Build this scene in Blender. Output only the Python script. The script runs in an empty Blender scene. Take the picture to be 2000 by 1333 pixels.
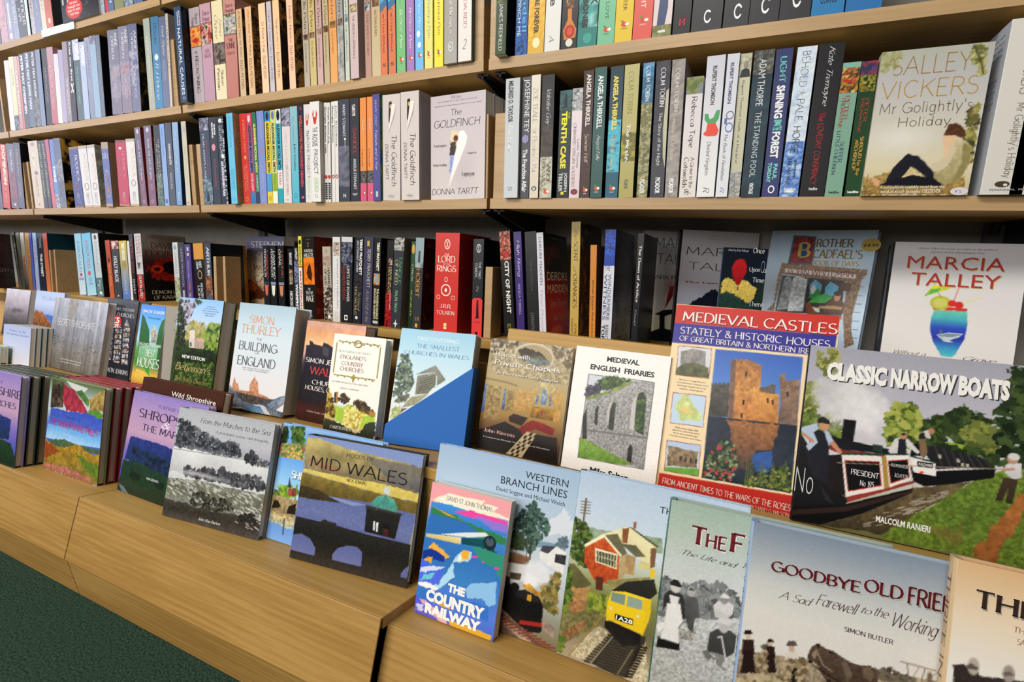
import bpy, math, random
import numpy as np
from mathutils import Matrix, Vector
SC = bpy.context.scene
COL = SC.collection
R = math.radians
# ---------------------------------------------------------------- camera, world, light, exposure
CH, CD = 0.69, 0.8574                      # camera height above the carpet, distance in front of the shelf edges
FPX = 1017.4                               # focal length in pixels of the 2000 px wide frame
YAW, PIT, ROL = R(25.35), R(9.93), R(1.38)
CAM = Vector((0, -CD, CH))
_f = Vector((-math.sin(YAW), math.cos(YAW), 0)); _r = Vector((math.cos(YAW), math.sin(YAW), 0)); _u = Vector((0, 0, 1))
FW = _f * math.cos(PIT) - _u * math.sin(PIT); _u2 = _u * math.cos(PIT) + _f * math.sin(PIT)
RT = _r * math.cos(ROL) + _u2 * math.sin(ROL); UP = _u2 * math.cos(ROL) - _r * math.sin(ROL)
cd = bpy.data.cameras.new('camera'); cam = bpy.data.objects.new('camera', cd); COL.objects.link(cam)
cd.sensor_width = 36.0; cd.lens = FPX / 2000 * 36; cd.clip_start = 0.02; cd.clip_end = 50
cam.matrix_world = Matrix(((RT.x, UP.x, -FW.x, CAM.x), (RT.y, UP.y, -FW.y, CAM.y), (RT.z, UP.z, -FW.z, CAM.z), (0, 0, 0, 1)))
SC.camera = cam
SC.view_settings.view_transform = 'Standard'; SC.view_settings.look = 'None'; SC.view_settings.gamma = 1
SC.view_settings.use_curve_mapping = False
SC.view_settings.exposure = 0.0
w = bpy.data.worlds.new('world'); SC.world = w; w.use_nodes = True
w.node_tree.nodes['Background'].inputs[0].default_value = (1.0, 0.97, 0.93, 1); w.node_tree.nodes['Background'].inputs[1].default_value = 0.09

def area(name, loc, tgt, sx, sy, power, col):
    l = bpy.data.lights.new(name, 'AREA'); l.shape = 'RECTANGLE'; l.size = sx; l.size_y = sy; l.energy = power; l.color = col
    o = bpy.data.objects.new(name, l); COL.objects.link(o); o.location = loc
    o.rotation_euler = (Vector(tgt) - Vector(loc)).to_track_quat('-Z', 'Y').to_euler(); return o
area('ceiling_tube_light', (-1.15, -2.3, 2.6), (-0.6, -0.3, 0.35), 2.2, 0.6, 82, (1, .97, .91))
area('shop_window_light', (-1.9, -4.4, 1.75), (-0.7, 0, 0.45), 4.0, 1.3, 104, (1, .975, .94))  # added soft fill standing in for light from the unseen room in front
area('window_daylight', (-4.4, -1.1, 1.5), (-1.6, -0.1, 0.9), 1.6, 1.4, 22, (.84, .85, 1))

# ---------------------------------------------------------------- pixel helpers: where a sight line meets a plane of the shelving
def ray(x, y): return RT * ((x - 1000) / FPX) - UP * ((y - 666.5) / FPX) + FW
def hit(M, x, y, yp=0.0):                  # local point of frame M where the sight line through (x, y) meets local y = yp
    I = M.inverted(); c = I @ CAM; d = I.to_3x3() @ ray(x, y); return c + d * ((yp - c.y) / d.y)
def hitz(M, x, y, zp=0.0):
    I = M.inverted(); c = I @ CAM; d = I.to_3x3() @ ray(x, y); return c + d * ((zp - c.z) / d.z)
def hitx(M, x, yp, zp):                    # local X on the line (y, z) = (yp, zp) that shows at column x
    k = (x - 1000) / FPX; a = RT - FW * k; p0 = M @ Vector((0, yp, zp)) - CAM; dx = M.to_3x3() @ Vector((1, 0, 0))
    return -(p0.dot(a)) / dx.dot(a)

# ---------------------------------------------------------------- colour and materials
def lin(c): return np.where(c <= .04045, c / 12.92, ((c + .055) / 1.055) ** 2.4)
def hx(s):
    if len(s) == 3: s = s[0] * 2 + s[1] * 2 + s[2] * 2
    return np.array([int(s[i:i + 2], 16) / 255 for i in (0, 2, 4)])
def hl(s): return tuple(float(v) for v in lin(hx(s)))
def mat(name, rough=.5, spec=.5):
    m = bpy.data.materials.new(name); m.use_nodes = True; nt = m.node_tree; b = nt.nodes['Principled BSDF']
    b.inputs['Roughness'].default_value = rough; b.inputs['Specular IOR Level'].default_value = spec
    return m, nt, b
def nod(nt, t, **k):
    n = nt.nodes.new(t)
    for a, v in k.items():
        if a[0] == '_': n.inputs[a[1:]].default_value = v
        else: setattr(n, a, v)
    return n
def printed(name, rough, spec):
    m, nt, b = mat(name, rough, spec); a = nod(nt, 'ShaderNodeVertexColor', layer_name='Col'); nt.links.new(a.outputs[0], b.inputs[0]); return m
GLOSS = printed('glossy_print', .27, .22); MATTE = printed('matte_print', .5, .2)
def wood(name, c1, c2, rough=.45, sc=1.0, rings=False):
    m, nt, b = mat(name, rough, .35)
    tc = nod(nt, 'ShaderNodeTexCoord'); oi = nod(nt, 'ShaderNodeObjectInfo')
    ad = nod(nt, 'ShaderNodeVectorMath', operation='ADD'); cx = nod(nt, 'ShaderNodeCombineXYZ')
    mu = nod(nt, 'ShaderNodeMath', operation='MULTIPLY', _1=37.0) if False else nod(nt, 'ShaderNodeMath', operation='MULTIPLY'); mu.inputs[1].default_value = 37
    nt.links.new(oi.outputs['Random'], mu.inputs[0]); nt.links.new(mu.outputs[0], cx.inputs[0]); nt.links.new(mu.outputs[0], cx.inputs[2])
    nt.links.new(tc.outputs['Object'], ad.inputs[0]); nt.links.new(cx.outputs[0], ad.inputs[1])
    mp = nod(nt, 'ShaderNodeMapping'); mp.inputs['Scale'].default_value = (3 * sc, 90 * sc, 90 * sc); nt.links.new(ad.outputs[0], mp.inputs[0])
    n1 = nod(nt, 'ShaderNodeTexNoise', _Scale=1.0, _Detail=5.0, _Roughness=.6, _Distortion=.3); nt.links.new(mp.outputs[0], n1.inputs[0])
    mp2 = nod(nt, 'ShaderNodeMapping'); mp2.inputs['Scale'].default_value = (1.6, 9, 9); nt.links.new(ad.outputs[0], mp2.inputs[0])
    n2 = nod(nt, 'ShaderNodeTexNoise', _Scale=1.0, _Detail=2.0, _Distortion=.6); nt.links.new(mp2.outputs[0], n2.inputs[0])
    mx = nod(nt, 'ShaderNodeMath', operation='ADD'); nt.links.new(n1.outputs[0], mx.inputs[0]); nt.links.new(n2.outputs[0], mx.inputs[1])
    src = mx
    if rings:
        wv = nod(nt, 'ShaderNodeTexWave', wave_type='RINGS', rings_direction='X', _Scale=7.0, _Distortion=5.0, _Detail=2.0); wv.inputs['Detail Scale'].default_value = 1.2
        mp3 = nod(nt, 'ShaderNodeMapping'); mp3.inputs['Scale'].default_value = (.7, 4.5, 4.5); nt.links.new(ad.outputs[0], mp3.inputs[0]); nt.links.new(mp3.outputs[0], wv.inputs[0])
        m3 = nod(nt, 'ShaderNodeMath', operation='MULTIPLY_ADD'); m3.inputs[1].default_value = .16; nt.links.new(wv.outputs[1], m3.inputs[0]); nt.links.new(mx.outputs[0], m3.inputs[2]); src = m3
    cr = nod(nt, 'ShaderNodeValToRGB'); cr.color_ramp.elements[0].position = .72; cr.color_ramp.elements[1].position = 1.28 if False else 1.0
    sb = nod(nt, 'ShaderNodeMath', operation='MULTIPLY'); sb.inputs[1].default_value = .82 if not rings else .8
    nt.links.new(src.outputs[0], sb.inputs[0]); nt.links.new(sb.outputs[0], cr.inputs[0])
    cr.color_ramp.elements[0].color = (*hl(c1), 1); cr.color_ramp.elements[1].color = (*hl(c2), 1); nt.links.new(cr.outputs[0], b.inputs[0])
    return m
WOOD = wood('oak_laminate', 'bf9855', 'ad8545'); WOODP = wood('oak_panel', 'ac8648', '997238', .42, 2.2, True)
WOODE = wood('oak_edging', 'b5946a', 'a3845a', .36, 1.6)
def plain(name, c, rough=.5, spec=.5, metal=0):
    m, nt, b = mat(name, rough, spec); b.inputs[0].default_value = (*hl(c), 1); b.inputs['Metallic'].default_value = metal; return m
def paper():
    m, nt, b = mat('page_edges', .8, .2); tc = nod(nt, 'ShaderNodeTexCoord'); mp = nod(nt, 'ShaderNodeMapping'); mp.inputs['Scale'].default_value = (1600, 6, 6)
    n = nod(nt, 'ShaderNodeTexNoise', _Scale=1.0, _Detail=2.0); cr = nod(nt, 'ShaderNodeValToRGB')
    cr.color_ramp.elements[0].position = .3; cr.color_ramp.elements[1].position = .7
    cr.color_ramp.elements[0].color = (*hl('cfc7b9'), 1); cr.color_ramp.elements[1].color = (*hl('f2ede4'), 1)
    nt.links.new(tc.outputs['Object'], mp.inputs[0]); nt.links.new(mp.outputs[0], n.inputs[0]); nt.links.new(n.outputs[0], cr.inputs[0]); nt.links.new(cr.outputs[0], b.inputs[0]); return m
PAPER = paper()
BLACK = plain('black_steel', '17181b', .45, .4); STEEL = plain('grey_steel', '55585a', .45, .5, .3)
def noisy(name, c1, c2, scale, rough, bump=0.0, detail=4.0):
    m, nt, b = mat(name, rough, .2); tc = nod(nt, 'ShaderNodeTexCoord'); n = nod(nt, 'ShaderNodeTexNoise', _Scale=scale, _Detail=detail, _Roughness=.7); cr = nod(nt, 'ShaderNodeValToRGB')
    cr.color_ramp.elements[0].position = .35; cr.color_ramp.elements[1].position = .68
    cr.color_ramp.elements[0].color = (*hl(c1), 1); cr.color_ramp.elements[1].color = (*hl(c2), 1)
    nt.links.new(tc.outputs['Object'], n.inputs[0]); nt.links.new(n.outputs[0], cr.inputs[0]); nt.links.new(cr.outputs[0], b.inputs[0])
    if bump:
        bp = nod(nt, 'ShaderNodeBump', _Strength=bump, _Distance=.004); nt.links.new(n.outputs[0], bp.inputs['Height']); nt.links.new(bp.outputs[0], b.inputs['Normal'])
    return m
CARPET = noisy('green_carpet', '0c1c14', '3f5c48', 260, .95, .9); WALL = noisy('grey_wall_paint', '8c8a86', '989692', 12, .85)

# ---------------------------------------------------------------- mesh building
class MB:
    def __init__(s): s.v = []; s.n = 0; s.f = []; s.c = []
    def add(s, v, f, c=(1, 1, 1)):
        v = np.asarray(v, float); s.v.append(v)
        c = np.asarray(c, float); s.c.append(np.broadcast_to(c, (len(v), 3)) if c.ndim == 1 else c)
        if isinstance(f, np.ndarray): s.f.append(f + s.n)
        else:
            for q in f: s.f.append(np.asarray(q, int)[None] + s.n)
        s.n += len(v)
    def box(s, a, b, c=(1, 1, 1)):
        (x0, y0, z0), (x1, y1, z1) = a, b
        s.add([(x0, y0, z0), (x1, y0, z0), (x1, y1, z0), (x0, y1, z0), (x0, y0, z1), (x1, y0, z1), (x1, y1, z1), (x0, y1, z1)],
              np.array([(0, 3, 2, 1), (4, 5, 6, 7), (0, 1, 5, 4), (1, 2, 6, 5), (2, 3, 7, 6), (3, 0, 4, 7)]), c)
    def prism(s, pts, x0, x1, c=(1, 1, 1)):            # (y, z) outline extruded along x
        n = len(pts); v = [(x0, y, z) for y, z in pts] + [(x1, y, z) for y, z in pts]
        s.add(v, [tuple(range(n)), tuple(range(2 * n - 1, n - 1, -1))] + [(i, i + n, (i + 1) % n + n, (i + 1) % n) for i in range(n)], c)
    def prismz(s, pts, z0, z1, c=(1, 1, 1)):           # (x, y) outline extruded along z
        n = len(pts); v = [(x, y, z0) for x, y in pts] + [(x, y, z1) for x, y in pts]
        s.add(v, [tuple(range(n - 1, -1, -1)), tuple(range(n, 2 * n))] + [(i, (i + 1) % n, (i + 1) % n + n, i + n) for i in range(n)], c)
    def build(s, name, m, parent=None, M=None, colors=False, bevel=0):
        me = bpy.data.meshes.new(name); V = np.concatenate(s.v)
        tot = np.concatenate([np.full(len(f), f.shape[1]) for f in s.f]); loops = np.concatenate([f.ravel() for f in s.f])
        me.vertices.add(len(V)); me.vertices.foreach_set('co', V.ravel().astype(np.float32))
        me.loops.add(len(loops)); me.loops.foreach_set('vertex_index', loops.astype(np.int32))
        me.polygons.add(len(tot)); me.polygons.foreach_set('loop_start', np.concatenate([[0], np.cumsum(tot)[:-1]]).astype(np.int32))
        if hasattr(me.polygons[0], 'loop_total'):
            try: me.polygons.foreach_set('loop_total', tot.astype(np.int32))
            except Exception: pass
        me.update(calc_edges=True)
        if colors:
            a = me.color_attributes.new('Col', 'FLOAT_COLOR', 'POINT'); C = np.concatenate(s.c); C = np.concatenate([lin(np.clip(C, 0, 1)), np.ones((len(C), 1))], 1)
            a.data.foreach_set('color', C.ravel().astype(np.float32))
        me.validate(); me.materials.append(m); sf = me.attributes.get('sharp_face') or me.attributes.new('sharp_face', 'BOOLEAN', 'FACE'); sf.data.foreach_set('value', np.ones(len(me.polygons), bool))
        o = bpy.data.objects.new(name, me); COL.objects.link(o)
        if parent: o.parent = parent
        if M is not None: o.matrix_local = M
        if bevel:
            b = o.modifiers.new('bevel', 'BEVEL'); b.width = bevel; b.segments = 2; b.limit_method = 'ANGLE'
        return o
def tag(o, label=None, cat=None, group=None, kind=None):
    for k, v in (('label', label), ('category', cat), ('group', group), ('kind', kind)):
        if v: o[k] = v
    return o
def empty(name, M, label, cat, group=None):
    o = bpy.data.objects.new(name, None); COL.objects.link(o); o.matrix_world = M; o.empty_display_size = .02; return tag(o, label, cat, group)

# ---------------------------------------------------------------- lettering: a pen-stroke alphabet for serif and script, the built-in face for sans
GL = {}
for ln in '''A 8.4 M0 0 4.2 10 8.4 0 M1.6 3.6 6.8 3.6
B 6.8 M1 0 1 10 3.6 10 A3.6 7.6 2.4 2.4 90 -90 L1 5.2 M3.6 5.2 A3.8 2.6 2.8 2.6 90 -90 L1 0
C 8 A4.5 5 4.1 5 48 312
D 8 M1 0 1 10 3.4 10 A3.4 5 4.4 5 90 -90 L1 0
E 6.4 M1 0 1 10 M1 10 6 10 M1 5.2 5 5.2 M1 0 6.2 0
F 5.9 M1 0 1 10 M1 10 5.8 10 M1 5.2 4.8 5.2
G 8.8 A4.6 5 4.2 5 48 345 M5.2 4.6 8.6 4.6 8.6 1
H 8.4 M1 0 1 10 M7.4 0 7.4 10 M1 5.2 7.4 5.2
I 2.4 M1 0 1 10
J 4.6 M3.6 10 3.6 2.4 A1.8 2.4 1.8 2.4 0 -150
K 7.4 M1 0 1 10 M7 10 1 4.6 M3 6.2 7.4 0
L 5.8 M1 0 1 10 M1 0 6 0
M 10.2 M1 0 1.6 10 5 2 8.6 10 9.2 0
N 8.6 M1 0 1 10 7.6 0 7.6 10
O 9.2 A4.6 5 4.2 5 90 450
P 6.6 M1 0 1 10 3.8 10 A3.8 7.4 2.8 2.6 90 -90 L1 4.8
Q 9.2 A4.6 5 4.2 5 90 450 M5 2.6 8.6 -1.4
R 7.2 M1 0 1 10 3.8 10 A3.8 7.4 2.8 2.6 90 -90 L1 4.8 M3.8 4.8 7.2 0
S 6.4 A3.3 7.6 2.5 2.4 40 270 A3.3 2.6 2.8 2.6 90 -140
T 7.2 M3.6 0 3.6 10 M.2 10 7 10
U 8.4 M1 10 1 3.4 A4.2 3.4 3.2 3.4 180 360 L7.4 10
V 8.2 M.2 10 4.1 0 8 10
W 11.6 M.2 10 3 0 5.8 10 8.6 0 11.4 10
X 7.8 M.4 0 7.4 10 M.4 10 7.4 0
Y 7.6 M.2 10 3.8 4.8 7.4 10 M3.8 4.8 3.8 0
Z 7.2 M.6 10 6.6 10 .4 0 6.8 0
a 5.8 M5 6.4 5 0 M5 3.2 A2.8 3.2 2.2 3.2 0 360
b 5.8 M1 10 1 0 M1 3.2 A3.2 3.2 2.2 3.2 180 540
c 5.3 A3 3.2 2.4 3.2 50 310
d 6 M5 10 5 0 M5 3.2 A2.8 3.2 2.2 3.2 0 360
e 5.7 M.7 3.4 5.2 3.4 A3 3.2 2.3 3.2 0 310
f 3.6 M1.6 0 1.6 8 A3.2 8 1.6 2 180 60 M.2 6.4 3.6 6.4
g 5.9 M5 6.4 5 -.6 A2.9 -.6 2.1 2.4 0 -150 M5 3.2 A2.8 3.2 2.2 3.2 0 360
h 6 M1 0 1 10 M1 4 A3 4 2 2.4 180 0 L5 0
i 2.1 M1 0 1 6.4 M1 8.4 1 9.2
j 2.4 M1.4 6.4 1.4 -1 A.2 -1 1.2 1.8 0 -90 M1.4 8.4 1.4 9.2
k 5.2 M1 0 1 10 M4.8 6.4 1 2.8 M2.2 3.9 5 0
l 2.1 M1 0 1 10
m 8.8 M1 0 1 6.4 M1 4.2 A2.7 4.2 1.7 2.2 180 0 L4.4 0 M4.4 4.2 A6.1 4.2 1.7 2.2 180 0 L7.8 0
n 6 M1 0 1 6.4 M1 4.2 A3 4.2 2 2.2 180 0 L5 0
o 6.1 A3.1 3.2 2.5 3.2 90 450
p 5.8 M1 6.4 1 -3 M1 3.2 A3.2 3.2 2.2 3.2 180 540
q 6 M5 6.4 5 -3 M5 3.2 A2.8 3.2 2.2 3.2 0 360
r 3.9 M1 0 1 6.4 M1 4 A3 4 2 2.4 180 70
s 4.8 A2.5 4.8 1.7 1.6 40 270 A2.5 1.6 1.9 1.6 90 -140
t 3.8 M1.8 9 1.8 1.6 A3 1.6 1.2 1.6 180 290 M.2 6.4 3.6 6.4
u 6 M1 6.4 1 2.2 A3 2.2 2 2.2 180 360 L5 6.4 M5 2.4 5 0
v 5.3 M.2 6.4 2.7 0 5.2 6.4
w 8.1 M.2 6.4 2 0 4 6.4 6 0 7.8 6.4
x 5.1 M.4 0 4.8 6.4 M.4 6.4 4.8 0
y 5.3 M.2 6.4 2.7 0 M5.2 6.4 1.6 -3
z 5 M.4 6.4 4.6 6.4 .4 0 4.8 0
0 6.4 A3.2 5 2.6 5 90 450
1 4.4 M1 8.4 3 10 3 0
2 6.2 A3 7.3 2.5 2.7 160 -30 L.6 0 5.8 0
3 5.8 A2.8 7.6 2.3 2.4 140 -90 A2.8 2.6 2.6 2.6 90 -140
4 6.4 M4.4 0 4.4 10 .4 3 6 3
5 6.2 M5.4 10 1.4 10 1 5.6 A3 3.2 2.6 3.2 130 -140
9 6.2 A3 6.8 2.4 3.2 -30 330 L2 0
. 2 M1 0 1 .9
, 2 M1.2 .7 .6 -1.6
' 2 M1 10 .8 7.4
- 3.6 M.5 3.6 3 3.6
& 8 M7.4 0 2 7.6 A3.4 8 1.8 2 170 -60 L1.4 4 A3.4 2.4 2.6 2.4 140 330 L7.6 4.6
£ 6.2 A3.8 7.8 1.9 2.2 30 180 L2 0 M.6 0 6 0 M.6 4.6 4.6 4.6'''.split('\n'):
    ch, wd, path = ln.split(' ', 2); st = []; cur = None; tk = path.replace('M', ' M ').replace('A', ' A ').replace('L', ' L ').split(); i = 0; md = 'M'
    while i < len(tk):
        if tk[i] in 'MAL': md = tk[i]; i += 1
        if md == 'A':
            cx, cy, rx, ry, a0, a1 = map(float, tk[i:i + 6]); i += 6; n = max(3, int(abs(a1 - a0) / 30))
            arc = [(cx + rx * math.cos(R(a0 + (a1 - a0) * k / n)), cy + ry * math.sin(R(a0 + (a1 - a0) * k / n))) for k in range(n + 1)]
            if cur is not None and math.hypot(cur[-1][0] - arc[0][0], cur[-1][1] - arc[0][1]) < .6: cur += arc[1:]
            else: cur = arc; st.append(cur)
        else:
            p = (float(tk[i]), float(tk[i + 1])); i += 2
            if md == 'M': cur = [p]; st.append(cur); md = 'L'
            else: cur.append(p)
    GL[ch] = (float(wd), [s for s in st if len(s) > 1])
# style: thick, thin, serif half-length, slant, tracking
STY = {'s': (1.3, .5, .95, 0, .5), 'S': (2.0, .75, 1.25, 0, .8), 'i': (.95, .4, .35, .22, .1), 'k': (.7, .22, 0, .42, -.25), 'n': (.62, .62, 0, 0, .9), 'm': (1.0, .95, 0, 0, .8), 'j': (.8, .7, 0, .12, .3)}
_tc = {}
def glyphs(text, f):
    key = (text, f)
    if key in _tc: return _tc[key]
    V = []; F = []
    if f in STY:
        T, t, sf, sl, tr = STY[f]; X = 0
        def wd(dx, dy): return t + (T - t) * abs(math.sin(math.atan2(dy, dx) - R(18)))
        def quad(a, b, c, d): n = len(V); V.extend([a, b, c, d]); F.append((n, n + 1, n + 2, n + 3))
        for ch in text:
            if ch == ' ': X += 4; continue
            if ch not in GL: ch = ch.upper() if ch.upper() in GL else '-'
            w_, strokes = GL[ch]
            for s in strokes:
                P = [(x + X, y) for x, y in s]; m = len(P); pr = None
                for k in range(m - 1):
                    (x0, y0), (x1, y1) = P[k], P[k + 1]; dx, dy = x1 - x0, y1 - y0; L = math.hypot(dx, dy) or 1; h = wd(dx, dy) / 2; nx, ny = -dy / L * h, dx / L * h
                    e = .12 if m < 4 else 0; ex, ey = dx / L * e, dy / L * e
                    a, b = (x0 + nx - ex, y0 + ny - ey), (x0 - nx - ex, y0 - ny - ey)
                    if pr and m > 4:
                        pdx, pdy = pr[2]
                        if (pdx * dx + pdy * dy) / L > .75: a, b = pr[0], pr[1]
                    c, d = (x1 - nx + ex, y1 - ny + ey), (x1 + nx + ex, y1 + ny + ey)
                    quad(a, b, c, d); pr = (d, c, (dx / L, dy / L))
                if sf:
                    for (x0, y0), (x1, y1) in ((P[0], P[1]), (P[-1], P[-2])):
                        L = math.hypot(x1 - x0, y1 - y0) or 1
                        if abs(y1 - y0) / L > .6 and (abs(y0) < .1 or abs(y0 - 10) < .1 or (abs(y0 - 6.4) < .1 and ch in 'abdhijklmnpqruvwxy') or y0 == -3):
                            sgn = 1 if y1 > y0 else -1; yb = y0
                            quad((x0 - sf, yb), (x0 + sf, yb), (x0 + sf * .8, yb + sgn * t), (x0 - sf * .8, yb + sgn * t))
                        elif abs(x1 - x0) / L > .9 and ch in 'ETFLZ' and abs(x0 - X) > 3:
                            quad((x0, y0 - .1), (x0 - .5, y0), (x0 - .1, y0 + (1.7 if y0 < 3 else -1.7 if y0 > 7 else .9)), (x0 + .15, y0))
            X += w_ + tr
        V = [(x + y * sl, y) for x, y in V]
    else:
        c = bpy.data.curves.new('t', 'FONT'); c.body = text; c.resolution_u = 2; c.offset = {'a': 0, 'b': .022, 'c': .04, 'h': .03, 'x': .06}.get(f, 0); c.shear = .2 if f in 'o' else 0
        if f == 'h': c.space_character = .93
        o = bpy.data.objects.new('t', c); me = o.to_mesh(); V = [(v.co.x, v.co.y) for v in me.vertices]; F = [tuple(p.vertices) for p in me.polygons]
        o.to_mesh_clear(); bpy.data.objects.remove(o); bpy.data.curves.remove(c)
    V = np.array(V); V = (V - V.min(0)) / np.maximum(V.max(0) - V.min(0), 1e-6); _tc[key] = (V, F); return V, F

# ---------------------------------------------------------------- printed surfaces
class Surf:
    """A printed face: u runs left to right, v top to bottom (both 0..1), n is its outward normal."""
    def __init__(s, mb, o, u, v, n): s.mb = mb; s.o, s.u, s.v, s.n = (np.array(a, float) for a in (o, u, v, n)); s.k = 1
    def P(s, U, Vv):
        s.k += 1; U = np.asarray(U, float)[:, None]; Vv = np.asarray(Vv, float)[:, None]
        return s.o + U * s.u + Vv * s.v + s.n * (s.k * .00006)
    def poly(s, col, pts):
        c = col.split('/'); U = [p[0] for p in pts]; Vv = [p[1] for p in pts]; C = hx(c[0])
        if len(c) > 1: t = ((np.array(Vv) - min(Vv)) / max(1e-6, max(Vv) - min(Vv)))[:, None]; C = hx(c[0]) * (1 - t) + hx(c[1]) * t
        s.mb.add(s.P(U, Vv), [tuple(range(len(pts)))], C)
    def rect(s, v0, v1, u0, u1, col): s.poly(col, [(u0, v0), (u1, v0), (u1, v1), (u0, v1)])
    def ell(s, v0, v1, u0, u1, col, n=18): s.poly(col, [((u0 + u1) / 2 + (u1 - u0) / 2 * math.cos(2 * math.pi * k / n), (v0 + v1) / 2 + (v1 - v0) / 2 * math.sin(2 * math.pi * k / n)) for k in range(n)])
    def ring(s, v0, v1, u0, u1, col, th=.2, n=18):
        a = [(math.cos(2 * math.pi * k / n), math.sin(2 * math.pi * k / n)) for k in range(n)]; cu, cv, ru, rv = (u0 + u1) / 2, (v0 + v1) / 2, (u1 - u0) / 2, (v1 - v0) / 2
        s.mb.add(s.P([cu + ru * x for x, y in a] + [cu + ru * (1 - th) * x for x, y in a], [cv + rv * y for x, y in a] + [cv + rv * (1 - th) * y for x, y in a]), [(k, (k + 1) % n, (k + 1) % n + n, k + n) for k in range(n)], hx(col))
    def text(s, v0, v1, u0, u1, f, col, txt, rot=False):
        V, F = glyphs(txt, f)
        if rot: U = u0 + V[:, 1] * (u1 - u0); W = v0 + V[:, 0] * (v1 - v0)      # reads downwards, letter tops to the right
        else: U = u0 + V[:, 0] * (u1 - u0); W = v1 - V[:, 1] * (v1 - v0)
        s.mb.add(s.P(U, W), F, hx(col))
    def cells(s, v0, v1, u0, u1, cols, sc=1.0, seed=1):          # mottled print: a fine grid of colours mixed by noise
        W, H = np.linalg.norm(s.u) * (u1 - u0), np.linalg.norm(s.v) * (v1 - v0); c = .0022 * sc
        cv = Cv(W, H, c, seed); cv.ramp(cols); s.canvas(cv, v0, v1, u0, u1)
    def canvas(s, cv, v0=0, v1=1, u0=0, u1=1):
        h, w_ = cv.a.shape[:2]; gu, gv = np.meshgrid(np.linspace(u0, u1, w_), np.linspace(v0, v1, h)); i = np.arange(h * w_).reshape(h, w_)
        q = np.stack([i[1:, :-1], i[1:, 1:], i[:-1, 1:], i[:-1, :-1]], -1).reshape(-1, 4)
        A = np.clip(cv.a, 0, 1).reshape(-1, 3); A = A * A * (3 - 2 * A) * .35 + A * .65; s.mb.add(s.P(gu.ravel(), gv.ravel()), q, A)
def fbm(h, w_, cell, rng, oct=4):
    out = np.zeros((h, w_)); amp = 1; tot = 0
    for o in range(oct):
        c = max(1.0, cell / 2 ** o); gh, gw = int(h / c) + 3, int(w_ / c) + 3; g = rng.random((gh, gw))
        y = np.arange(h) / c; x = np.arange(w_) / c; yi = y.astype(int); xi = x.astype(int); fy = (y - yi)[:, None]; fx = (x - xi)[None]; fy = fy * fy * (3 - 2 * fy); fx = fx * fx * (3 - 2 * fx)
        out += amp * ((g[yi][:, xi] * (1 - fx) + g[yi][:, xi + 1] * fx) * (1 - fy) + (g[yi + 1][:, xi] * (1 - fx) + g[yi + 1][:, xi + 1] * fx) * fy); tot += amp; amp *= .55
        if c <= 1: break
    return out / tot
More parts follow.
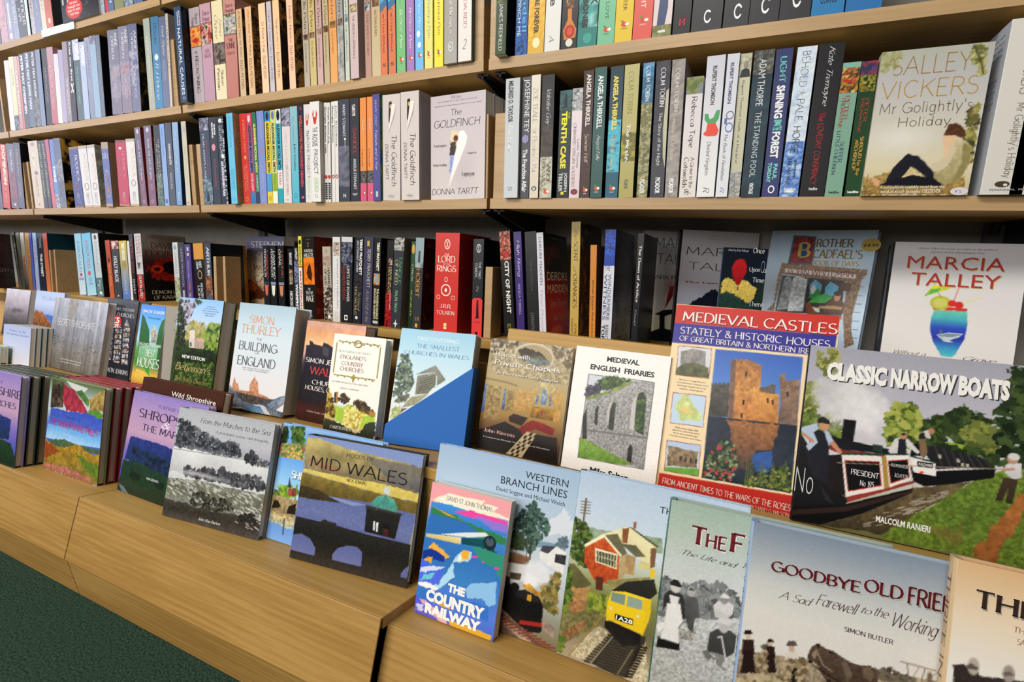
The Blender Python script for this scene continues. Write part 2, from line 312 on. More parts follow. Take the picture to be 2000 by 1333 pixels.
class Cv:
    """A picture printed on a cover, kept as a grid of colours (u, v in 0..1)."""
    def __init__(s, W, H, cell=.00125, seed=1):
        s.w = max(3, int(W / cell)); s.h = max(3, int(H / cell)); s.r = np.random.default_rng(seed); s.a = np.ones((s.h, s.w, 3)); s.asp = W / H
        s.U, s.V = np.meshgrid(np.linspace(0, 1, s.w), np.linspace(0, 1, s.h)); s.cell = s.w
    def noise(s, sc, oct=4): return fbm(s.h, s.w, max(1.5, sc * s.w), s.r, oct)
    def col(s, c, v0, v1):
        c = c.split('/')
        if len(c) == 1: return np.broadcast_to(hx(c[0]), s.a.shape)
        t = np.clip((s.V - v0) / max(1e-6, v1 - v0), 0, 1) * (len(c) - 1); k = np.minimum(t.astype(int), len(c) - 2); A = np.array([hx(x) for x in c]); f = (t - k)[..., None]
        return A[k] * (1 - f) + A[k + 1] * f
    def put(s, m, c, n=0.0, sc=.03, v0=0, v1=1):
        C = s.col(c, v0, v1)
        if n: C = C * (1 + .7 * n * (s.noise(sc)[..., None] - .5) * 2)
        m = np.clip(m, 0, 1)[..., None]; s.a = s.a * (1 - m) + C * m; return s
    def g(s, c, v0=0, v1=1, u0=0, u1=1, n=0, sc=.1): return s.put(((s.U >= u0) & (s.U <= u1) & (s.V >= v0) & (s.V <= v1)) * 1.0, c, n, sc, v0, v1)
    def ramp(s, cols, sc=.25, lo=.3, hi=.7):
        t = np.clip((s.noise(sc) - lo) / (hi - lo), 0, 1); c = cols.split('/'); t = t * (len(c) - 1); k = np.minimum(t.astype(int), len(c) - 2); A = np.array([hx(x) for x in c]); f = (t - k)[..., None]; s.a = A[k] * (1 - f) + A[k + 1] * f; return s
    def mask(s, pts, rag=0, rs=.04):
        U, V = s.U, s.V
        if rag: U = U + rag * (s.noise(rs) - .5) * 2; V = V + rag * (s.noise(rs) - .5) * 2 * s.asp
        out = np.zeros(U.shape); n = len(pts)
        for ou, ov in ((-.3, -.1), (.1, -.3), (.3, .1), (-.1, .3)):
            m = np.zeros(U.shape, bool); Uo = U + ou / s.w; Vo = V + ov / s.h
            for i in range(n):
                (x0, y0), (x1, y1) = pts[i], pts[(i + 1) % n]
                if y0 == y1: continue
                m ^= ((y0 > Vo) != (y1 > Vo)) & (Uo < (x1 - x0) * (Vo - y0) / (y1 - y0) + x0)
            out += m * .25
        return out
    def p(s, c, pts, rag=0, n=0, sc=.03, rs=.04, al=1):
        if isinstance(pts, str): pts = [tuple(map(float, q.split(','))) for q in pts.split()]
        ys = [q[1] for q in pts]; return s.put(s.mask(pts, rag, rs) * al, c, n, sc, min(ys), max(ys))
    def e(s, c, u, v, ru, rv=None, rag=0, n=0, sc=.03, soft=0, al=1):
        rv = rv or ru * s.asp; d = np.hypot((s.U - u) / ru, (s.V - v) / rv)
        if rag: d = d + rag * (s.noise(.06) - .5) * 2
        m = np.clip((1 - d) / soft, 0, 1) if soft else np.clip((1 - d) * ru * s.w + .5, 0, 1)
        return s.put(m * al, c, n, sc, v - rv, v + rv)
    def l(s, c, pts, w=.01, n=0):
        if isinstance(pts, str): pts = [tuple(map(float, q.split(','))) for q in pts.split()]
        m = np.zeros(s.U.shape)
        for (x0, y0), (x1, y1) in zip(pts, pts[1:]):
            X, Y = s.U, s.V / s.asp; y0, y1 = y0 / s.asp, y1 / s.asp; dx, dy = x1 - x0, y1 - y0; L = dx * dx + dy * dy + 1e-12
            t = np.clip(((X - x0) * dx + (Y - y0) * dy) / L, 0, 1); m = np.maximum(m, np.clip((w / 2 - np.hypot(X - x0 - t * dx, Y - y0 - t * dy)) * s.w + .5, 0, 1))
        return s.put(m * 1.0, c, n)
    def fol(s, cols, pts, k=60, r=.02, rag=.5):
        """Clumps of leaves: k small blobs of the listed colours over an outline."""
        if isinstance(pts, str): pts = [tuple(map(float, q.split(','))) for q in pts.split()]
        us = [q[0] for q in pts]; vs = [q[1] for q in pts]; M = s.mask(pts); cs = cols.split('/'); nz = s.noise(.012, 2); i = 0; tries = 0
        while i < k and tries < k * 8:
            tries += 1; u = s.r.uniform(min(us), max(us)); v = s.r.uniform(min(vs), max(vs)); yy = min(s.h - 1, max(0, int(v * s.h))); xx = min(s.w - 1, max(0, int(u * s.w)))
            if M[yy, xx] < .5: continue
            i += 1; rr = r * s.r.uniform(.5, 1.3); x0, x1 = max(0, int((u - 2 * rr) * s.w)), int((u + 2 * rr) * s.w) + 2; y0, y1 = max(0, int((v - 2 * rr * s.asp) * s.h)), int((v + 2 * rr * s.asp) * s.h) + 2
            d = np.hypot((s.U[y0:y1, x0:x1] - u) / rr, (s.V[y0:y1, x0:x1] - v) / (rr * s.asp)) + rag * (nz[y0:y1, x0:x1] - .5) * 2.5
            al = np.clip((1 - d) * rr * s.w + .5, 0, 1)[..., None]; s.a[y0:y1, x0:x1] = s.a[y0:y1, x0:x1] * (1 - al) + hx(cs[int(s.r.integers(len(cs)))]) * al
        return s
    def n(s, amt, sc=.02): s.a = s.a * (1 + amt * (s.noise(sc)[..., None] - .5) * 2); return s
    def grey(s, t=1): g = s.a.mean(2, keepdims=True); s.a = s.a * (1 - t) + g * t; return s

# ---------------------------------------------------------------- books
def hashf(*a): random.seed(repr(a)); return random.random()
class Book:
    """Spine faces local -y, front cover local +x; stands on local z = 0. ops draw on .spine, .front and .back."""
    def __init__(s, t, h, d, base='ccc', front=None, hard=False, back=None):
        s.t, s.h, s.d, s.hard = t, h, d, hard; mb = s.mb = MB(); c = min(.0022 if hard else .0007, t * .2); b = hx(base); fr = hx(front or base); bk = hx(back or base)
        bl = min(.0035, t * .12) if hard else min(.0006, t * .05)
        pr = [(0, c * 1.2), (t * .04, -bl * .2), (t * .22, -bl * .8), (t * .5, -bl), (t * .78, -bl * .8), (t * .96, -bl * .2), (t, c * 1.2)] if hard else [(0, .0002), (.0006, 0), (t - .0006, 0), (t, .0002)]
        n = len(pr); V = [(x, y, z) for z in (0, h) for x, y in pr]; inn = [(c, c * 2), (t - c, c * 2)]; V += [(x, y, z) for z in (0, h) for x, y in inn]
        F = [(i, i + 1, i + 1 + n, i + n) for i in range(n - 1)] + [(2 * n + 1, 2 * n, 2 * n + 2, 2 * n + 3), tuple([2 * n, 2 * n + 1] + list(range(n - 1, -1, -1))), tuple(list(range(n, 2 * n)) + [2 * n + 3, 2 * n + 2])]
        mb.add(V, F, b); mb.box((t - c, c, 0), (t, d, h), fr); mb.box((0, c, 0), (c, d, h), bk)
        s.spine = Surf(mb, (0, -bl, h), (t, 0, 0), (0, 0, -h), (0, -1, 0)); s.front = Surf(mb, (t, 0, h), (0, d, 0), (0, 0, -h), (1, 0, 0)); s.back = Surf(mb, (0, d, h), (0, -d, 0), (0, 0, -h), (-1, 0, 0)); s.c = c
        if hard: s.spine.u = np.array((t * .92, 0, 0)); s.spine.o[0] = t * .04
    def place(s, name, M, label, group=None, cat='book', m=GLOSS, pagecol=None):
        r = empty(name, M, label, cat, group); s.mb.build('cover', m, r, colors=True)
        p = MB(); i = .003 if s.hard else .0004; f = .004 if s.hard else .0008; p.box((s.c, s.c * 2 + .0005, i), (s.t - s.c, s.d - f, s.h - i)); p.build('page_block', PAPER, r); return r
ORD = 'zero first second third fourth fifth sixth seventh eighth ninth tenth eleventh twelfth thirteenth fourteenth fifteenth sixteenth seventeenth eighteenth nineteenth twentieth'.split()
def ordinal(n): return ORD[n] if n <= 20 else ('twenty-' if n < 30 else 'thirty-') + ORD[n % 10] if n % 10 else 'thirtieth'
def ops(sf, txt):
    for op in txt.split(';'):
        op = op.strip()
        if not op: continue
        a = op.split(' ')
        k = a[0]; n4 = [float(x) for x in a[1:5]] if len(a) > 4 and k != 'p' else None
        if k == 't': sf.text(*n4, a[5], a[6], ' '.join(a[7:]), True)
        elif k == 'h': sf.text(*n4, a[5], a[6], ' '.join(a[7:]))
        elif k == 'r': sf.rect(*n4, a[5])
        elif k == 'e': sf.ell(*n4, a[5])
        elif k == 'o': sf.ring(*n4, a[5], float(a[6]) if len(a) > 6 else .2)
        elif k == 'n': sf.cells(*n4, a[5], float(a[6]) if len(a) > 6 else 1, hash(op) % 1000 if False else len(op) + int(n4[0] * 100))
        elif k == 'p': sf.poly(a[1], [tuple(map(float, q.split(','))) for q in a[2:]])
        elif k == 'V':                                            # small bitten apple device of a paperback list
            v = float(a[1]); sf.ell(v, v + .035, .34, .72, 'd2452c'); sf.ell(v + .006, v + .027, .56, .8, 'f2e6d8'); sf.poly('4c8f3a', [(.3, v - .014), (.44, v - .012), (.52, v + .004), (.38, v + .002)])
            if len(a) > 2: sf.text(v + .042, v + .052, .34, .7, 'a', a[2], 'VMC')
        elif k == 'O': v = float(a[1]); sf.ell(v, v + .04, .25, .75, a[2]); sf.ell(v + .008, v + .032, .36, .64, a[3])
def row(name, M, zcol, spec, rowname, group, dflt_d=.128, start=1):
    """A row of books standing with their spines at local y = 0. Each line: left and right column at the foot, column and line of the top left corner | colour | drawing | description | options"""
    k = start; prev = None
    for ln in spec.strip().split('\n'):
        P = ln.split('|'); xs = P[0].split(); opt = dict(o.split('=') for o in P[4].split()) if len(P) > 4 else {}
        pr = float(opt.get('y', 0)) / 1000
        x0 = hitx(M, float(xs[0]), pr, 0); x1 = hitx(M, float(xs[1]), pr, 0)
        if xs[3][0] == 'h': h = float(xs[3][1:]) / 1000; lean = 0; ln_ = float(opt.get('l', 0)); lean = R(ln_)
        else: T = hit(M, float(xs[2]), float(xs[3]), pr); lean = math.atan2(T.x - x0, T.z); h = math.hypot(T.x - x0, T.z)
        lean = max(-.12, min(.12, lean * .8)); t = x1 - x0
        if prev is not None:                                     # keep clear of the neighbour at foot and head
            gap = .0004; x0 = max(x0, prev[0] + gap)
            need = prev[0] + prev[1] * math.sin(prev[2]) / 1.0 + gap
            if x0 + prev[1] * math.tan(lean) < need: lean = math.atan2(need - x0, prev[1])
        t = max(.004, x1 - x0)
        hard = 'H' in opt.get('k', ''); d = float(opt.get('d', dflt_d * 1000)) / 1000; base = P[1].split('/')
        b = Book(t * math.cos(lean) * .985, h, d, base[0], opt.get('f', base[0]), hard, opt.get('b', None))
        if len(base) > 1: b.spine.rect(0, 1, 0, 1, P[1])
        ops(b.spine, P[2])
        if 'fn' in opt: b.front.cells(0, 1, 0, min(1, .06 / d + .02), opt['fn'].replace(',', '/'), 1.1, k)
        if 'A' in opt: ARTS[opt['A']](b)
        kk = 'hardback_book' if hard else 'paperback_book'
        dep = Matrix.Rotation(lean, 4, 'Y')
        b.place(kk, M @ Matrix.Translation((x0, pr, max(0, t * math.sin(lean)))) @ dep, f"{P[3]}, {ordinal(k)} from left, {rowname}", group, m=MATTE if opt.get('m') else GLOSS)
        prev = (x0 + t, h, lean); k += 1
    return k
def block(M, xs, yt, w_mm, d, label, y=0.0, tcol=None):
    x0 = hitx(M, xs, y, 0); h = hit(M, xs, yt, y).z; mb = MB(); mb.box((0, 0, 0), (w_mm / 1000, d, h))
    o = mb.build('bookend', WOODE, None, M @ Matrix.Translation((x0, y, 0)), bevel=.0012); return tag(o, label, 'bookend', 'wooden block bookends')
# ---------------------------------------------------------------- the setting
def world(yc): return yc - CD                                   # distances measured from the lens, as plan positions
mb = MB(); mb.box((-5, -3.2, -.05), (3, .35, 0)); tag(mb.build('floor', CARPET), kind='structure')
mb = MB(); mb.box((-5, .256, 0), (3, .34, 2.6)); tag(mb.build('wall_back', WALL), kind='structure')
ML = Matrix.Identity(4); PV = Matrix.Translation((-.459, 0, .7805)); MR = PV @ Matrix.Rotation(R(.84), 4, 'Y') @ PV.inverted()
ZA, ZB, ZC = .7805, 1.0145, 1.2615                              # tops of the three rows of wall shelves
TH = .0178
def shelf(M, x0, x1, z, label, z_r=None):
    r = empty('wall_shelf', M @ Matrix.Translation((x0, 0, z)), label, 'shelf', 'oak wall shelves'); L = x1 - x0
    mb = MB(); mb.box((0, .0022, -TH), (L, .238, 0)); mb.build('board', WOOD, r)
    mb = MB(); mb.box((0, 0, -TH), (L, .002, 0)); mb.build('edging_strip', WOODE, r); return r
def sx(M, px, z): return hitx(M, px, 0, z)
xa1, xa2, xa3 = sx(ML, 65, ZA), sx(ML, 390.5, ZA), sx(ML, 954, ZA)
xb1, xb2, xb3 = sx(ML, 17, ZB), sx(ML, 354.5, ZB), sx(ML, 948, ZB)
xc2 = sx(ML, 313, ZC)
g = .0035
shelf(ML, -3.2, xa1 - g, ZA, 'lower wall shelf running out of view at far left')
shelf(ML, xa1 + g, xa2 - g, ZA, 'lower wall shelf of left bay, under the white and blue spines')
shelf(ML, xa2 + g, xa3 - g, ZA, 'lower wall shelf of middle bay, in front of wooden bookends')
shelf(MR, xa3 + g, .62, ZA, 'lower wall shelf of right bay, under the face-out sitting figure cover')
shelf(ML, -3.2, xb1 - g, ZB, 'second wall shelf, short piece at left edge of view')
shelf(ML, xb1 + g, xb2 - g, ZB, 'second wall shelf of left bay, under slanting dark spines')
shelf(ML, xb2 + g, xb3 - g, ZB, 'second wall shelf of middle bay, under beige and pastel spines')
shelf(MR, xb3 + g, .62, ZB, 'upper wall shelf of right bay, under the black spines')
shelf(ML, -3.2, xc2 - g, ZC, 'top wall shelf of left bay with a clear label holder')
shelf(ML, xc2 + g, xb3 - .05, ZC, 'top wall shelf of middle bay, only its lower edge in view')
def bracket(M, x, z, label, y1=.236):
    r = empty('shelf_bracket', M @ Matrix.Translation((x, 0, z - TH - .0005)), label, 'bracket', 'black steel shelf brackets')
    mb = MB(); mb.prism([(.012, 0), (y1, 0), (y1, -.05), (y1 - .02, -.05), (.012, -.008)], -.0015, .0015); mb.build('arm', BLACK, r)
    mb = MB(); mb.box((-.011, .012, -.0035), (.011, y1, -.0005)); mb.build('flange', BLACK, r)
UPX = [(ML, -2.2, 'left'), (ML, -1.355, 'left of middle'), (MR, -.505, 'right of middle'), (MR, .33, 'right')]
for M, x, n in UPX:
    r = empty('slotted_upright', M @ Matrix.Translation((x, .246, .55)), f'dark slotted steel upright on the wall, {n} one of the four', 'upright', 'slotted uprights')
    mb = MB(); mb.box((-.013, 0, 0), (.013, .0095, 1.1)); mb.build('channel', STEEL, r)
    mb = MB()
    for k in range(30):
        for sxx in (-.006, .003): mb.box((sxx, -.0004, .02 + k * .035), (sxx + .003, .0003, .04 + k * .035))
    mb.build('slots', BLACK, r)
for M, x, z, n in ((ML, xa1 + .02, ZA, 'lower shelf joint at far left'), (ML, xa2 + .018, ZA, 'lower shelf joint left of middle bay'), (ML, xa3 - .014, ZA, 'left side of lower shelf joint by the wooden bookends'), (MR, xa3 + .016, ZA, 'right side of lower shelf joint by the wooden bookends'), (MR, .34, ZA, 'right end of the right lower shelf'),
                   (ML, xb1 + .02, ZB, 'second shelf joint at far left'), (ML, xb2 + .018, ZB, 'second shelf joint above blue and red spines'), (ML, xb3 - .012, ZB, 'left of second shelf joint above the tall face-out grey cover'), (MR, xb3 + .02, ZB, 'right of second shelf joint beside the grey spine'),
                   (ML, xc2 - .012, ZC, 'top shelf joint above the tall blue spine')):
    bracket(M, x, z, f'black bracket under {n}')
# clear label holder on the top left shelf edge
x0 = sx(ML, 84, ZC); x1 = sx(ML, 147, ZC); mb = MB(); mb.box((x0, -.004, ZC - TH), (x1, -.0005, ZC + .001)); tag(mb.build('label_holder', plain('clear_plastic', 'c9c9d2', .15, .7)), 'clear plastic label holder clipped to the top left shelf edge', 'label holder')

# ---------------------------------------------------------------- the stepped display stands under the wall shelves
def frame(M, yc, z, tilt): return M @ Matrix.Translation((0, world(yc), z)) @ Matrix.Rotation(-R(tilt), 4, 'X')
T1L = frame(ML, .55, CH - .503, 10); T1R = frame(MR, .55, CH - .517 + .001, 10)           # where the covers of the front step stand
T2L = frame(ML, .71, CH - .346, 8); T2R = frame(MR, .745, CH - .344, 8)
T3L = frame(ML, .90, CH - .1725, 2.5); T3R = frame(MR, .90, CH - .166, 2.5)
def on(tilt, yc0, z0, yc): return z0 - (yc - yc0) * math.tan(R(tilt))
def stand(M, x0, x1, right, label):
    r = empty('display_stand', M @ Matrix.Translation((x0, 0, 0)), label, 'display stand', 'stepped oak display stands'); L = x1 - x0; W = world
    e1y, z1, e2y, z2 = (.507, CH - .517, .655, CH - .344) if right else (.493, CH - .503, .632, CH - .346)
    b1, b2 = (.55, .745) if right else (.55, .71); f3 = .868
    z3 = CH - (.166 if right else .1725)
    def bd(name, pts, m, bev=.0012): mb = MB(); mb.prism(pts, 0, L); return mb.build(name, m, r, bevel=bev)
    t = .018; ze = on(10, b1, z1, e1y)
    yb = W(e2y) + .02
    bd('lower_step', [(W(e1y) + .0032, on(10, b1, z1, e1y + .0032)), (yb, on(10, b1, z1, e2y + .02)), (yb, on(10, b1, z1, e2y + .02) - t), (W(e1y) + .0032, on(10, b1, z1, e1y + .0032) - t)], WOOD)
    zb, yo = ze - .112, W(e1y) - .0365
    bd('front_panel', [(W(e1y), ze), (W(e1y) + .003, on(10, b1, z1, e1y + .003)), (yo + .003, zb), (yo, zb)], WOODP)
    bd('plinth', [(yo + .004, zb - .0005), (yo + .022, zb - .0005), (yo + .035, 0.0005), (yo + .017, 0.0005)], WOODP)
    z2e = on(8, b2, z2, e2y)
    bd('upper_step', [(W(e2y), z2e), (W(.86), on(8, b2, z2, .86)), (W(.86), on(8, b2, z2, .86) - t), (W(e2y), z2e - t)], WOOD)
    bd('lower_riser', [(W(e2y) + .004, z2e - t - .001), (W(e2y) + .018, z2e - t - .001), (W(e2y) + .018, on(10, b1, z1, e2y + .018)), (W(e2y) + .004, on(10, b1, z1, e2y + .004))], WOOD)
    if right:
        bd('backing_panel', [(W(.857), CH - .143), (W(.868), CH - .143), (W(.823), on(8, b2, z2, .823) + .0005), (W(.812), on(8, b2, z2, .812) + .0005)], WOOD)
        bd('top_shelf', [(W(.872), on(2.5, .9, z3, .872)), (W(1.09), on(2.5, .9, z3, 1.09)), (W(1.09), on(2.5, .9, z3, 1.09) - t), (W(.872), on(2.5, .9, z3, .872) - t)], WOOD)
    else:
        bd('upper_riser', [(W(.842), CH - .212), (W(.856), CH - .212), (W(.823), on(8, b2, z2, .823) + .0005), (W(.809), on(8, b2, z2, .809) + .0005)], WOOD)
        bd('top_shelf', [(W(f3), on(2.5, .9, z3, f3)), (W(1.09), on(2.5, .9, z3, 1.09)), (W(1.09), on(2.5, .9, z3, 1.09) - t), (W(f3), on(2.5, .9, z3, f3) - t)], WOOD)
    bd('back_leg', [(W(1.05), on(2.5, .9, z3, 1.05) - t - .001), (W(1.068), on(2.5, .9, z3, 1.068) - t - .001), (W(1.068), .0005), (W(1.05), .0005)], WOOD)
xs1 = hitx(ML, 154.5, world(.493), CH - .493); xs2 = hitx(ML, 744, world(.493), CH - .493)
stand(ML, -2.9, xs1 - .0012, False, 'stepped oak display stand at far left, holding stacks of hill-view books')
stand(ML, xs1 + .0012, xs2, False, 'stepped oak display stand in the middle, under the misty valley cover')
stand(MR, xs2 + .008, .62, True, 'stepped oak display stand at right, its front edge set lower and further back')
# ---------------------------------------------------------------- books shown face out
class Q:
    """Square coordinates of a picture from the four corners it has in a sketch of it."""
    def __init__(s, tl, tr, br, bl):
        A = []; B = []
        for (x, y), (u, v) in zip((tl, tr, br, bl), ((0, 0), (1, 0), (1, 1), (0, 1))):
            A += [[x, y, 1, 0, 0, 0, -u * x, -u * y], [0, 0, 0, x, y, 1, -v * x, -v * y]]; B += [u, v]
        s.m = np.append(np.linalg.solve(np.array(A, float), np.array(B, float)), 1).reshape(3, 3)
    def pt(s, x, y): q = s.m @ np.array((x, y, 1.0)); return (q[0] / q[2], q[1] / q[2])
    def __call__(s, t): return [s.pt(*map(float, p.split(','))) for p in t.split()]
    def box(s, t):                                            # two corners, and the letter height where the line runs askew
        p = t.split(); (u0, v0), (u1, v1) = s(' '.join(p[:2]))
        if len(p) > 2: x, y = map(float, p[0].split(',')); v1 = s.pt(x, y + float(p[2]))[1]
        return v0, v1, u0, u1
def T(sf, q, box, f, col, txt, sh=None):
    b = q.box(box)
    if sh: d = .006; sf.text(b[0] + d, b[1] + d, b[2] + d, b[3] + d, f, sh, txt)
    sf.text(*b, f, col, txt)
ARTS = {}
def C0(b, cell=.0016): return Cv(b.d, b.h, cell, 3)
def crowd(F, q, box, rows, f, col): # small print: several lines filling a box
    v0, v1, u0, u1 = q.box(box) if q else box
    n = len(rows); s = (v1 - v0) / n
    for i, r in enumerate(rows): m = (1 - min(1, len(r) / max(len(x) for x in rows))) * (u1 - u0) / 2; F.text(v0 + i * s, v0 + i * s + s * .62, u0 + m, u1 - m, f, col, r)
def a_madden(b):
    F = b.front; cv = C0(b); cv.g('14100f/241010/b02020/c8302c/8a2420'); cv.e('6a2c20', .4, .22, .35, .12, .5, .5, al=.8); cv.e('14100f', .5, .32, .3, .1, .4); cv.e('e06048', .45, .92, .3, .06, .3, .3, soft=.5); cv.n(.10, .06); F.canvas(cv)
    F.text(.36, .44, .1, .98, 'a', 'f0e8e4', 'DEIRDRE'); F.text(.48, .56, .1, .98, 'a', 'f0e8e4', 'MADDEN'); F.text(.62, .7, .2, .9, 'i', 'e0b8b0', 'Time Present'); F.text(.76, .83, .3, .98, 'i', 'e0b8b0', 'and Time Past'); F.text(.03, .05, .3, .95, 'a', 'a09898', 'Orange Prize shortlisted')
ARTS['madden'] = a_madden
def a_winder(b):
    F = b.front; cv = C0(b); cv.g('1a2c74/1c3484/3c5498/c8ccd8/d8d8dc'); cv.e('10183c', .2, .35, .25, .3, .4, .3); cv.e('2c5470', .7, .42, .4, .07, .4, .3); cv.n(.06, .08); F.canvas(cv)
    F.text(.66, .76, .12, 1.0, 'a', '2a2c4c', 'WINDERMERE'); F.text(.78, .88, .12, .8, 'a', '2a2c4c', 'WITNESS'); F.text(.92, .98, .12, .9, 'a', '222', 'REBECCA')
ARTS['winder'] = a_winder
def a_eddings(b):
    F = b.front; cv = C0(b); cv.g('98908c/8c8480/4a2c28/241414/141010/120e0e'); cv.e('8c2018', .55, .52, .45, .17, .4, .6); cv.e('1a0c0c', .62, .5, .2, .1, .3); cv.e('c83820', .3, .52, .13, .06, .3, .4); cv.e('2a0c0c', .3, .52, .07, .03); cv.n(.08, .04); F.canvas(cv)
    F.text(.12, .21, .2, .75, 's', '6a2420', 'DAVID'); F.text(.24, .33, .06, .98, 's', '6a2420', 'EDDINGS'); F.text(.84, .9, .15, .95, 's', 'd8cfc4', 'DEMON LORD'); F.text(.92, .98, .18, .95, 's', 'd8cfc4', 'OF KARANDA'); F.text(.04, .06, .1, .9, 'i', '4a4444', 'Eddings has a marvellous')
ARTS['eddings'] = a_eddings
def a_king(b, cv):
    F = b.front; cv.g('3c4468/6a6880/c8b49c/d8c0a0/c8a080/b88c68'); cv.e('e0d0b4', .5, .45, .35, .25, .3, .2, soft=.6); cv.p('6a3c28', [(0, .62), (.3, .68), (.5, .78), (1, .7), (1, .78), (.5, .88), (.2, .9), (0, 1)], .05, .4); cv.e('d87830', .15, .72, .2, .1, .4, .3, soft=.5); cv.e('dcb890', .6, .95, .5, .06, .2); cv.n(.04, .05); F.canvas(cv)
    F.text(.07, .16, .12, .98, 's', 'd8d4d4', 'STEPHEN'); F.text(.22, .33, .2, .95, 's', 'd8d4d4', 'KING'); F.text(.4, .48, .2, .98, 's', '7a6a5c', 'WOLVES'); F.text(.5, .53, .35, .7, 's', '7a6a5c', 'OF THE'); F.text(.55, .65, .22, .98, 's', '6a5a54', 'CALLA'); F.text(.72, .75, .18, .98, 's', '8a7868', 'THE DARK TOWER')
def a_kil(b, cv):
    F = b.front; cv.g('5c3c3c/4c3030'); cv.n(.1, .1); F.canvas(cv); F.text(.52, .6, .3, .8, 's', '2a1c1c', 'Go'); F.text(.63, .72, .35, 1, 's', 'c8b8a8', 'Kitty'); F.text(.76, .84, .35, 1, 's', '281a1a', 'Rises')
def a_pilgrim(b, cv):
    F = b.front; cv.g('1a191b'); cv.n(.08, .04); cv.e('2c2a2c', .3, .4, .5, .3, .5, .3, soft=.8)
    for k in range(40): cv.e('8a8478', cv.r.random(), cv.r.uniform(.55, 1), .008)
    F.canvas(cv); F.text(.5, .78, .04, .97, 'b', 'c8c0b0', 'PILGRIM'); F.ell(.72, .98, .12, .58, 'c8302c'); crowd(F, None, (.77, .95, .18, .52), ['THE ONLY', 'THRILLER YOU', 'NEED TO READ', 'THIS YEAR'], 'b', 'f0d8d0')
def a_gold(b, cv):
    F = b.front; q = Q((1074, 161), (1648, 79), (1632, 1215), (1077, 1231)); cv.g('b8aeb2/c0b6b6/c8bebc'); cv.e('b4a8aa', .62, .72, .3, .3, .2, soft=.9, al=.6)
    cv.p('d8c49c', q('1290,505 1370,515 1350,640 1285,650 1275,600'), .02); cv.p('3c2a1c', q('1285,640 1345,625 1345,720 1310,770 1270,770'), .03, .6); cv.e('7a2c1c', *q.pt(1335, 590), .045); cv.e('2a1c14', *q.pt(1335, 578), .03); cv.p('8c98d0', q('1275,770 1310,770 1320,850 1290,970 1262,900'), .03, .3); cv.p('1a1612', q('1280,620 1300,700 1295,770 1268,770'), .02)
    cv.p('e8e0dc', q('1375,510 1455,560 1440,650 1258,1110 1300,880'), .0); cv.p('f0eae6', q('1380,510 1420,505 1450,570 1400,640 1370,560'), .02); F.canvas(cv)
    T(F, q, '1285,285 1395,338', 'j', '262224', 'The'); T(F, q, '1110,410 1590,440', 'j', '1c1a1c', 'GOLDFINCH'); T(F, q, '1090,1118 1570,1165', 'j', '1c1a1c', 'DONNA TARTT'); T(F, q, '1285,148 1385,164', 's', '8a8088', 'THE No1'); T(F, q, '1150,212 1560,168', 's', '8a8088', 'INTERNATIONAL BESTSELLER'); T(F, q, '1115,258 1600,206', 's', '6a6066', 'Shortlisted for the Womens Prize for Fiction 2014')
    for bx, t in (('1105,655 1240,685', 'A masterpiece'), ('1100,858 1240,885', 'Heart-rending'), ('1455,730 1550,750', 'Superb'), ('1395,935 1530,985', 'A gripping page')): T(F, q, bx, 's', '6a6268', t)
def a_vick(b, cv):
    F = b.front; q = Q((327, 166), (1197, 80), (976, 1261), (161, 1265)); cv.g('a8a89c/b0aeae/bcb8b0/c8c2b0/d0c4a4/bcac88'); cv.fol('8a8c5c/a0a078/9c9c70/b0ac90', q('300,170 480,150 440,260 300,330'), 40, .03); cv.fol('8a8c54/a4a068/b4b088/6a6c40', q('1000,120 1125,105 1100,330 1040,250'), 50, .03); cv.l('4a4434', q('1030,110 1085,240 1100,330'), .014)
    cv.fol('6a6440/8a844c/4a4830/a0985c', q('1000,640 1070,560 1010,1000 960,900'), 90, .03); cv.e('dcd8d0', .3, .6, .4, .15, .2, soft=.9, al=.7); cv.p('a08858/8a7040', q('180,1130 420,1090 700,1160 960,1120 975,1262 158,1262'), .06, .5, .02); cv.e('c09a50', .35, .83, .12, .03, .4, .4)
    cv.p('23242e', q('520,945 600,960 690,1050 780,1160 790,1190 340,1185 400,1060'), .01, .2); cv.p('c8b488', q('425,1185 545,1040 640,1105 700,1160 620,1185'), .004, .3, .02); cv.p('1c1d26', q('300,1185 380,1150 560,1105 700,1130 790,1190')); cv.p('d0a07c', q('240,1115 310,1150 290,1195 260,1180'))
    cv.p('bcb08c/9c9068', q('860,840 950,835 1000,880 995,1010 930,1130 800,1190 720,1130 715,1080 800,1060'), .01, .15); cv.p('8c8258', q('950,850 1005,900 990,1010 920,1140 860,1160 930,1020'), .01, .1); cv.p('c8b89c', q('700,1020 760,1000 800,960 860,860 900,900 820,1040 750,1085 710,1060')); cv.p('d8b898', q('800,860 840,850 835,960 790,980')); cv.e('d8b494', *q.pt(840, 830), .06, .055); cv.p('5a3c28', q('800,800 830,720 890,705 950,740 972,800 930,825 890,800 820,805'), .01, .3)
    F.canvas(cv); T(F, q, '420,205 1010,300', 'n', '9a7c50', 'SALLEY'); T(F, q, '325,395 1055,482', 'n', 'b08c4c', 'VICKERS'); T(F, q, '315,560 1010,630', 'n', '6a5c44', "Mr Golightly's"); T(F, q, '455,668 842,742', 'n', '6a5c44', 'Holiday'); T(F, q, '310,1188 800,1212', 'a', 'f0ece0', 'A compulsively readable novel from the'); T(F, q, '315,1218 770,1244', 'a', 'f0ece0', 'word-of-mouth bestseller OBSERVER'); F.ell(.945, 1.0, .84, 1.0, 'd8d0d4'); T(F, q, '885,1222 935,1243', 'a', '667', 'P.S.')
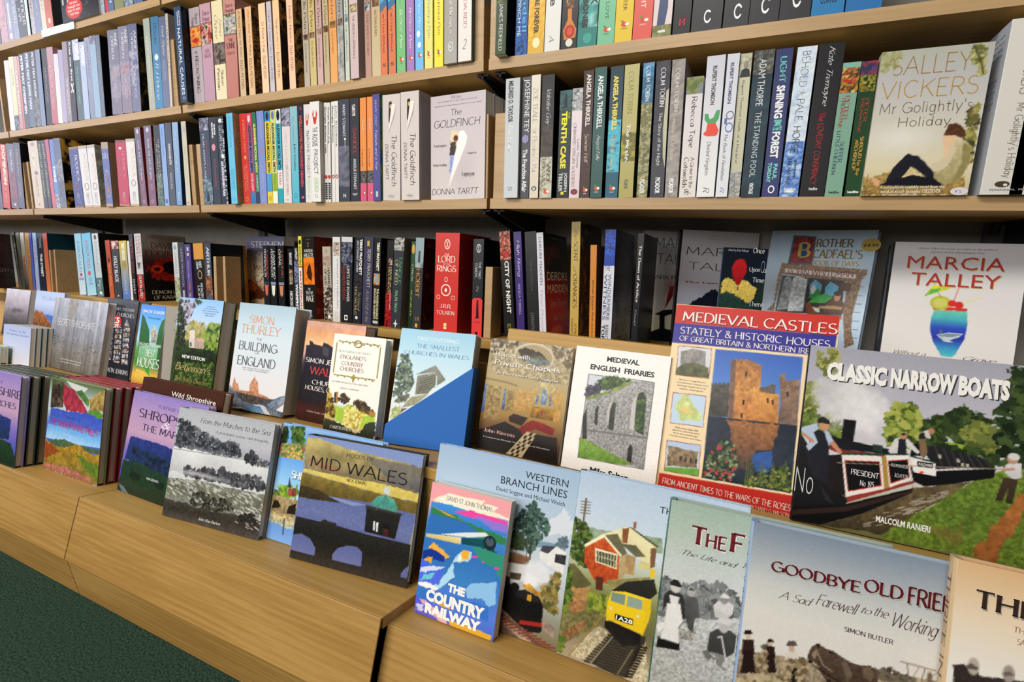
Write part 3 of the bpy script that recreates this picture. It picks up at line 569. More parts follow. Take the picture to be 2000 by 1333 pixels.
def a_dark(b, cv):
    F = b.front; q = Q((518, 101), (1207, 138), (1104, 1204), (430, 1165)); cv.g('b8b8bc/d0d0d0/d4d0c8/ccc49c'); cv.p('1a1a28', q('590,920 680,880 860,870 820,900 690,940 690,1060 760,1080 740,1200 460,1170 500,1110 640,1060 640,930')); cv.p('8a1c20', q('690,870 740,650 780,640 770,740')); cv.e('b06a6c', *q.pt(740, 640), .1, .12, .3, soft=.8, al=.6); F.canvas(cv); T(F, q, '608,165 1080,295', 'n', '333', 'MARCIA'); T(F, q, '620,325 1060,450', 'n', '333', 'TALLEY'); T(F, q, '675,480 980,505', 'i', '444', 'A Hannah Ives Mystery'); T(F, q, '550,530 1060,600', 's', '3a2c2c', 'DARK PASSAGE')
def a_last(b, cv):
    F = b.front; q = Q((874, 92), (1620, 131), (1498, 1271), (771, 1225)); cv.g('b8b8c0/c0bcc4/a8b0c4/8c9cb8'); cv.p('1c2434', q('1040,750 1160,680 1250,700 1300,900 760,1200 860,900 960,800'), .03, .2); F.canvas(cv); T(F, q, '910,258 1600,378', 'n', '16161c', 'MARCIA'); T(F, q, '925,408 1600,522', 'n', '16161c', 'TALLEY'); T(F, q, '880,595 1500,650', 'b', '8c2020', 'The Last Refuge'); T(F, q, '1115,158 1370,178', 'i', '556', 'Appealing on multiple levels'); T(F, q, '1125,184 1350,202', 'i', '556', 'Booklist on A Quiet Death'); T(F, q, '1045,545 1450,570', 'i', '334', 'A Hannah Ives Mystery')
def a_once(b, cv):
    F = b.front; q = Q((1271, 266), (1704, 284), (1572, 1436), (1152, 1398)); cv.g('141c28/182430/1c3440/20303a'); cv.n(.08, .05); cv.p('c8b060/b8a050', q('1250,600 1300,560 1340,570 1370,600 1400,640 1440,590 1500,600 1540,640 1595,670 1560,770 1500,810 1400,760 1230,760'), .03, .25); cv.p('2c4440/1c302c', q('1200,720 1300,700 1400,740 1450,800 1560,850 1540,1140 1160,1150'), .03, .3); cv.p('20342c', q('1600,640 1720,560 1620,1130 1500,1130'), .04, .3)
    cv.p('b02428/8c1c20', q('1420,380 1470,390 1495,450 1490,510 1440,600 1410,640 1385,630 1350,540 1348,460 1380,400'), .004, .15); cv.p('2a1c14', q('1398,655 1412,655 1408,690 1396,688')); F.canvas(cv)
    for bx, t in (('1560,270 1665,330', 'Once'), ('1520,460 1620,520', 'Upon'), ('1655,480 1680,515', 'a'), ('1550,560 1660,615', 'Time'), ('1510,790 1650,850', 'There')): T(F, q, bx, 's', 'd0d4d4', t)
    T(F, q, '1315,282 1512,318', 's', 'aab4b4', 'Edited by Kate Pullinger'); F.ring(.1, .2, .88, .96, '98a8b8', .12); F.text(.05, .95, -.1, -.02, 's', 'ccc', '', True) if False else None
    b.spine.text(.12, .98, .35, .65, 's', 'c8d0d4', 'Once Upon a Time There Was a Traveller', True)
def a_cadfael(b, cv):
    F = b.front; q = Q((183, 77), (953, 70), (772, 1061), (31, 952)); cv.g('a8c0d8/b4c8dc/a8bcd4'); cv.n(.06, .2)
    cv.p('8c7258/7a6450', q('250,310 870,360 860,400 830,420 760,680 750,800 770,900 700,930 690,700 720,450 250,390 200,600 190,660 140,650 190,600 220,400'), .003, .5, .015); cv.p('e0d8d0', q('275,350 785,395 780,425 270,378')); cv.p('3c3430', q('250,400 700,440 680,690 300,670 200,660'), 0, .4)
    cv.p('8c9498', q('270,420 300,405 330,440 300,640 210,655'), .006, .6, .02); cv.p('c0c8cc', q('330,420 360,405 400,420 435,430 400,660 290,660'), .003, .5, .02); cv.p('6ab0d8', q('450,470 490,430 540,470 530,520 450,560')); cv.p('6ab0d8', q('560,490 600,445 660,480 650,540 560,560')); cv.p('3c8c4c', q('440,560 500,490 530,520 500,580')); cv.p('4ca858', q('480,560 560,530 620,560 560,600 440,600'), .004, .2); cv.p('d8e0e0', q('455,500 480,460 500,500 470,540'))
    cv.p('5c4030', q('680,450 750,460 740,520 670,510'), 0, .5); cv.p('6a4c3c/5a4034', q('600,580 640,560 700,600 690,680 560,670 540,640'), .003, .3); cv.e('c89878', *q.pt(650, 555), .03, .035); cv.e('4a3428', *q.pt(652, 532), .034, .02); cv.p('a88c68', q('620,620 690,630 680,650 520,640 510,625')); cv.p('c8c8b8', q('440,620 520,640 520,670 430,650')); cv.p('7a4a30', q('420,600 450,600 500,680 680,690 680,720 430,690'), 0, .3)
    for x in range(8): cv.l('4a3c30', q(f'{222 - x * 8},{400 + x * 34} {262 - x * 8},{402 + x * 34}'), .004); cv.l('4a3c30', q(f'{800 - x * 8},{420 + x * 62} {845 - x * 8},{424 + x * 62}'), .004)
    cv.p('3a6a8c', q('335,110 500,118 470,325 290,318'), 0, .2); cv.p('8a3a30', q('345,120 490,127 460,315 300,308'), .01, .6, .04); cv.p('2a4c80', q('380,160 440,165 420,275 365,270')); F.canvas(cv)
    T(F, q, '375,160 450,275', 'S', 'c0a860', 'B'); T(F, q, '505,135 765,200', 'S', '6a5a20', 'ROTHER'); T(F, q, '480,212 830,285', 'S', '8c7428', "CADFAEL'S"); T(F, q, '470,290 805,340', 'S', 'b89830', 'BOOK OF DAYS'); T(F, q, '295,352 765,415', 's', '8a3a3c', 'ROBIN WHITEMAN'); v0, v1, u0, u1 = q.box('832,132 958,232'); F.ell(v0, v1, u0, u1, 'b8a04c'); T(F, q, '845,172 945,195', 'b', '3a3010', '£4.99')
def a_talley(b, cv):
    F = b.front; q = Q((1073, 158), (2050, 176), (1892, 1235), (936, 1115)); cv.g('b8b4b8/d0ccca/d8d4d0/d4d0cc'); cv.p('70c0a8/4ca8b0/2c4cb0/2838a0/3c8cb8/58b8c0', q('1350,650 1590,660 1590,760 1570,860 1500,980 1470,995 1400,985 1340,880 1320,800 1325,720'), 0, .08); cv.p('b8c4c8', q('1365,830 1460,815 1560,825 1530,850 1460,870 1490,890 1420,880'), .002, .1); cv.p('5a6a80', q('1385,825 1395,785 1415,818')); cv.p('7c8ca0', q('1365,835 1460,822 1555,832 1480,850 1400,845'))  # white ground greyed towards the top: soft shelf shade painted into it
    cv.p('c83828', q('1345,625 1400,620 1500,635 1595,640 1590,662 1480,655 1350,648'), .015, .3); cv.e('b0b040', *q.pt(1395, 600), .08, .05); cv.e('c0c068', *q.pt(1395, 600), .055, .034); cv.e('c83028', *q.pt(1480, 605), .032); cv.e('c42c28', *q.pt(1530, 618), .034); cv.l('d08070', q('1495,580 1530,490'), .01); cv.l('d8cc90', q('1560,605 1698,560'), .012); cv.l('8a7a4c', q('1400,565 1345,450'), .006); cv.p('d8cc38/8cb848', q('1345,470 1430,475 1490,490 1400,520 1275,555 1310,510'), .004, .3, .06); cv.p('5ca850', q('1330,500 1400,495 1380,520 1310,535'), .01); F.canvas(cv)
    T(F, q, '1165,258 1860,375', 'a', 'a83030', 'MARCIA', 'b8a060'); T(F, q, '1190,378 1825,502', 'a', 'a83030', 'TALLEY', 'b8a060'); T(F, q, '1240,198 1810,228', 'i', '445', 'Marcia Talley has made her mark on the world of'); T(F, q, '1325,226 1715,252', 'i', '445', 'mystery fiction Washington Post'); T(F, q, '1060,935 1290,990', 'k', '333', 'Without a'); T(F, q, '1560,985 1800,1040', 'k', '333', 'Grave')

# --- middle row of covers
def a_castles(b, cv):
    F = b.front; q = Q((751, 12), (1741, 89), (1598, 1335), (609, 1114)); cv.g('e8cda4'); cv.p('c04038', q('752,15 1742,85 1720,205 728,125')); cv.p('44408c', q('728,125 1720,205 1700,335 715,245')); cv.p('b8362c', q('645,1035 1480,1180 1445,1308 629,1141'))
    s = lambda c, p, **k: cv.p(c, q(p), **k)
    s('4a6cb4/6c94cc/8cb0d8', '985,285 1515,335 1440,1160 900,1065'); s('5c5850/4a4844', '962,490 1070,490 1060,700 940,690', n=.4); s('a87850/c08a54/b87c48', '1078,350 1110,345 1180,348 1262,385 1250,740 1060,705', n=.35, sc=.02); s('7c6458', '1078,350 1110,350 1090,705 1060,705', n=.3); s('c89054/b47c48', '1250,540 1300,550 1370,560 1360,740 1245,735', n=.3); s('8c7460/7c685c', '1370,440 1405,435 1410,480 1495,470 1480,750 1360,740 1380,600', n=.4); s('6c6058', '1250,520 1290,515 1320,500 1350,505 1345,560 1255,545', n=.3)
    for x in range(1085, 1260, 32): s('4a6cb4', f'{x},340 {x + 14},342 {x + 14},356 {x},354')
    for x in range(965, 1065, 26): s('5a7cb8', f'{x},486 {x + 12},487 {x + 12},500 {x},499')
    for x, y in ((1170, 440), (1153, 610), (1300, 600), (1330, 610), (1142, 690), (1420, 560)): s('2a2018', f'{x - 6},{y - 16} {x + 6},{y - 16} {x + 5},{y + 14} {x - 5},{y + 14}')
    s('2c3440/343c48/24303c', '940,690 1480,750 1440,1160 900,1065', n=.25, sc=.03); s('b07848/8c6040/4a4440', '1060,710 1250,735 1370,745 1320,900 1230,900 1180,1030 1110,1000', rag=.02, n=.35, sc=.02, al=.85); s('3a5c94', '1215,920 1330,900 1310,1040 1230,1030', rag=.02, n=.2)
    cv.fol('3c5030/5c7048/2c3c24/8a9c74/a84850', q('920,960 960,900 1040,840 1110,880 1120,1000 1080,1090 905,1060'), 240, .011); cv.fol('4a5c30/6a7c3c/2a3420/8c8c4c', q('1200,1060 1300,1010 1430,1000 1445,1150 1150,1110'), 160, .009)
    for k in range(24): x = 1160 + k * 12; cv.l('6a7438', q(f'{x},{1110 + k} {x + 20 - (k * 7) % 40},{960 + (k * 37) % 90}'), .004)
    for (p, sky) in (('762,268 960,285 943,462 745,440', 'd0d0d4/c8c8c8'), ('730,550 925,573 908,757 710,730', 'b8cce0'), ('693,840 893,870 880,1055 675,1022', 'a8bcd8/c8c8c8')): cv.p('7a3030', [(u + (-.003 if i in (0, 3) else .003), v + (-.003 if i < 2 else .003)) for i, (u, v) in enumerate(q(p))]); s(sky, p)
    s('94908c/807c78', '775,300 850,283 925,300 922,390 790,385 770,400', n=.3, sc=.02); s('6a6a50/585c40', '750,400 800,370 870,370 942,400 943,462 745,440', n=.5, sc=.03); s('c8d090/b8c480', '770,560 830,565 835,610 880,660 905,690 870,735 760,715 770,680 740,640 765,600', rag=.03, n=.25); s('d8c078', '780,640 830,640 840,670 790,680', rag=.03); s('8a7860/7c6a54', '700,870 880,910 870,1010 690,990', rag=.01, n=.5, sc=.02); s('6a9c48', '680,1000 880,1010 880,1055 675,1022', n=.2)
    for x in (768, 800, 832, 862): s('2c2418', f'{x},{935 + (x - 768) // 6} {x + 10},{937 + (x - 768) // 6} {x + 8},{965 + (x - 768) // 6} {x - 2},{963 + (x - 768) // 6}')
    F.canvas(cv); T(F, q, '790,55 1722,190 60', 's', 'f4ece4', 'MEDIEVAL CASTLES', '8a2c28'); T(F, q, '775,148 1680,262 44', 's', 'f0e8e0', 'STATELY & HISTORIC HOUSES'); T(F, q, '768,202 1690,318 32', 's', 'f0e8e0', 'OF GREAT BRITAIN & NORTHERN IRELAND'); T(F, q, '665,1062 1440,1240 38', 's', 'f0e4dc', 'FROM ANCIENT TIMES TO THE WARS OF THE ROSES'); T(F, q, '660,1110 1430,1280 24', 's', 'e0b8a8', 'CHARLES PHILLIPS - CONSULTANT - PROFESSOR RICHARD G WILSON')
    crowd(F, q, '752,462 930,560', ["Britain's magnificent", 'architectural history and', 'heritage explored in an', 'expert visual guide'], 'a', '5a5048'); crowd(F, q, '715,748 895,852', ['With more than 200', 'glorious photographs,', 'fine-art paintings,', 'reconstructions and maps'], 'a', '5a5048')
def a_friars(b, cv):
    F = b.front; q = Q((146, 264), (718, 333), (617, 1123), (47, 995)); cv.g('ebe6e0'); cv.p('555', q('215,436 617,486 551,1018 148,943')); s = lambda c, p, **k: cv.p(c, q(p), **k)
    s('c4c8d0/b8bcc0', '219,440 612,489 547,1013 152,940'); cv.fol('4a5c38/6a7c48/3a4a2c', q('290,455 480,480 400,530 280,520'), 90, .03); cv.fol('4a4450/5c5464/3c3844', q('205,520 290,500 280,570 205,570'), 60, .025); s('9c9a96/8c8a88', '205,585 420,520 500,480 612,489 547,1013 152,900 165,820', n=.45, sc=.012); s('7c8850', '205,575 330,540 490,474 500,490 340,560 205,595', rag=.02, n=.4)
    for p in ('490,640 510,560 545,545 565,580 548,810 495,780', '345,660 365,605 382,620 365,780 330,770', '255,660 268,625 277,640 268,750 250,740'): s('3c4034', p, n=.4); 
    cv.fol('4a6434/5c7440/34482a', q('510,600 560,600 548,800 500,770'), 60, .018); s('bab6b0', '475,640 490,590 520,550 505,600 490,780 465,770'); s('b4b0aa', '325,670 345,610 362,600 345,650 335,770'); s('2c2c28', '455,890 468,860 482,880 475,980 447,960'); s('3c3c34', '180,700 205,640 205,830 178,830', n=.4); s('747270', '205,770 575,820 572,832 205,782'); s('7c9848/6c8c40', '160,820 200,835 360,920 480,985 430,990 152,940', n=.25); cv.n(.04, .01)
    F.canvas(cv); T(F, q, '330,330 525,378 32', 'h', '1c1c1c', 'MEDIEVAL'); T(F, q, '230,375 615,443 33', 'h', '1c1c1c', 'ENGLISH  FRIARIES'); T(F, q, '226,998 455,1066 42', 'h', '1c1c1c', 'Mike Salter')
def a_chapel(b, cv):
    F = b.front; q = Q((1012, 140), (1749, 229), (1605, 1289), (871, 1124)); s = lambda c, p, **k: cv.p(c, q(p), **k)
    cv.g('9c8c70/bca884/c8b488/c8ac70/b08c50/6a4c34/382820'); s('c8b898/b8a680', '1010,145 1750,218 1700,560 1500,560 1300,500 1000,440', n=.5, sc=.03); cv.fol('7c6c54/d8c8a8/8c7c60/5c5040', q('1010,150 1250,175 1100,250 1010,260'), 90, .025); cv.fol('8c7c60/d8ccac/7c6c54', q('1550,210 1745,220 1720,420 1600,330'), 90, .022); cv.e('e0d4b8', *q.pt(1390, 310), .24, .12); cv.e('bca880', *q.pt(1390, 312), .22, .105); cv.p('3c3024/584834/7c8478/8c9498', q('1250,240 1340,230 1440,270 1530,350 1540,390 1400,390 1280,350'), .02, .6, .03)
    cv.l('a08c60', q('960,500 1150,540 1240,570'), .02); s('d8b070/c89c58', '1220,600 1390,610 1390,800 1210,790', n=.3, sc=.02); s('dcb468/c89850', '1590,620 1650,630 1620,900 1560,890', n=.3); s('c8ac74', '1390,590 1590,600 1570,760 1370,750', n=.3); cv.e('d8c490', *q.pt(1490, 590), .12, .05, 0, .3); s('8ca4c0/a8b8c8/5c7ca0', '1460,625 1480,600 1500,605 1515,640 1500,745 1450,740', n=.5, sc=.02); s('7c8ca0', '1415,655 1440,660 1425,740 1405,735', n=.6, sc=.015); s('7c8ca0', '1535,670 1557,675 1545,755 1525,750', n=.6, sc=.015)
    s('c89838/8a6420', '1370,750 1580,790 1560,890 1355,850', n=.5, sc=.03); s('a83028', '1455,800 1472,800 1468,835 1452,835'); s('a8bcd0/5c6cb0', '940,560 965,535 975,560 940,810 915,800', n=.6, sc=.02); s('98b0b8/4c5c98', '1125,610 1140,588 1148,610 1125,790 1098,785', n=.6, sc=.02); s('b49c68/a88c58', '985,560 1100,580 1070,880 940,860', n=.5, sc=.025); s('b49c68/a48850', '1160,610 1220,620 1200,790 1130,800', n=.5, sc=.025)
    s('2a1c14/201610', '870,1125 890,960 950,950 1130,890 1260,960 1290,1010 1190,1160 1130,1180', n=.5, sc=.02); s('3c2418', '1165,850 1210,820 1340,860 1280,930 1170,890', n=.4); s('9c2820/84201c', '1250,960 1330,900 1380,880 1480,910 1580,960 1560,1020 1400,960 1300,1010', n=.2); s('2c1c14/241812', '1420,1010 1600,1040 1600,1282 1290,1210', n=.4, sc=.02); s('c8b48c', '1330,980 1420,1000 1280,1220 1140,1180', n=.2)
    for i in range(7):
        for j in range(4):
            if (i + j) % 2: x, y = 1345 - i * 28 + j * 22, 985 + i * 30 + j * 6; s('2a2018', f'{x},{y} {x + 20},{y + 5} {x - 6},{y + 34} {x - 26},{y + 28}')
    for i in range(5): cv.l('140e0a', q(f'{905 + i * 40},{1000 + i * 8} {880 + i * 50},{1120 + i * 15}'), .008)
    cv.a = cv.a * .86; F.canvas(cv); T(F, q, '1055,260 1355,340', 's', 'f0ece4', 'Houses with', '4a3c28'); T(F, q, '1045,332 1625,472', 's', 'f4f0e8', 'Private Chapels', '4a3c28'); T(F, q, '1060,440 1610,548', 's', 'f0ece4', 'in the Heart of England', '4a3c28'); T(F, q, '945,945 1220,1035', 's', 'f0b8b0', 'John Kinross', '241410'); T(F, q, '940,1015 1530,1155', 's', 'e8e0d8', 'Foreword by Michael Tavinor, Dean of Hereford')
def a_small(b, cv):
    F = b.front; q = Q((208, 50), (874, 111), (736, 1179), (56, 1083)); s = lambda c, p, **k: cv.p(c, q(p), **k); cv.g('9cc8e0/b8d8e8/d0e0e4/d4d8d4/d0d0cc'); cv.fol('4a5a4c/5c6c58/3a4a40/78886c', q('205,290 260,300 290,360 300,560 250,640 130,660 160,480'), 240, .022); cv.fol('5c6048/44483c/78785c', q('140,690 280,650 240,700 150,720'), 60, .018); cv.fol('a8b070/8c9858/c0c48c', q('120,790 190,750 190,830 110,870'), 60, .02)
    s('8c8c84/7c7c74', '330,470 510,385 600,515 560,530 500,450', n=.2); s('8c8c78/6c6c5c', '345,480 520,450 510,560 440,640 325,650', n=.3, sc=.02)
    for k in range(6): cv.l('3c3c34', q(f'365,{515 + k * 20} 505,{478 + k * 20}'), .008)
    s('7c7c70', '525,450 600,520 520,570', n=.3); s('a09c80/8c8868', '290,670 450,640 330,740 200,770', n=.2); s('6a4840', '200,775 260,770 200,810 195,800'); F.canvas(cv); T(F, q, '355,125 720,195', 's', 'f0f4f4', 'DISCOVERING'); T(F, q, '343,190 722,265', 's', '6c94b4', 'THE SMALLEST'); T(F, q, '232,245 808,340', 's', '6c94b4', 'CHURCHES IN WALES')
def a_winn(b, cv):
    F = b.front; q = Q((1114, 339), (1597, 391), (1482, 1331), (1001, 1241)); s = lambda c, p, **k: cv.p(c, q(p), **k); cv.g('eae6da'); s('b8a468', '1035,820 1060,830 1070,900 1110,1040 1110,1110 1130,1180 1500,1250 1480,1345 995,1235', n=.1)
    s('a8c04c/98b440', '1065,990 1130,1010 1240,1000 1330,1020 1490,1080 1485,1180 1380,1240 1130,1160 1090,1060', n=.15); s('d4dc70', '1260,1040 1400,1070 1440,1110 1300,1100', rag=.02); s('c8ccc8', '1070,960 1180,1000 1200,1040 1120,1010'); s('e8e8e0', '1140,960 1220,980 1220,1020 1140,1000'); s('4a4438', '1110,890 1145,885 1140,990 1105,985'); s('b0884c', '1130,890 1145,885 1140,990 1126,988'); cv.fol('4a3c2c/6a4c30/3c342c', q('1150,960 1190,905 1240,960 1220,1000'), 50, .03); cv.fol('4a3c2c/7c5c34/3c342c', q('1290,1010 1320,965 1380,990 1440,1050 1480,1090 1440,1110'), 110, .03); s('a88044', '1440,1060 1495,1080 1490,1120 1430,1110')
    cv.fol('d8c878/c0a850/e4d898/a89048', q('1210,1050 1280,1010 1310,1060 1370,1100 1360,1220 1250,1250 1180,1180'), 140, .028); cv.fol('7c6428/a88c34/4c4024/c0a040', q('1035,820 1065,880 1110,1060 1090,1140 1020,1060'), 120, .03); s('3c4030/34382c', '1010,1130 1100,1150 1200,1200 1300,1270 1360,1240 1420,1170 1500,1160 1480,1345 995,1235', rag=.03, n=.1); F.canvas(cv)
    T(F, q, '1140,490 1450,545 20', 's', '8a8478', 'I NEVER KNEW THAT ABOUT'); T(F, q, '1170,535 1405,597 38', 's', '8c3c34', "ENGLAND'S"); T(F, q, '1180,595 1378,650 40', 's', '8c3c34', 'COUNTRY'); T(F, q, '1165,645 1380,706 40', 's', '8c3c34', 'CHURCHES'); T(F, q, '1070,1190 1350,1272 30', 's', 'e8e4d0', 'CHRISTOPHER WINN'); T(F, q, '1090,775 1425,840 15', 's', 'a8a498', 'DISCOVERED WITH HIS EYES A GREAT MANY THINGS'); T(F, q, '1160,840 1340,875 14', 's', 'c07068', 'GREAT COMPANY')
    for v0, v1, u0, u1 in ((.07, .08, .1, .9), (.415, .425, .08, .88)): F.rect(v0, v1, u0, u1, 'a89450')
    for u0 in (.06, .9): F.rect(.09, .4, u0, u0 + .018, 'a89450')
    F.ring(.045, .125, .4, .56, 'a08a40', .3); F.poly('a08a40', [(.44, .42), (.47, .39), (.5, .42), (.47, .48)])
    for k in range(12): F.ell(.06 + k % 2 * .016, .078 + k % 2 * .016, .1 + k * .067, .13 + k * .067, 'b8a668'); F.ell(.41 + k % 2 * .012, .425 + k % 2 * .012, .08 + k * .067, .11 + k * .067, 'b8a668')
def a_wales(b, cv):
    F = b.front; q = Q((863, 219), (1410, 277), (1284, 1244), (741, 1126)); cv.g('c89c94/dca078/e8b88c/c8a0a0/4a3c44/2a2830/28262c/2c2020/4a2820/3c2018'); s = lambda c, p, **k: cv.p(c, q(p), **k); s('3a3440/2a2a34/2c2628', '850,450 880,450 880,405 910,420 920,440 1000,460 1010,425 1050,440 1120,490 1100,1000 960,960 960,1010 820,980 800,900', n=.15); s('8c848c', '1000,460 1060,480 1050,560 1000,540', al=.3); cv.n(.1, .1); F.canvas(cv); T(F, q, '848,558 1250,640 48', 's', 'f0e4dc', 'SIMON JENKINS'); T(F, q, '885,640 1180,745 80', 's', 'd83c40', 'WALES'); T(F, q, '905,768 1250,830 50', 's', 'f0e4dc', 'CHURCHES,'); T(F, q, '842,815 1230,900 50', 's', 'f0e4dc', 'HOUSES, CASTLES'); T(F, q, '855,1050 1100,1120 22', 'i', 'd0b0a4', 'Delectably satisfying')
def a_thur(b, cv):
    F = b.front; q = Q((236, 51), (758, 99), (625, 1124), (106, 1025)); s = lambda c, p, **k: cv.p(c, q(p), **k); cv.g('a4bac8/b8ccd8/c8d4dc/ccd4da/d4d4d8/d8d4d4/ccc8c8'); s('c89478/b07c60', '320,830 335,790 360,760 368,730 375,760 400,800 405,900 500,940 500,960 330,990 160,890 160,840 180,740 195,800 215,810 225,870 320,880', n=.35, sc=.03); s('5c5450', '140,870 320,910 480,950 600,960 560,1010 300,1000 130,930', n=.6, sc=.02); s('8c9098/686c74', '105,840 140,820 250,970 370,1000 330,1030 130,1020', n=.4, sc=.02); s('8c98a4/6c7484', '650,920 600,930 470,1010 560,1060 640,1000', n=.4); s('5c7c9c/7ca0c0', '250,1030 320,1005 420,1020 470,1100 330,1070', n=.2); s('3c4450/6a5c4c', '120,1035 250,1040 330,1070 620,1130 625,1143 105,1040', n=.6, sc=.03); s('4c545c', '440,990 560,1060 640,1080 625,1140 520,1110', n=.6, sc=.02)
    for k in range(6): cv.l('b8c0c8', q(f'{400 + k * 30},{1000 + k * 8} {520 + k * 18},{1110 + k * 4}'), .006)
    cv.l('3c5c80', q('110,840 250,960 250,1000'), .012); cv.l('3c5c80', q('640,930 420,1000 640,1090'), .01); F.canvas(cv); T(F, q, '328,168 550,255 76', 's', 'dc9c78', 'SIMON'); T(F, q, '250,250 610,362 84', 's', 'dc9c78', 'THURLEY'); T(F, q, '387,382 438,412', 's', '7c848c', 'THE'); T(F, q, '230,405 580,515 84', 's', '5c646c', 'BUILDING'); T(F, q, '372,515 412,540', 's', '7c848c', 'OF'); T(F, q, '215,540 560,655 88', 's', '5c646c', 'ENGLAND'); crowd(F, q, '255,648 500,722', ['HOW THE HISTORY OF ENGLAND', 'HAS SHAPED OUR BUILDINGS'], 's', '8c9094')
def a_betj(b, cv):
    F = b.front; q = Q((950, 113), (1433, 159), (1282, 1241), (805, 1136)); s = lambda c, p, **k: cv.p(c, q(p), **k); cv.g('8cb4e0/a0c0e8/b4c8e0/7c8c60/3c4c28/28381c/2c3c20/3c5030/2c4020'); cv.fol('a8a4b4/8c8494/b8b0c0/5c5860/3a4034', q('950,140 1120,160 1080,300 1000,480 960,430'), 160, .03); cv.fol('2a3420/3c4828/20281a', q('950,130 985,250 1000,500 1000,660 900,700 910,600'), 150, .03); cv.fol('2c3424/4a5638', q('1130,130 1190,170 1160,200 1130,180'), 30, .02); cv.fol('8c8c50/a49c64/747840/b8a878', q('1020,440 1100,380 1230,420 1220,560 1100,560 1020,560'), 130, .03); cv.fol('5c7434/7c9440/3c5424/94a050', q('1200,500 1300,400 1410,420 1380,700 1260,720 1210,640'), 170, .032)
    s('d8ccc4/c8b8b0', '1060,480 1115,470 1110,670 1050,660', n=.1); s('a89488', '1115,560 1220,570 1210,680 1110,670', n=.2); s('c4a090', '1130,560 1215,570 1220,600 1140,600'); s('5a5048', '1062,610 1078,600 1080,650 1062,648'); cv.fol('3c5424/5c7434/28381a', q('890,830 1100,830 1380,800 1335,1130 862,1030'), 300, .025); cv.fol('1c2614/28341c', q('1000,690 1300,700 1380,780 1290,830 950,800'), 120, .03); F.canvas(cv); T(F, q, '978,735 1222,808 38', 'S', 'f4f0ec', 'NEW EDITION'); T(F, q, '912,815 1275,985', 'i', 'c8b07c', "Betjeman's", '2a2c14'); T(F, q, '908,960 1255,1085', 's', 'a89058', 'Best British Churches'); crowd(F, q, '1200,205 1365,345', ['A treasury of', 'words and pictures', 'explore Britain and visit', 'its finest churches', 'with a master'], 's', '6c84a8')
def a_house(b, cv):
    F = b.front; q = Q((539, 190), (816, 220), (687, 1122), (413, 1062)); s = lambda c, p, **k: cv.p(c, q(p), **k); cv.g('4c84d8/60a0e4/7cb4e4/a8c8d8/5c8c48/4c8440/d8a850/c89040'); s('2c5c34/34683c/3c7440', '545,300 570,330 620,470 620,640 600,880 480,880 510,560', rag=.01, n=.2); s('3c6c3c/2c5c34', '790,350 760,370 720,480 690,640 700,900 730,900', n=.2); s('b8b4a4/948c80', '640,500 660,430 685,425 710,510 690,610 640,610', n=.5, sc=.03); s('8cb4a0/5c9450', '510,640 720,640 690,880 480,880', n=.2); s('e0b860/c89c40', '480,890 560,920 620,980 560,1090 440,1085', n=.15); s('4c9440', '560,890 620,880 620,980', n=.2); s('c83c30', '470,1045 560,1062 560,1090 468,1070'); F.canvas(cv); T(F, q, '552,245 797,312', 's', 'f4f4f4', 'SIMON JENKINS', '3c6cb0'); T(F, q, '512,600 745,690 32', 's', 'f0f0e8', "ENGLAND'S THOUSAND"); T(F, q, '588,680 680,760 76', 's', 'f4f4ec', 'BEST'); T(F, q, '498,755 720,900 112', 's', 'f4f4ec', 'HOUSES', '2c4c24'); T(F, q, '610,325 740,370', 'a', '3c5c8c', 'The best place book')
def a_church(b, cv):
    F = b.front; q = Q((173, 122), (510, 157), (384, 1032), (50, 959)); s = lambda c, p, **k: cv.p(c, q(p), **k); cv.g('3a3c42/2c2e36/282a32/24262c'); cv.n(.15, .2); s('5c5e64', '180,150 500,175 490,195 400,170 260,165', al=.6)
    for x0, x1, ya, yb in ((195, 232, 420, 800), (255, 325, 410, 830), (345, 410, 395, 850)):
        p = f'{(x0 + x1) / 2},{ya - 45} {x1},{ya + 40} {x1 - 25},{yb} {x0 - 30},{yb - 10} {x0},{ya + 30}'; M = cv.mask(q(p)); U = cv.r.random((cv.h // 3 + 2, cv.w // 2 + 2)); cols = np.array([hx(c) for c in ('c8ccd4', '8c8c94', '3c4a70', 'a04848', 'c0a050', '2c3038', '6c7c8c', 'e0e0e0')]); big = np.repeat(np.repeat((U * 8).astype(int), 3, 0), 2, 1)[:cv.h, :cv.w]; M = M > .5; cv.a[M] = cols[big][M] * .9
        for k in range(7): cv.l('24262c', q(f'{x0 - 20},{ya + 40 + k * 58} {x1},{ya + 46 + k * 58}'), .02)
    F.canvas(cv); T(F, q, '195,215 460,275 32', 's', 'b8b8bc', "ENGLAND'S THOUSAND"); T(F, q, '185,270 455,335 42', 's', 'c8c8cc', 'BEST CHURCHES'); T(F, q, '135,865 388,945 52', 's', 'c8c8cc', 'SIMON JENKINS'); v0, v1, u0, u1 = q.box('222,305 308,455'); F.ell(v0, v1, u0, u1, 'd03038'); T(F, q, '230,328 295,395 64', 'b', 'f8f0f0', '£5'); T(F, q, '232,398 288,440 48', 'b', 'f8f0f0', 'OFF')
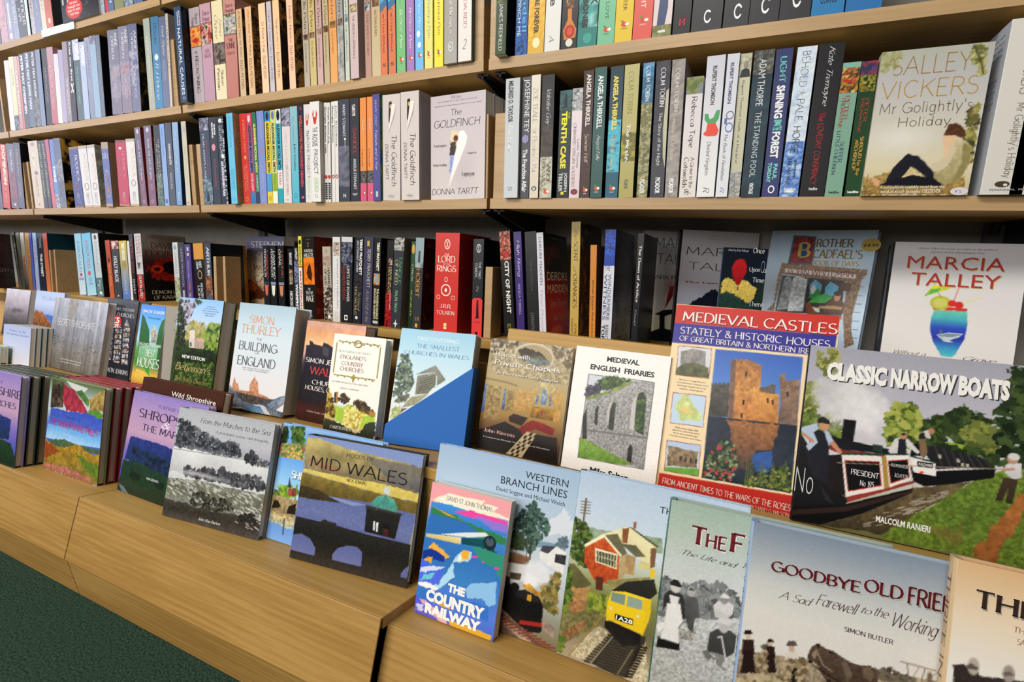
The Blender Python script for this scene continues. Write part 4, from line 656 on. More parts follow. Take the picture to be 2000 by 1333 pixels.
def a_secret(b, cv):
    F = b.front; q = Q((355, 98), (691, 137), (621, 613), (289, 535)); cv.g('a8aab4/9c9ea8/8c8c94/84807c/6a6660'); m = cv.noise(.05, 3); st = fbm(1, cv.w, max(2, cv.w * .05), cv.r, 3)[0]; cv.a = cv.a * (.82 + .36 * st[None, :, None]) * (.9 + .2 * m[..., None]); cv.p('8c8070', q('450,110 500,130 450,260 420,330 440,200'), .04, .3, al=.6)
    for k in range(60): cv.e('3c3834', cv.r.random(), min(1, .55 + abs(cv.r.normal(0, .2))), .008, .006)
    F.canvas(cv); T(F, q, '370,232 598,312', 'n', 'f0f0f0', 'SECRET SHROPSHIRE'); crowd(F, q, '385,485 515,548', ['with text by the people who', 'know and love the county'], 'a', 'e8e8e4')
def a_fog(b, cv):
    cv.g('c8c4d4/b8b0bc/98909c/6a6468/4a4648/3c3838'); cv.e('6a6468', .5, .45, .35, .06, .5, .3, soft=.6); cv.n(.1, .1); b.front.canvas(cv); crowd(b.front, None, (.07, .2, .1, .9), ['Portrait of a morning', 'in the Shropshire hills'], 's', 'e0dce4'); b.front.text(.88, .94, .1, .6, 's', 'b0a890', 'hill country')
def a_auth(b, cv): cv.g('a8b8e0/b8c4e4/8c9cc8/3c5080/4a5c94'); cv.p('9c6430/7c5028/5c4028', [(0, .4), (.3, .42), (.6, .6), (1, .95), (1, 1), (0, 1)], .05, .5); cv.p('4a6cb0', [(.35, .45), (1, .5), (1, .9), (.6, .58)], .03, .2); b.front.canvas(cv); b.front.text(.1, .18, .2, .9, 's', '8c9cd0', 'THE LONG MYND')
def a_lilac(b, cv): cv.g('a8b4dc/b8c0e0/c4c8dc/d0ccd4'); b.front.canvas(cv); crowd(b.front, None, (.1, .3, .1, .95), ['Poems on the', 'Shropshire Border'], 's', '6c7cb4')
def a_narrow(b, cv):
    F = b.front; q = Q((194, 42), (1710, 192), (1608, 1414), (77, 1077)); s = lambda c, p, **k: cv.p(c, q(p), **k); FO = lambda c, p, k, r: cv.fol(c, q(p), k, r)
    cv.g('9c9aa4/a8a6b0/b8b4bc/c4c0c0/a8a898/6a6c48'); FO('8a8a50/a4a06c/6c7038', '230,100 350,70 350,180 300,230 240,160', 40, .016); FO('7c8448/9ca060/60682c', '165,260 250,280 240,400 150,480', 70, .016); FO('5c6c34/748440/445424', '140,440 300,440 380,520 360,600 140,560', 120, .016); cv.e('c8c4c4', *q.pt(420, 380), .17, .2, .35, .1, soft=.5); cv.e('d4d0d0', *q.pt(520, 440), .1, .14, .35, .08, soft=.5); cv.e('b8b4b4', *q.pt(280, 330), .08, .1, .4, .1, soft=.6)
    FO('6a7838/8a9448/4c5c28/a0a458', '640,470 700,390 800,400 850,470 870,600 760,640 650,620', 260, .016); FO('3c4c28/4c5c30/2c3c20', '860,520 950,460 990,540 980,660 870,640', 130, .016); FO('3a4a2a/4c5a34/2a3820', '990,470 1080,415 1200,450 1260,500 1180,600 1100,640 1000,560', 200, .016); FO('6c7440/848848/545c30', '1090,560 1180,500 1300,540 1300,700 1130,690', 170, .016); FO('2c3c24/3c4c2c/1e2c1a/4a5a34', '1310,440 1400,200 1640,180 1600,800 1360,760 1300,560', 420, .02); s('8ca044', '1000,615 1120,640 1100,670 1000,650'); FO('34442a/44542e/26341e', '560,600 780,600 900,700 1300,760 1300,700 1140,660 900,620', 160, .013)
    s('6a7c38/5c7030/687c34', '610,1160 760,1070 900,1000 1050,890 1290,800 1440,780 1640,800 1560,1385 640,1200', rag=.012, n=.45, sc=.012); s('a06c3c/8c5c34', '1120,1290 1180,1220 1330,1060 1454,900 1640,800 1600,900 1454,1000 1400,1150 1290,1333', rag=.03, n=.3, sc=.02); s('78683c', '900,1120 1000,1090 1090,1180 1000,1250', rag=.05, n=.4, al=.6)
    s('6c6048/5c5038/4a4230', '240,1110 480,1040 800,890 1150,850 1060,900 900,1000 760,1070 610,1165', rag=.008, n=.4, sc=.015)
    for k in range(46): x = cv.r.uniform(500, 1020); y = 1130 - (x - 500) * .45 + cv.r.uniform(-40, 30); cv.l('a8a094', q(f'{x},{y} {x + 40},{y - 6}'), .003)
    s('141416', '58,1075 75,1020 90,960 400,985 800,890 805,850 790,920 500,1040 240,1110'); s('5c3c34', '75,1020 400,1000 800,900 795,920 400,1030 75,1050', al=.5); s('201e20/1a1a1c', '130,560 180,640 260,760 300,880 420,960 400,985 80,1000 95,900', n=.2); s('343236', '130,570 150,640 240,860 330,990 280,960', al=.8); s('8c3c34', '400,945 805,845 805,862 410,975'); s('241e1e', '240,700 380,690 400,940 300,900', n=.2); s('7a3028', '290,640 400,665 630,690 630,705 375,690 300,660')
    s('dcd4cc', '375,690 610,702 625,897 400,942'); s('a83028', '392,725 600,733 613,878 412,912'); s('141418', '396,732 596,738 608,872 416,906'); s('a0803c', '612,705 640,702 656,888 630,898'); s('dcd4cc', '640,700 772,694 785,838 660,888'); s('a83028', '648,728 768,720 778,828 664,866'); s('141418', '652,734 764,726 774,822 668,858'); s('2c4c34', '375,682 770,686 772,696 375,694')
    s('1c1c1e', '388,482 462,490 440,652 368,648', n=.1); s('1c2026', '300,575 380,600 560,640 660,660 660,690 400,665 300,640', n=.3); s('2c4034', '560,630 620,640 620,680 560,670')
    s('1a1a1c', '790,632 840,625 860,700 780,700'); s('2e2c2e/242426', '880,640 960,645 1230,720 1290,780 1090,770 930,780 880,700', n=.15); s('1a1a1c/141416', '780,760 930,790 1290,775 1275,830 1000,870 860,880 800,850'); s('dcd8d0', '780,702 930,742 935,822 800,795'); s('1c3c2c', '780,697 930,735 930,745 780,705'); s('141418', '822,730 915,745 915,775 825,762'); s('c84830', '830,797 850,790 870,797 850,806')
    for k in range(7): cv.l('4c4a4a', q(f'{930 + k * 48},{650 + k * 11} {975 + k * 48},{770 + k}'), .004)
    for k, (x, y) in enumerate(((945, 690), (1055, 715), (1080, 740), (1110, 745))): s('a8a494', f'{x},{y} {x + 18},{y + 4} {x + 22},{y + 26} {x + 4},{y + 22}')
    s('24262e', '175,640 200,560 240,545 300,580 300,700 290,870 200,820 170,720', n=.1); s('a8b4c8', '130,535 160,525 230,505 240,540 210,560 235,620 180,672 165,640 200,600 150,570'); s('a8b4c8', '270,540 300,560 330,615 300,640 285,600'); s('b88468', '150,560 215,610 205,625 135,570'); s('b88468', '300,625 330,610 380,680 365,690'); cv.e('b88c70', *q.pt(272, 520), .024, .03); s('2c2a28', '232,485 262,465 305,490 305,515 265,505 232,505')
    s('c8c4c0', '690,600 715,590 770,600 840,680 825,690 760,640 720,640 660,680 650,672'); s('2a2a34', '712,600 755,590 760,690 705,690'); cv.e('b08468', *q.pt(742, 582), .014, .018); s('34302c', '722,572 745,562 762,576 740,580'); s('c0bcb4', '840,560 890,545 905,600 870,590'); s('2a2a30', '832,575 862,555 875,600 835,600'); s('7c6850', '832,600 870,600 885,680 860,720 840,690'); cv.e('a87c64', *q.pt(908, 553), .012, .016)
    s('ccc8c8/b8b4b8', '1345,755 1380,735 1440,745 1440,830 1390,840 1340,800'); s('4a3c30/3c3028', '1335,825 1420,840 1385,985 1345,980 1360,890 1325,970 1285,962'); cv.e('b08870', *q.pt(1388, 718), .02, .026); cv.e('c8c4c0', *q.pt(1395, 705), .021, .018); s('b08870', '1325,775 1400,770 1400,785 1325,790'); cv.l('9a8c74', q('350,740 700,755 930,765 1320,778'), .004); cv.n(.02, .008)
    F.canvas(cv); C = lambda bx, t: T(F, q, bx, 'x', 'ece8e2', t, '3a3838'); C('295,140 636,290', 'CLASSIC'); C('672,178 1048,340', 'NARROW'); C('1074,222 1366,378', 'BOATS'); T(F, q, '580,1052 900,1132 38', 'b', 'f0ece8', 'MALCOLM RANIERI'); T(F, q, '432,775 592,838', 's', 'e4e0dc', 'PRESIDENT'); T(F, q, '485,840 565,892', 's', 'e4e0dc', 'No 195'); T(F, q, '668,742 765,780', 's', 'd4d0cc', 'FELLOWS,MORTON'); T(F, q, '690,800 765,838', 's', 'd4d0cc', '&CLAYTON'); T(F, q, '832,738 908,765', 'b', 'e0dcd8', 'KILDARE'); T(F, q, '110,760 200,930', 'n', 'd0d0d0', 'No')
    b.spine.text(.4, .8, .3, .7, 'c', 'ddd', 'CLASSIC NARROW BOATS', True)

# --- front row of covers
def a_mid(b, cv):
    F = b.front; q = Q((375, 107), (1215, 259), (1086, 1220), (241, 995)); s = lambda c, p, **k: cv.p(c, q(p), **k); cv.g('7c8cb8/8c98b8/8c8c80/7c7448')
    s('b4a46c/8c8058/786c5c', '370,130 470,140 650,210 900,270 1210,350 1200,520 1100,560 350,360', rag=.01, n=.3, sc=.06); s('6c6868/5c5c68', '800,260 1215,350 1195,530 1000,480 900,380', rag=.02, n=.25, al=.7); s('9c6c54', '355,290 480,300 640,380 500,370', rag=.03, al=.5); s('d0bc68/c8b05c', '350,355 700,430 900,460 1180,540 1175,600 900,540 600,450 340,380', rag=.01, n=.15); s('84743c/6a5c2c/5c4c28', '335,380 600,450 900,540 1175,605 1165,690 1000,650 850,600 700,620 520,560 300,560', rag=.008, n=.3, sc=.04); s('4a3c24/3c3420', '320,470 420,500 560,560 615,605 500,590 300,560', rag=.01, n=.3)
    s('606a98/6c749c/5c6494', '300,562 500,590 620,605 520,555 700,580 860,610 1160,690 1110,900 270,790', n=.12, sc=.01); s('98a4c4', '520,552 640,580 800,620 700,625 600,590', al=.6); s('2e2c28/262420/2c2820/38302a', '290,700 470,740 590,770 800,830 1120,905 1087,1232 238,1000', n=.4, sc=.012); s('606894/6a7098', '265,830 330,825 390,860 430,930 420,985 245,940'); s('606894/6a7098', '552,975 590,930 660,912 730,920 768,960 760,1065 550,1015'); s('606894', '1050,1110 1075,1080 1105,1060 1090,1150 1045,1140'); s('34322a', '470,735 500,720 530,740 580,750 585,775 475,750', n=.3)
    s('2c2a26/201e1c', '800,620 1050,685 1005,865 785,810', n=.35, sc=.015); s('3c3a34', '795,620 1060,680 1055,695 793,638'); s('7ca89c/4c9488/5c8c80', '830,620 840,590 880,555 940,545 1000,580 1025,640 1020,675', n=.2, sc=.03)
    for x in (870, 910, 950, 985): cv.l('3c7468', q(f'940,548 {x},655'), .004)
    s('c0c4c4', '920,530 970,545 970,510 940,480 925,500'); cv.l('5c7c80', q('950,480 955,435'), .008); s('d8d8d8', '850,735 862,735 858,805 846,800'); s('d8d8d8', '870,742 886,745 880,815 868,810'); s('141414', '920,770 945,755 968,775 955,850 915,840'); s('4c2420', '920,785 960,795 952,850 916,840'); cv.n(.04, .008)
    F.canvas(cv); T(F, q, '658,240 850,308', 'm', '1c1416', 'MOODS OF'); T(F, q, '405,255 1090,482', 'm', '1c1416', 'MID WALES'); T(F, q, '658,424 800,478', 's', '1c1416', 'NICK JENKINS')
def a_march(b, cv):
    F = b.front; q = Q((561, 280), (1253, 404), (1123, 1244), (430, 1059)); s = lambda c, p, **k: cv.p(c, q(p), **k); cv.g('a4a6ac/acaeb2/b0b0b6/9c9ca4/c4c4c6/d0d0d0/b8b8b8/8c8c8a/6a6a64/444038'); cv.fol('34363c/44464c/5c5e64/2c2e34', q('560,370 600,380 700,450 860,530 960,540 1000,600 990,640 700,600 520,560'), 420, .02, .7); cv.e('8c8e96', .3, .35, .4, .04, .5, .1, soft=.9, al=.7); cv.e('a8aab0', .55, .2, .4, .06, .5, .1, soft=.9, al=.6); s('d4d4d4/c4c4c4/b0b0b0', '520,560 700,600 900,640 1060,660 1230,720 1200,900 480,740', rag=.02, n=.12, sc=.2); cv.l('5c5c5c', q('520,580 900,640 1080,670 1220,730'), .004)
    cv.fol('3c3c40/54545a/2c2c30', q('1030,640 1080,590 1120,640 1120,700 1040,680'), 90, .014); cv.fol('505056/6c6c70', q('1120,660 1230,680 1220,720 1120,700'), 40, .012); cv.fol('4c4c50/606064/38383c', q('580,740 620,710 690,740 760,720 830,750 880,715 940,770 1010,780 1140,790 1190,880 1100,870 900,830 600,770'), 300, .02); cv.e('b4b4b6', .35, .57, .5, .03, .4, .1, soft=.9, al=.8); s('7c7c70/6a6a5c/84847c', '470,790 700,810 900,860 1190,920 1150,1080 900,1060 450,930', rag=.01, n=.35, sc=.02)
    for k in range(150): u, v = cv.r.random(), cv.r.uniform(.62, .8); cv.l('d0d0cc', [(u, v), (u + .03, v + .012)], .005)
    cv.fol('3c3a34/504c44/2c2a26', q('640,900 700,890 800,940 920,950 950,1030 800,1040 640,980'), 180, .012); s('4a4640/3a3630/4c4844', '450,940 620,980 800,1040 960,1060 1150,1090 1122,1250 428,1062', rag=.02, n=.35, sc=.02)
    for k in range(40): u, v = cv.r.uniform(.75, 1), cv.r.uniform(.78, .92); cv.l('c4c4c0', [(u, v), (u + .03, v + .01)], .005)
    cv.fol('2a2824/34322c', q('990,1060 1100,1060 1110,1130 1000,1110'), 60, .014); cv.n(.04, .01); F.canvas(cv); T(F, q, '715,355 1215,490', 'i', '18181c', 'From the Marches to the Sea'); T(F, q, '822,450 1200,548', 'i', '4c4c50', 'A photographic journey Taith ffotograffig'); T(F, q, '695,1075 850,1138', 'i', 'f0f0ec', 'John Rae-Burton')
def a_port(b, cv):
    F = b.front; q = Q((235, 158), (773, 280), (637, 1073), (104, 876)); s = lambda c, p, **k: cv.p(c, q(p), **k); cv.g('8c7cb4/a88cb0/b494ac/7c6cac/5458a8/4450a0'); s('34407c/2c3c6c/2a3c54', '205,490 330,520 420,550 520,590 640,640 600,820 480,790 160,650', rag=.01, n=.25); cv.fol('24304c/2c3c54/1c2838', q('190,560 400,640 480,690 500,770 330,720'), 120, .02); s('2c4438/243c28/1e3020', '150,660 260,680 420,760 620,850 690,1110 104,880', rag=.01, n=.25); cv.e('1c2c20', .22, .82, .07, .04, .4, .3); cv.e('1c2c20', .55, .83, .07, .04, .4, .3); s('5c6c74', '115,830 150,850 190,910 140,890'); cv.n(.03, .02); F.canvas(cv); T(F, q, '410,265 575,330', 's', '54487c', 'PORTRAIT OF'); T(F, q, '275,285 760,430 68', 's', '241c34', 'SHROPSHIRE'); T(F, q, '435,385 490,448', 'i', 'f0ecf4', '&'); T(F, q, '295,398 700,520 52', 's', '342c54', 'THE MARCHES'); T(F, q, '320,785 405,832', 's', 'f0f0f0', 'VAN GREAVES')
def a_portl(b, cv): a_port(b, cv)
def a_hills(b, cv):
    F = b.front; q = Q((322, 604), (668, 681), (614, 1303), (273, 1182)); s = lambda c, p, **k: cv.p(c, q(p), **k); cv.g('5c6c4c/a8b4b8/b8c0c4/5c74b8/4c64b4/5c8cd0/8cb0e0'); s('4c5038/3c3c2c', '335,620 410,640 400,800 320,800', n=.5, sc=.05); cv.fol('342c28/4c3c34/6a5c4c', q('360,640 385,640 390,780 340,790 345,700'), 70, .03); s('8c3444/a03c4c', '410,650 470,690 520,760 560,840 420,820 400,760', rag=.02, n=.4, sc=.04); s('c0c4bc', '420,630 560,680 520,720 460,680'); s('4c6c3c/5c7c44', '480,700 520,690 570,760 560,800', n=.3); s('a89058/8c7848', '565,750 620,710 680,690 660,830 570,820', rag=.02, n=.5, sc=.03); s('5c8440', '560,820 620,820 660,850 640,880 560,850', n=.2); s('4458b0/5068b8', '325,800 420,820 560,840 660,880 640,960 310,890', rag=.02, n=.15); s('5c98d8/a8c8e8', '305,900 650,980 640,1060 500,1040 290,990', n=.1)
    s('54684c/445c48', '300,1010 400,1000 500,1040 640,1070 630,1100 300,1050', rag=.02, n=.3); s('a88430/8c7430/7c6c2c', '285,1000 380,1060 490,1030 560,1090 640,1100 615,1305 268,1180', rag=.02, n=.4, sc=.04); s('5c742c', '480,1090 560,1140 640,1180 620,1280 540,1200', rag=.04, n=.3); s('b06c74/8c6440', '270,1150 400,1180 560,1250 615,1305 268,1180', rag=.03, n=.4); s('8c4c28', '285,1010 320,1030 380,1080 280,1120', rag=.03, n=.3); F.canvas(cv); T(F, q, '413,850 512,895', 's', '3c4070', 'PORTRAIT OF'); T(F, q, '310,858 616,992', 's', 'c02840', 'THE SHROPSHIRE HILLS'); T(F, q, '405,965 495,1000', 's', 'e8ecf4', 'Mark Johnstone')
def a_wild(b, cv): F = b.front; q = Q((301, 59), (888, 180), (727, 1044), (146, 835)); cv.g('4c2c1c'); F.canvas(cv); T(F, q, '505,165 815,285', 'a', 'f4f0ec', 'Wild Shropshire')
def a_shrew(b, cv):
    F = b.front; q = Q((204, 22), (923, 173), (787, 1091), (71, 853)); s = lambda c, p, **k: cv.p(c, q(p), **k); cv.g('8cb0e0/6c9cdc/7cb0e4/a8cce8/c0d4e0/b0b8a0/8ca0b0/6c94d0/7ca0d8'); cv.fol('2c3c20/3c5028/20301a', q('205,60 235,60 220,170 185,170'), 60, .02); cv.fol('44602c/5c7838/2c4420', q('260,60 340,60 350,170 270,150'), 110, .02); s('8c8858/7c8c4c', '175,170 380,180 360,300 165,270', n=.6, sc=.02); cv.fol('b05060/d0b060/5c7c3c/a8a070', q('180,190 370,200 350,300 170,260'), 160, .01); s('6c9ce0/8cbce8/b0d4ec', '160,265 400,310 330,620 120,540'); s('6a7c44', '130,500 300,490 290,560 120,560', rag=.05, n=.5); cv.fol('7c9c38/94ac48/5c7c30', q('160,480 260,480 290,560 180,560'), 90, .014); s('8c4c44', '235,500 290,500 290,560 230,550', n=.4); s('3c4450', '230,490 243,415 256,495'); s('a89470/8c7c5c', '110,540 330,590 300,720 100,660', n=.4, sc=.02); s('2a2418', '115,640 130,585 160,585 180,630 150,640'); s('2a2418', '220,680 235,630 290,610 285,690'); s('b8a070/a8b0a0', '105,660 290,720 260,800 90,730', rag=.02, n=.5, sc=.02); cv.l('4c5054', q('195,830 205,720'), .014); F.canvas(cv); T(F, q, '262,365 600,470 62', 'S', 'f4f4f0', 'SHREWSBURY', '4c5c6c')
def a_country(b, cv):
    F = b.front; q = Q((202, 254), (682, 378), (565, 1222), (87, 1039)); s = lambda c, p, **k: cv.p(c, q(p), **k); cv.g('e89c9c/e8a8a0/4c84c0/3c74b4/3c74b0/4c7cc0/5c7cd0/4c68c0')
    s('ece0c4', '240,340 290,320 320,318 360,340 420,350 520,370 500,400 560,430 670,480 660,490 420,430 205,365', rag=.006); s('e89ca0', '205,262 675,390 660,470 560,430 530,370 330,330 240,340 190,350'); s('f0e4cc', '240,345 300,325 350,335 420,360 500,400 540,390 600,410 560,440 420,430 250,390', rag=.01)
    s('4c8cd0/3c78b8', '195,370 300,390 420,430 660,490 650,590 480,540 180,490', rag=.006); s('e84c9c', '330,430 440,428 540,460 655,495 650,520 560,500 400,460', rag=.01); s('3c7c54', '200,410 330,450 420,500 560,560 645,600 640,640 480,590 360,560 170,530', rag=.02); s('3870ac', '190,440 400,500 480,560 300,580 160,560', rag=.01); s('e8a040', '200,400 360,480 400,490 300,460', rag=.01); s('8c78c8', '450,455 655,520 645,570 560,540', rag=.02)
    s('e0d0a0/c8b070', '165,565 375,590 372,632 160,585'); s('d8dcd8', '240,570 400,560 520,560 550,585 420,590'); s('1c5c60/144c50', '375,592 540,600 560,580 580,640 570,700 500,650 378,630', n=.1); cv.e('1c2c34', *q.pt(548, 622), .075, .05); cv.e('4c5c64', *q.pt(548, 618), .05, .032); s('1c2c44', '500,650 590,680 580,720 520,700'); s('14243c', '545,585 556,585 552,605 543,603')
    s('e8a848', '200,620 260,660 310,710 260,730 180,650', rag=.02); s('1c3c8c', '145,670 190,655 240,680 275,710 270,740 200,720 140,720', rag=.008); s('e0a040', '150,710 200,700 190,745 140,730', rag=.03); s('a8d0e8', '330,720 370,680 440,680 430,720 340,830 240,900 200,890 290,800', rag=.02); s('f0ecdc', '370,680 400,690 380,740 350,730', rag=.02); s('e8a840', '380,670 430,670 420,720 370,730', rag=.03); s('3c8c74', '440,640 640,700 620,860 580,790 480,720', rag=.02); s('3c74b0/4884bc', '330,740 470,730 600,780 590,850 420,880 330,900', rag=.03); s('e84c8c', '440,700 480,705 470,715 440,712'); s('e84c8c', '575,770 605,775 600,787 575,780'); s('e84c8c', '495,735 515,738 510,748')
    s('8cb8e0', '400,900 440,870 590,860 580,1000 540,1010 500,960 410,960', rag=.015); s('4c68d8/5c70d8', '130,720 200,760 270,780 240,880 110,850', rag=.02); s('e8ecf0', '130,770 200,760 280,770 230,790 120,800', rag=.02, al=.8); s('6cc0c8', '150,810 220,800 200,840 120,850', rag=.03); s('f0ece8', '110,860 170,860 240,900 210,910 130,880', rag=.02); s('3c74bc', '110,880 300,940 540,1010 540,1100 300,1000 90,950', rag=.02); s('d89c40', '180,960 260,980 330,1040 260,1010', rag=.03); s('5c60d0/6c5cc0', '95,940 180,980 250,1040 320,1130 78,1035', rag=.02); s('d8a8a8', '120,950 200,1000 290,1090 280,1130 180,1040', rag=.03); s('e8ecf4', '100,990 150,1000 140,1040 95,1030', rag=.05, al=.7); s('d8a840/d0982c', '300,1090 480,1150 560,1190 548,1228 310,1130', rag=.015)
    F.canvas(cv); T(F, q, '290,335 565,430 30', 's', '3c3c5c', 'DAVID ST JOHN THOMAS'); T(F, q, '298,865 395,945 54', 'x', 'f4f0ea', 'THE'); T(F, q, '168,895 512,1070 76', 'x', 'f4f0ea', 'COUNTRY'); T(F, q, '160,980 490,1145 66', 'x', 'f4f0ea', 'RAILWAY')
def a_west(b, cv):
    F = b.front; q = Q((249, 20), (1097, 202), (954, 1283), (111, 984)); s = lambda c, p, **k: cv.p(c, q(p), **k); FO = lambda c, p, k, r: cv.fol(c, q(p), k, r); cv.g('9cb0c8/a4b8cc/b0c0d0/b8c4d0/c0c8d0/b0b4b4/8c8c7c/7c6c54'); s('dcdce0', '880,470 1040,440 1030,600 880,560', rag=.06, al=.7)
    FO('3c5048/4c645c/2c4038/5c7468', '820,365 850,430 890,480 910,550 860,590 830,640 790,690 760,640 690,590 700,500 760,420', 320, .014); cv.l('4c4434', q('800,600 790,720'), .012); FO('3c4c34/4c5c3c', '680,560 740,560 760,680 680,650', 60, .014); s('7c94a4', '840,610 1010,640 1000,680 840,650', rag=.01); FO('5c6c74/6c7c84', '950,610 1020,590 1020,650 950,640', 40, .012); s('4c4c54', '870,640 950,645 900,690 845,680'); s('e0dcd8', '850,670 900,690 950,645 1010,680 990,820 900,760 850,720', n=.1); s('3c3c40', '945,690 1010,700 1005,760 940,740', n=.5, sc=.02); s('d8d4d0', '640,730 760,700 800,760 790,840 700,870 640,840', n=.1); s('8c6c54/7c5c48', '645,680 700,680 790,710 780,760 660,740', n=.3); s('5c5040', '670,800 740,810 730,850 665,840', n=.4); cv.l('6c5c4c', q('775,590 765,760'), .006)
    FO('8c7c4c/7c7040/a48c50/5c5c34', '860,830 980,800 950,1060 860,1000', 180, .014); cv.e('d8d8dc', *q.pt(840, 800), .12, .07, .4, .06, soft=.4); cv.e('e4e4e6', *q.pt(790, 860), .07, .05, .4, .05, soft=.4); s('c89848/a87c38', '740,870 780,870 850,920 840,950 760,900', rag=.02, n=.4)
    s('1c1a1a/141214', '630,830 660,850 700,910 850,960 870,1010 860,1160 740,1140 620,1020', n=.3, sc=.02); s('2c2828', '700,915 760,905 850,955 845,990 705,950'); cv.e('201c1c', *q.pt(700, 890), .03, .024); cv.e('3c3834', *q.pt(650, 850), .025, .025); s('c09038', '775,935 800,940 798,980 772,970'); s('9c2c24', '730,1090 870,1110 862,1135 725,1115'); s('141214', '740,1120 860,1140 850,1170 760,1160')
    s('7c6454/6c5444', '580,1030 640,1040 900,1290 922,1308 700,1230 570,1180', rag=.01, n=.5, sc=.012); s('b8a490', '600,1080 700,1120 860,1280 760,1250', rag=.02, n=.4, al=.6)
    for k in range(11): cv.l('7c4030', q(f'{590 + k * 26},{1090 + k * 16} {660 + k * 28},{1080 + k * 18}'), .01)
    cv.l('5c4c44', q('610,1040 900,1290'), .008); cv.l('5c4c44', q('580,1110 800,1270'), .008); s('8c7c70/a08c7c', '860,1080 940,1140 930,1200 865,1140', n=.3); F.canvas(cv); T(F, q, '768,188 1022,282 44', 'a', '1c2430', 'WESTERN'); T(F, q, '620,217 1015,342 46', 'a', '1c2430', 'BRANCH LINES'); T(F, q, '590,278 1002,395 34', 'a', '34404c', 'David Soggee and Michael Welch')
def a_train(b, cv):
    F = b.front; q = Q((232, 56), (1252, 284), (1099, 1548), (83, 1157)); s = lambda c, p, **k: cv.p(c, q(p), **k); FO = lambda c, p, k, r: cv.fol(c, q(p), k, r); cv.g('a8b8cc/b4c2d2/bcc8d4/c4ccd4/a8ac8c/7c7c4c/6c6848/8c8068/a09078')
    cv.l('6c5c44', q('263,230 245,370'), .012)
    for k in range(5): cv.l('6c5c44', q(f'{232 - k},{245 + k * 17} {288 - k},{252 + k * 17}'), .005)
    s('8c9c84', '280,400 420,430 720,470 720,560 280,480', rag=.01, n=.3); FO('44582c/5c6c34/344424/6c7c3c', '190,340 240,370 290,440 280,500 300,620 250,640 160,560', 300, .014); s('e0d4a8/d8cc9c', '340,450 500,400 540,410 690,520 650,640 480,500', n=.06); s('5c5844', '520,400 545,408 695,515 690,528', n=.2); s('7c5c44', '650,530 685,525 675,640 645,650'); s('8c5c3c', '480,410 520,405 510,500 478,495', n=.2); s('8c5c3c', '548,368 566,370 560,412 545,408')
    s('c05c30/a84c28', '255,515 370,460 470,560 450,760 310,720 250,610', n=.3, sc=.015); s('e4dcb4', '315,525 450,565 445,655 318,610'); s('4c4c3c', '325,540 442,572 438,645 325,605')
    for k in range(6): cv.l('e4dcb4', q(f'{338 + k * 18},{540 + k * 5} {338 + k * 18},{610 + k * 6}'), .004)
    cv.l('e4dcb4', q('322,570 442,606'), .004); s('ece4c0', '250,505 370,440 480,570 470,582 370,462 255,522'); s('6c6850', '375,450 450,440 510,560 480,575', n=.2); s('6c6850', '470,500 560,510 620,580 560,580', n=.2); s('a88c64', '495,560 560,580 550,690 490,680', n=.3); s('c8bc84', '580,600 650,620 640,660 575,650'); s('b09c74', '460,575 500,570 490,700 455,720', n=.2); s('5c3424', '320,695 365,705 360,785 318,775')
    s('6c6848/5c5838', '160,620 190,620 295,745 210,785 150,700', n=.2); s('a88458/946c48', '150,720 200,770 285,760 250,900 190,920 115,870', n=.35, sc=.02); FO('5c7030/748438/3c5024', '90,780 160,640 170,800 120,1000 80,950', 200, .016); FO('7c8838/949c44/5c6c2c', '280,800 400,830 370,920 270,900', 110, .014); s('8c8458', '380,720 660,700 560,780 420,780', n=.3); s('6c6840/7c7450', '100,920 260,900 360,900 330,1010 100,1110', rag=.02, n=.5, sc=.02); s('8c6c4c/7c5c40', '120,1030 260,950 265,1000 130,1100 85,1120', n=.4, sc=.015); FO('6c7c34/54682c', '80,1060 130,1060 110,1150 80,1140', 60, .014); s('a89c80/b0a488', '150,1160 340,990 410,1050 330,1240 250,1210', rag=.01, n=.4, sc=.01); cv.l('8c7848', q('155,1175 390,900'), .008)
    s('3c3830/302c26', '290,1220 420,1040 620,1060 600,1333 430,1290', n=.3, sc=.015); s('b8ac90', '500,1310 620,1090 640,1400 560,1333', rag=.02, n=.4, sc=.01)
    for k in range(12): cv.l('2c241c', q(f'{395 - k * 13},{1050 + k * 14} {430 - k * 13},{1062 + k * 14}'), .012); cv.l('2c241c', q(f'{580 - k * 8},{1120 + k * 16} {625 - k * 8},{1128 + k * 16}'), .012)
    for k in range(14): cv.l('544c40', q(f'{400 - k * 8},{1080 + k * 15} {560 - k * 6},{1110 + k * 17}'), .005)
    cv.l('8c8474', q('420,1060 285,1225'), .008); cv.l('7c6c50', q('540,1140 450,1285'), .008); s('34342c/2c2c28', '410,785 500,730 670,715 690,800 640,840 560,810', n=.15); s('e8c42c/dcb424', '385,870 415,785 500,790 640,835 650,900 640,960 600,1055 580,1040 400,960 380,965'); s('7c8c80', '415,790 500,808 492,872 408,845'); s('8c9c8c', '512,812 600,840 598,900 505,878'); s('d8b428', '600,840 655,835 645,925 600,1055 612,940'); s('1c1c1c', '436,922 545,955 540,992 434,955'); s('201c1a/2c2824', '375,965 420,970 590,1050 585,1110 480,1120 370,1000', n=.3); s('d0d0c8', '405,880 418,884 416,900 404,896'); s('d0d0c8', '566,928 580,933 578,948 565,944'); s('e0b828', '645,650 680,660 670,710 645,705'); cv.n(.03, .008)
    F.canvas(cv); T(F, q, '442,928 538,988', 'b', 'f0f0e8', '1A28'); T(F, q, '806,232 1230,330 26', 'a', '243440', 'DIESELS IN'); T(F, q, '708,275 1000,330 40', 'a', '243440', 'THE WEST')
